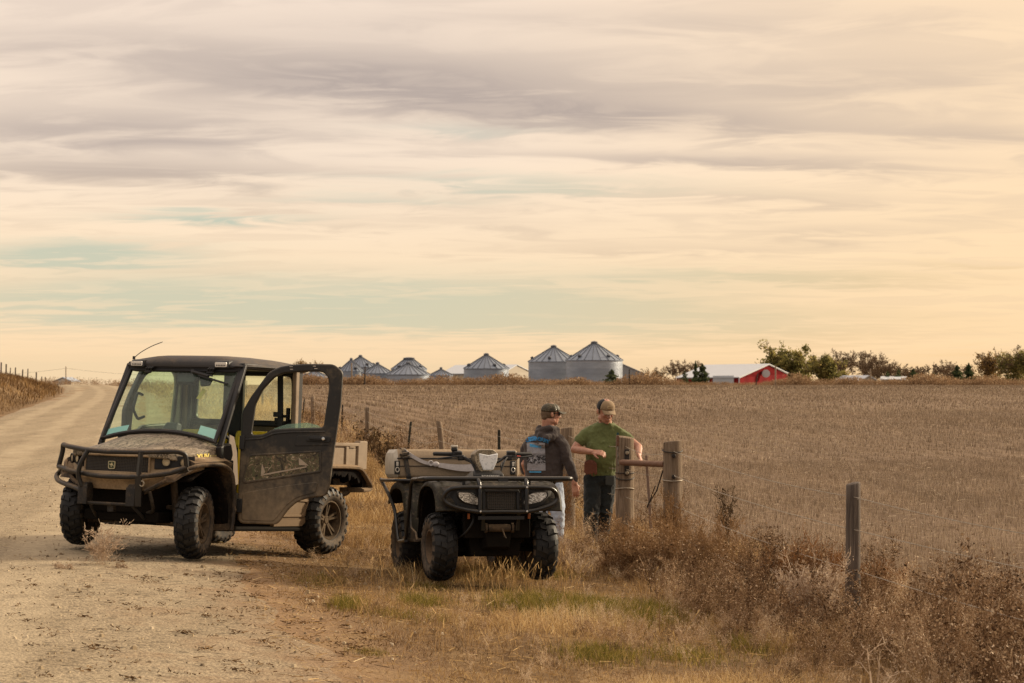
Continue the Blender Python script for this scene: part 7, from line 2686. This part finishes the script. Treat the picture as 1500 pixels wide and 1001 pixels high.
def scatter(rg, n, Y0, Y1, u0, u1):
    """points spread evenly over the strip u0..u1, Y0..Y1 that the camera can see"""
    Y = np.sqrt(rg.uniform(Y0 ** 2, Y1 ** 2, n))
    X = rg.uniform(-0.37, 0.37, n) * Y
    u = u_of(X, Y)
    k = (u > u0) & (u < u1)
    return X[k], Y[k], u[k]


# stubble field, sown in rows along the fence
M_STUB = attr_ramp('stubble', [(0.0, (0.075, 0.051, 0.033)), (0.4, (0.215, 0.155, 0.102)), (0.75, (0.40, 0.302, 0.202)), (1.0, (0.62, 0.51, 0.37))], 0.9, 0.15)
rg = np.random.default_rng(101)
VV, TT = [], []
for (Y0, Y1, dens, w_, hh, row) in ((9, 24, 800, 0.0050, 0.105, 0.25), (24, 45, 380, 0.007, 0.105, 0.25), (45, 90, 80, 0.014, 0.115, 0.76), (90, 180, 14, 0.036, 0.13, 1.52), (180, 370, 3.0, 0.09, 0.15, 3.04)):
    n = int(dens * 0.37 * (Y1 ** 2 - Y0 ** 2))
    X, Y, u = scatter(rg, n, Y0, Y1, 8.6, 900)
    # pull towards the drill rows
    ur_ = np.round(u / row) * row + rg.normal(size=len(u)) * row * 0.16
    X = X + (ur_ - u)
    gap = patch_noise(X, Y, 0.5, 61) * 0.6 + patch_noise(X, Y, 1.6, 62) * 0.4
    k = rg.random(len(X)) < (0.35 + 1.0 * gap) * np.clip((ur_ - 8.3) / 1.2, 0.25, 1)
    X, Y = X[k], Y[k]
    tall = 0.75 + 0.5 * patch_noise(X, Y, 0.35, 63)
    h_ = hh * tall * rg.uniform(0.6, 1.25, len(X))
    V, nq = blades(X, Y, h_, w_ * rg.uniform(0.7, 1.4, len(X)), rg.uniform(0, 0.35, len(X)), 1, rg)
    VV.append(V)
    TT.append(np.clip(rg.normal(0.50, 0.19, nq) + (0.10 * np.sin(u_of(X, Y) * 2 * np.pi / 1.52) * np.clip((Y - 30) / 25, 0, 1)) + 0.22 * (patch_noise(X, Y, 0.28, 64) - 0.5) + 0.18 * (patch_noise(X * 0.25, Y, 0.12, 65) - 0.5), 0, 1))
V = np.concatenate(VV)
quad_object('field_stubble', V, len(V) // 4, np.concatenate(TT), M_STUB, kind='stuff')
# flattened straw between the rows
X, Y, u = scatter(rg, 60000, 9, 75, 8.2, 60)
L_ = rg.uniform(0.06, 0.20, len(X))
a = rg.uniform(0, np.pi, len(X))
P0 = np.stack([X, Y, ground_z(X, Y) + rg.uniform(0.005, 0.05, len(X))], -1)
P1 = P0 + np.stack([np.cos(a) * L_, np.sin(a) * L_, rg.normal(size=len(X)) * 0.02], -1)
Q = strips(P0, P1, np.full(len(X), 0.006), np.full(len(X), 0.004), rg)
quad_object('field_straw', Q.reshape(-1, 3), len(Q), np.clip(rg.normal(0.72, 0.18, len(Q)), 0, 1), M_STUB, kind='stuff')

# dry verge grass between road and fence, and on the far bank
M_DRY = attr_ramp('dry_grass', [(0.0, (0.055, 0.029, 0.012)), (0.3, (0.18, 0.102, 0.043)), (0.6, (0.42, 0.268, 0.112)), (0.85, (0.68, 0.475, 0.215)), (1.0, (0.80, 0.64, 0.38))], 0.85, 0.25)
rg = np.random.default_rng(102)
VV, TT = [], []
for (Y0, Y1, dens, w_, hh) in ((9, 17, 1500, 0.0042, 0.085), (17, 28, 900, 0.0055, 0.11), (28, 48, 420, 0.008, 0.17), (48, 100, 95, 0.016, 0.22), (100, 210, 12, 0.05, 0.28)):
    n = int(dens * 0.37 * (Y1 ** 2 - Y0 ** 2))
    X, Y, u = scatter(rg, n, Y0, Y1, 2.6, 9.0)
    p1 = patch_noise(X, Y, 1.1, 71)
    p2 = patch_noise(X, Y, 3.4, 72)
    edge = np.clip((u + 1.6 * (p1 - 0.5) + 0.8 * (p2 - 0.5) - 3.1) / 0.9, 0, 1)
    keep = rg.random(len(X)) < edge * np.clip(-0.25 + 2.0 * (0.5 * p1 + 0.5 * p2), 0.10, 1)
    # tyres and boots have flattened the grass under the vehicles
    # the men have trodden the grass flat where they stand
    keep &= ~((np.hypot((X - 0.85) / 0.9, (Y - 23.2) / 1.6) < 1.0) & (rg.random(len(X)) < 0.75))
    keep &= ~((np.hypot((X + 2.6) / 1.6, (Y - 19.6) / 0.9) < 1.0) & (rg.random(len(X)) < 0.8))
    X, Y, u, p1, p2 = X[keep], Y[keep], u[keep], p1[keep], p2[keep]
    tuft = np.clip((patch_noise(X, Y, 2.3, 73) - 0.50) * 4, 0, 1) * np.clip((u - 3.6) / 0.8, 0, 1)
    h_ = hh * rg.uniform(0.45, 1.3, len(X)) * (0.65 + 1.5 * tuft + 0.5 * (u > 6.5))
    V, nq = blades(X, Y, h_, w_ * rg.uniform(0.7, 1.4, len(X)), rg.uniform(0.15, 1.3, len(X)), 2, rg)
    VV.append(V)
    t0 = np.clip(rg.normal(0.43, 0.18, len(X)) + 0.36 * (p1 - 0.5) + 0.26 * tuft + 0.55 * (patch_noise(X, Y, 0.8, 74) - 0.5) + 0.3 * (patch_noise(X, Y, 2.6, 77) - 0.5), 0, 1)
    TT.append(np.repeat(t0, 2))
for (Y0, Y1, dens, w_, hh) in ((40, 110, 34, 0.014, 0.26), (110, 320, 8, 0.045, 0.38)):
    n = int(dens * 0.37 * (Y1 ** 2 - Y0 ** 2))
    X, Y, u = scatter(rg, n, Y0, Y1, -40, -3.3)
    keep = rg.random(len(X)) < np.clip((-u - 3.4) / 1.0, 0, 1)
    X, Y = X[keep], Y[keep]
    p1 = patch_noise(X, Y, 0.5, 75)
    V, nq = blades(X, Y, hh * rg.uniform(0.4, 1.3, len(X)) * (0.5 + p1), w_ * rg.uniform(0.7, 1.4, len(X)), rg.uniform(0.1, 1.0, len(X)), 2, rg)
    VV.append(V)
    TT.append(np.repeat(np.clip(rg.normal(0.24, 0.15, len(X)) + 0.5 * (patch_noise(X, Y, 0.35, 76) - 0.5), 0, 1), 2))
V = np.concatenate(VV)
quad_object('dry_grass', V, len(V) // 4, np.concatenate(TT), M_DRY, kind='stuff')

# straw and stalks lying on the verge
X, Y, u = scatter(rg, 42000, 8.5, 34, 2.9, 8.6)
L_ = rg.uniform(0.03, 0.12, len(X)) * rg.uniform(0.6, 1.4, len(X))
a = rg.uniform(0, np.pi, len(X))
P0 = np.stack([X, Y, ground_z(X, Y) + rg.uniform(0.004, 0.04, len(X))], -1)
P1 = P0 + np.stack([np.cos(a) * L_, np.sin(a) * L_, rg.normal(size=len(X)) * 0.015], -1)
Q = strips(P0, P1, np.full(len(X), 0.0042), np.full(len(X), 0.0028), rg)
quad_object('fallen_straw', Q.reshape(-1, 3), len(Q), np.clip(rg.normal(0.50, 0.22, len(Q)), 0, 1), M_DRY, kind='stuff')

# low green patches in the verge
M_GREEN = attr_ramp('green_grass', [(0.0, (0.045, 0.045, 0.010)), (0.40, (0.13, 0.115, 0.020)), (0.70, (0.30, 0.225, 0.045)), (1.0, (0.55, 0.39, 0.14))], 0.8, 0.35)
rg = np.random.default_rng(103)
VV, TT = [], []
for (px_, py_, hw, hd, n, hh) in ((800, 893, 0.36, 0.40, 3600, 0.15), (862, 898, 0.26, 0.26, 3600, 0.14), (942, 910, 0.24, 0.40, 4200, 0.16), (508, 890, 0.10, 0.2, 900, 0.10), (618, 886, 0.16, 0.25, 1300, 0.10), (595, 905, 0.3, 0.25, 900, 0.06), (880, 965, 0.24, 0.3, 1500, 0.08), (1000, 965, 0.25, 0.3, 1100, 0.08), (690, 845, 0.3, 0.3, 1000, 0.09), (625, 862, 0.2, 0.3, 700, 0.06), (540, 957, 0.12, 0.12, 320, 0.04), (470, 855, 0.25, 0.5, 900, 0.06), (770, 845, 0.4, 0.3, 1600, 0.12), (1095, 950, 0.2, 0.4, 700, 0.10)):
    c = gpoint(px_, py_)
    X = c.x + rg.normal(size=n) * hw * 0.6
    Y = c.y + rg.normal(size=n) * hd * 0.8
    V, nq = blades(X, Y, hh * rg.uniform(0.5, 1.3, n), 0.0045 * rg.uniform(0.7, 1.3, n), rg.uniform(0.1, 0.9, n), 2, rg)
    VV.append(V)
    TT.append(np.repeat(np.clip(rg.normal(0.5, 0.27, n), 0, 1), 2))
V = np.concatenate(VV)
quad_object('green_grass', V, len(V) // 4, np.concatenate(TT), M_GREEN, kind='stuff')


# ------------------------------------------------------------------ weeds
M_WEED = attr_ramp('dead_weeds', [(0.0, (0.035, 0.019, 0.010)), (0.35, (0.125, 0.070, 0.036)), (0.65, (0.31, 0.195, 0.105)), (0.88, (0.54, 0.385, 0.23)), (1.0, (0.75, 0.60, 0.42))], 0.9, 0.15)


def weed_template(rg, h, spread, stems, kids, seeds, sw=0.007, seed_size=0.016, up=0.25, tone=0.45, depth=2, kid_angle=0.55, ratio=0.42, wmin=0.0026):
    tw = Twigs(rg)
    for i in range(stems):
        a = rg.uniform(0, 2 * math.pi)
        s_ = spread * rg.uniform(0.2, 1.0)
        tw.grow((rg.normal() * 0.02, rg.normal() * 0.02, -0.03), (math.cos(a) * s_, math.sin(a) * s_, 1.0), h * rg.uniform(0.65, 1.05), sw, depth, kids, 0.30, up, 4, ratio, kid_angle)
    Q = tw.quads(wmin)
    tn = np.clip(rg.normal(tone, 0.12, len(Q)), 0, 1)
    if seeds:
        cen = Q.mean(1)
        ok = np.where(cen[:, 2] > 0.22 * h)[0]
        idx = rg.choice(ok, seeds)
        P = cen[idx] + rg.normal(size=(seeds, 3)) * 0.018
        LQ = leaves(P, seed_size * rg.uniform(0.5, 1.8, seeds), rg, 0.0, 0.55)
        Q = np.concatenate([Q, LQ])
        tn = np.concatenate([tn, np.clip(rg.normal(tone + 0.04, 0.27, seeds), 0, 1)])
    return Q, tn


def place(Q, x, y, z, s, a):
    c, si = math.cos(a), math.sin(a)
    P = Q * s
    o = P.copy()
    o[..., 0] = P[..., 0] * c - P[..., 1] * si + x
    o[..., 1] = P[..., 0] * si + P[..., 1] * c + y
    o[..., 2] = P[..., 2] + z
    return o


rg = np.random.default_rng(104)
kinds = [weed_template(rg, 0.62, 0.35, 4, 5, 330, 0.007, 0.020, 0.3, 0.46), weed_template(rg, 0.50, 0.7, 7, 5, 240, 0.006, 0.020, 0.2, 0.54),
         weed_template(rg, 0.75, 0.25, 3, 6, 380, 0.008, 0.022, 0.35, 0.36), weed_template(rg, 0.42, 0.9, 8, 5, 200, 0.005, 0.017, 0.1, 0.68),
         weed_template(rg, 0.55, 0.5, 5, 6, 170, 0.006, 0.018, 0.2, 0.78), weed_template(rg, 0.36, 1.1, 9, 5, 220, 0.005, 0.018, 0.1, 0.30)]
VV, TT = [], []
n_w = 0


def add_weed(x, y, s, kind=None, dt=0.0):
    global n_w
    k = rg.integers(0, len(kinds)) if kind is None else kind
    Q, tn = kinds[k]
    VV.append(place(Q, x, y, gz(x, y), s, rg.uniform(0, 6.28)))
    TT.append(np.clip(tn + dt + rg.normal() * 0.07, 0, 1))
    n_w += 1


# the strip of weeds along the fence, thick and tall at the near right
for (Y0, Y1, n, u0, u1, s0, s1) in ((9.2, 13.5, 400, 6.9, 10.4, 0.45, 1.02), (13.5, 18, 430, 6.4, 9.2, 0.38, 0.82), (18, 24, 300, 6.7, 8.9, 0.28, 0.62), (24, 40, 220, 7.0, 8.8, 0.4, 0.85), (40, 80, 220, 7.0, 8.6, 0.6, 1.2)):
    Y = rg.uniform(Y0, Y1, n)
    u = rg.uniform(u0, u1, n)
    X = x_of(u, Y)
    for x, y, uu_ in zip(X, Y, u):
        if abs(x) > y * 0.30 + 0.5:
            continue
        pn = float(patch_noise(np.array(x), np.array(y), 0.9, 81))
        if rg.random() > 0.45 + 0.7 * pn:
            continue
        # keep clear of the two men and of the grass in front of the quad
        if 23.2 < y < 25.2 and x < 1.25 and uu_ < 8.0 and rg.random() < 0.8:
            continue
        if y < 16 and uu_ < 7.0 and rg.random() < 0.5:
            continue
        s = rg.uniform(s0, s1) * (0.7 + 0.5 * pn)
        if y < 13 and uu_ > 7.8:
            s *= 1.15
        add_weed(float(x), float(y), s, None, 0.10 * (pn - 0.5))
# short weeds where the verge turns into the weed strip
for _ in range(2500):
    y = rg.uniform(9.5, 24)
    u = rg.uniform(3.7, 7.8)
    x = float(x_of(u, y))
    pn = float(patch_noise(np.array(x), np.array(y), 1.3, 83))
    if x < y * 0.3 and rg.random() < (pn * 1.8 - 0.30) * (0.30 + 0.22 * (u - 3.7)):
        add_weed(x, y, rg.uniform(0.10, 0.24 + 0.07 * (u - 3.7)), int(rg.choice([1, 3, 4, 5])), rg.normal(0.10, 0.10))
# long bent stalks leaning out of the mass
for _ in range(110):
    y = rg.uniform(10, 20)
    u = rg.uniform(5.6, 9.6)
    x = float(x_of(u, y))
    if x > y * 0.3:
        continue
    a, el_ = rg.uniform(0, 6.28), rg.uniform(0.3, 1.2)
    L_ = rg.uniform(0.25, 0.55)
    p0 = np.array([x, y, gz(x, y) + 0.02])
    pts = [p0 + np.array([math.cos(a) * math.cos(el_) * t * L_, math.sin(a) * math.cos(el_) * t * L_, math.sin(el_) * t * L_ - 0.25 * L_ * t * t]) for t in np.linspace(0, 1, 4)]
    VV.append(strips(np.array(pts[:-1]), np.array(pts[1:]), np.full(3, 0.0065), np.full(3, 0.0045), rg))
    TT.append(np.full(3, rg.uniform(0.55, 0.92)))
Q = np.concatenate(VV)
quad_object('dead_weeds', Q.reshape(-1, 3), len(Q), np.concatenate(TT), M_WEED, kind='stuff')


def plant(name, label, px, py, h, spread, stems, kids, seeds, ramp, seed, sw=0.005, ss=0.014, up=0.2, tone=0.5, depth=2, kid=0.55, ratio=0.42, Y=None, cat='weed', off=0.0, wmin=0.0045):
    rgp = np.random.default_rng(seed)
    c = gpoint(px, py) if Y is None else None
    if Y is not None:
        c = world_at(px, 560, Y)
    Q, tn = weed_template(rgp, h, spread, stems, kids, seeds, sw, ss, up, tone, depth, kid, ratio, wmin)
    o = quad_object(name, Q.reshape(-1, 3), len(Q), tn, ramp)
    o.location = (c.x, c.y, gz(c.x, c.y) + off)
    tag(o, label, cat)
    return o


M_RUSSET = attr_ramp('russet_twigs', [(0.0, (0.09, 0.036, 0.012)), (0.5, (0.22, 0.098, 0.035)), (1.0, (0.40, 0.23, 0.10))], 0.9, 0.3)
M_PALE = attr_ramp('bleached_twigs', [(0.0, (0.22, 0.15, 0.095)), (0.5, (0.46, 0.34, 0.235)), (1.0, (0.72, 0.60, 0.46))], 0.9, 0.25)
M_KOCHIA = attr_ramp('brown_bushy_weed', [(0.0, (0.075, 0.036, 0.015)), (0.4, (0.20, 0.112, 0.050)), (0.75, (0.37, 0.235, 0.12)), (1.0, (0.54, 0.39, 0.24))], 0.9, 0.25)
M_DKLEAF = attr_ramp('dark_dead_leaves', [(0.0, (0.028, 0.017, 0.009)), (0.5, (0.085, 0.052, 0.026)), (1.0, (0.24, 0.155, 0.075))], 0.85, 0.2)
plant('bushy_weed', 'large brown bushy weed spreading in front of the two thick brace posts', 948, 848, 0.54, 1.5, 42, 9, 6500, M_KOCHIA, 1, 0.006, 0.017, 0.05, 0.52, 2, 0.7, 0.5, Y=20.6)
plant('bushy_weed', 'tall fine brown weed growing against the base of the thick post', 990, 800, 0.66, 0.45, 18, 8, 2600, M_KOCHIA, 2, 0.005, 0.014, 0.2, 0.42, 2, 0.5, 0.42, Y=21.85)
plant('bushy_weed', 'lower greyish weed mound at the feet of the green shirted person', 905, 840, 0.26, 1.4, 24, 8, 2000, M_KOCHIA, 3, 0.005, 0.015, 0.05, 0.66, 2, 0.7, 0.5, Y=20.9)
plant('bushy_weed', 'brown weed clump just beyond the wire to the right of the brace posts', 1050, 830, 0.55, 1.3, 26, 8, 2600, M_KOCHIA, 4, 0.005, 0.016, 0.1, 0.48, 2, 0.7, 0.5, Y=20.2)
plant('russet_bush', 'rounded russet bush behind the bleached weed near the dark post', 1178, 812, 0.46, 1.5, 60, 10, 5000, M_RUSSET, 5, 0.005, 0.012, 0.25, 0.5, 2, 0.55, 0.5, Y=17.9, cat='bush')
plant('russet_bush', 'small russet bush just past the dark post in the field edge', 1298, 800, 0.34, 1.4, 26, 8, 1400, M_RUSSET, 6, 0.005, 0.012, 0.15, 0.45, 2, 0.7, 0.5, Y=18.2, cat='bush')
plant('bleached_weed', 'bleached pale weed with upright tips left of the dark post', 1192, 870, 0.52, 0.9, 30, 8, 2400, M_PALE, 7, 0.008, 0.016, 0.3, 0.62, 2, 0.45, 0.40, Y=16.2)
plant('bleached_weed', 'pale broken stalk branching up out of the brown weeds', 1290, 985, 0.42, 0.3, 2, 4, 0, M_PALE, 8, 0.016, 0.01, 0.1, 0.6, 2, 0.8, 0.5, Y=11.4)
plant('dark_weed', 'dark spiky weed standing alone in the field beyond the wire', 1068, 768, 0.66, 0.45, 7, 7, 420, M_DKLEAF, 9, 0.010, 0.024, 0.35, 0.35, 2, 0.6, 0.40, Y=24.5)
plant('dark_weed', 'dark leafy weed at the fence behind the cargo bed', 566, 700, 0.85, 0.6, 9, 7, 700, M_DKLEAF, 10, 0.012, 0.05, 0.3, 0.5, 2, 0.6, 0.42, Y=41.5)
plant('dark_weed', 'dark leafy weed beside the square wooden post by the cab door', 535, 690, 0.75, 0.6, 8, 7, 600, M_DKLEAF, 11, 0.012, 0.05, 0.3, 0.45, 2, 0.6, 0.42, Y=49)
plant('dark_weed', 'curled dry weed between the steel post and the hooded person', 752, 690, 0.78, 0.3, 3, 5, 120, M_DKLEAF, 12, 0.010, 0.026, 0.3, 0.45, 2, 0.6, 0.42, Y=32)
plant('dark_weed', 'brown weed against the pale post between the two men', 822, 780, 0.85, 0.4, 12, 7, 700, M_KOCHIA, 13, 0.006, 0.018, 0.3, 0.30, 2, 0.5, 0.42, Y=26.9)
plant('tumbleweed', 'pale dead tumbleweed lying on the gravel before the vehicle', 148, 830, 0.34, 0.9, 14, 6, 300, M_PALE, 14, 0.0045, 0.011, 0.1, 0.50, 2, 0.75, 0.5, cat='tumbleweed')
plant('tumbleweed', 'small flat pinkish scrap of dead weed on the gravel', 100, 834, 0.10, 2.5, 10, 6, 120, M_PALE, 15, 0.003, 0.009, 0.0, 0.40, 2, 0.9, 0.5, cat='tumbleweed')
plant('tumbleweed', 'little brown scrap of dead weed beside the pale tumbleweed', 172, 833, 0.09, 2.6, 12, 6, 120, M_PALE, 16, 0.003, 0.009, 0.0, 0.25, 2, 0.9, 0.5, cat='tumbleweed')

# taller seed heads among the grass before the quad
rg = np.random.default_rng(105)
VV, TT = [], []
for _ in range(260):
    px_, py_ = rg.uniform(690, 850), rg.uniform(850, 885)
    if rg.random() < 0.35:
        px_, py_ = rg.uniform(500, 1000), rg.uniform(830, 990)
    c = gpoint(px_, py_)
    h_ = rg.uniform(0.16, 0.34)
    a = rg.uniform(0, 6.28)
    ln = rg.uniform(0.1, 0.5)
    P = [np.array([c.x + math.cos(a) * ln * h_ * t ** 2, c.y + math.sin(a) * ln * h_ * t ** 2, gz(c.x, c.y) + h_ * t * (1 - 0.15 * ln * t)]) for t in np.linspace(0, 1, 4)]
    q = strips(np.array(P[:-1]), np.array(P[1:]), np.full(3, 0.0035), np.full(3, 0.003), rg)
    hd = strips(np.array([P[-1] - (P[-1] - P[-2]) * 0.2]), np.array([P[-1] + (P[-1] - P[-2]) * 0.25]), np.array([0.008]), np.array([0.004]), rg)
    VV += [q, hd]
    TT += [np.full(3, 0.6), np.full(1, 0.8)]
Q = np.concatenate(VV)
quad_object('seed_heads', Q.reshape(-1, 3), len(Q), np.concatenate(TT), M_DRY, kind='stuff')

# loose stones and scraps on the gravel
m_stone = attr_ramp('loose_stones', [(0.0, (0.10, 0.075, 0.05)), (0.5, (0.34, 0.26, 0.16)), (1.0, (0.60, 0.50, 0.35))], 0.9, 0.0)
rg = np.random.default_rng(106)
X, Y, u = scatter(rg, 15000, 8.5, 34, -3.4, 4.2)
S = rg.gamma(1.6, 0.0030, len(X)) + 0.003
Z = ground_z(X, Y) + 0.006 + S * 0.3
th = rg.uniform(0, 6.28, len(X))
cs, sn = np.cos(th), np.sin(th)
quads_ = []
ring = [np.stack([X + S * rg.uniform(0.7, 1.3, len(X)) * np.cos(th + k * np.pi / 2), Y + S * rg.uniform(0.7, 1.3, len(X)) * np.sin(th + k * np.pi / 2), Z - S * 0.45], -1) for k in range(4)]
topr = [np.stack([X + S * 0.55 * np.cos(th + k * np.pi / 2), Y + S * 0.55 * np.sin(th + k * np.pi / 2), Z + S * rg.uniform(0.35, 0.65, len(X))], -1) for k in range(4)]
for k in range(4):
    l = (k + 1) % 4
    quads_.append(np.stack([ring[k], ring[l], topr[l], topr[k]], 1))
quads_.append(np.stack([topr[0], topr[1], topr[2], topr[3]], 1))
Q = np.stack(quads_, 1).reshape(-1, 4, 3)
tone = np.repeat(np.clip(rg.normal(0.55, 0.25, len(X)), 0, 1), 5)
quad_object('gravel_stones', Q.reshape(-1, 3), len(Q), tone, m_stone, kind='stuff')
# dark scraps of dead weed, clods and twigs scattered on the road
VV, TT = [], []
for _ in range(170):
    px_, py_ = rg.uniform(20, 560), rg.uniform(780, 1000)
    if rg.random() < 0.5:
        px_, py_ = rg.uniform(300, 560), rg.uniform(815, 960)
    c = gpoint(px_, py_)
    n = int(rg.integers(4, 26))
    sp_ = rg.uniform(0.015, 0.09)
    P0 = np.stack([c.x + rg.normal(size=n) * sp_, c.y + rg.normal(size=n) * sp_ * 0.6, np.zeros(n)], -1)
    P0[:, 2] = ground_z(P0[:, 0], P0[:, 1]) + rg.uniform(0.008, 0.025, n)
    d_ = rg.normal(size=(n, 3)) * 0.018
    d_[:, 2] = np.abs(d_[:, 2]) * 0.4
    VV.append(strips(P0, P0 + d_, np.full(n, 0.008), np.full(n, 0.004), rg))
    TT.append(np.clip(rg.normal(0.15, 0.15, n), 0, 1))
Q = np.concatenate(VV)
quad_object('road_debris', Q.reshape(-1, 3), len(Q), np.concatenate(TT), M_DRY, kind='stuff')
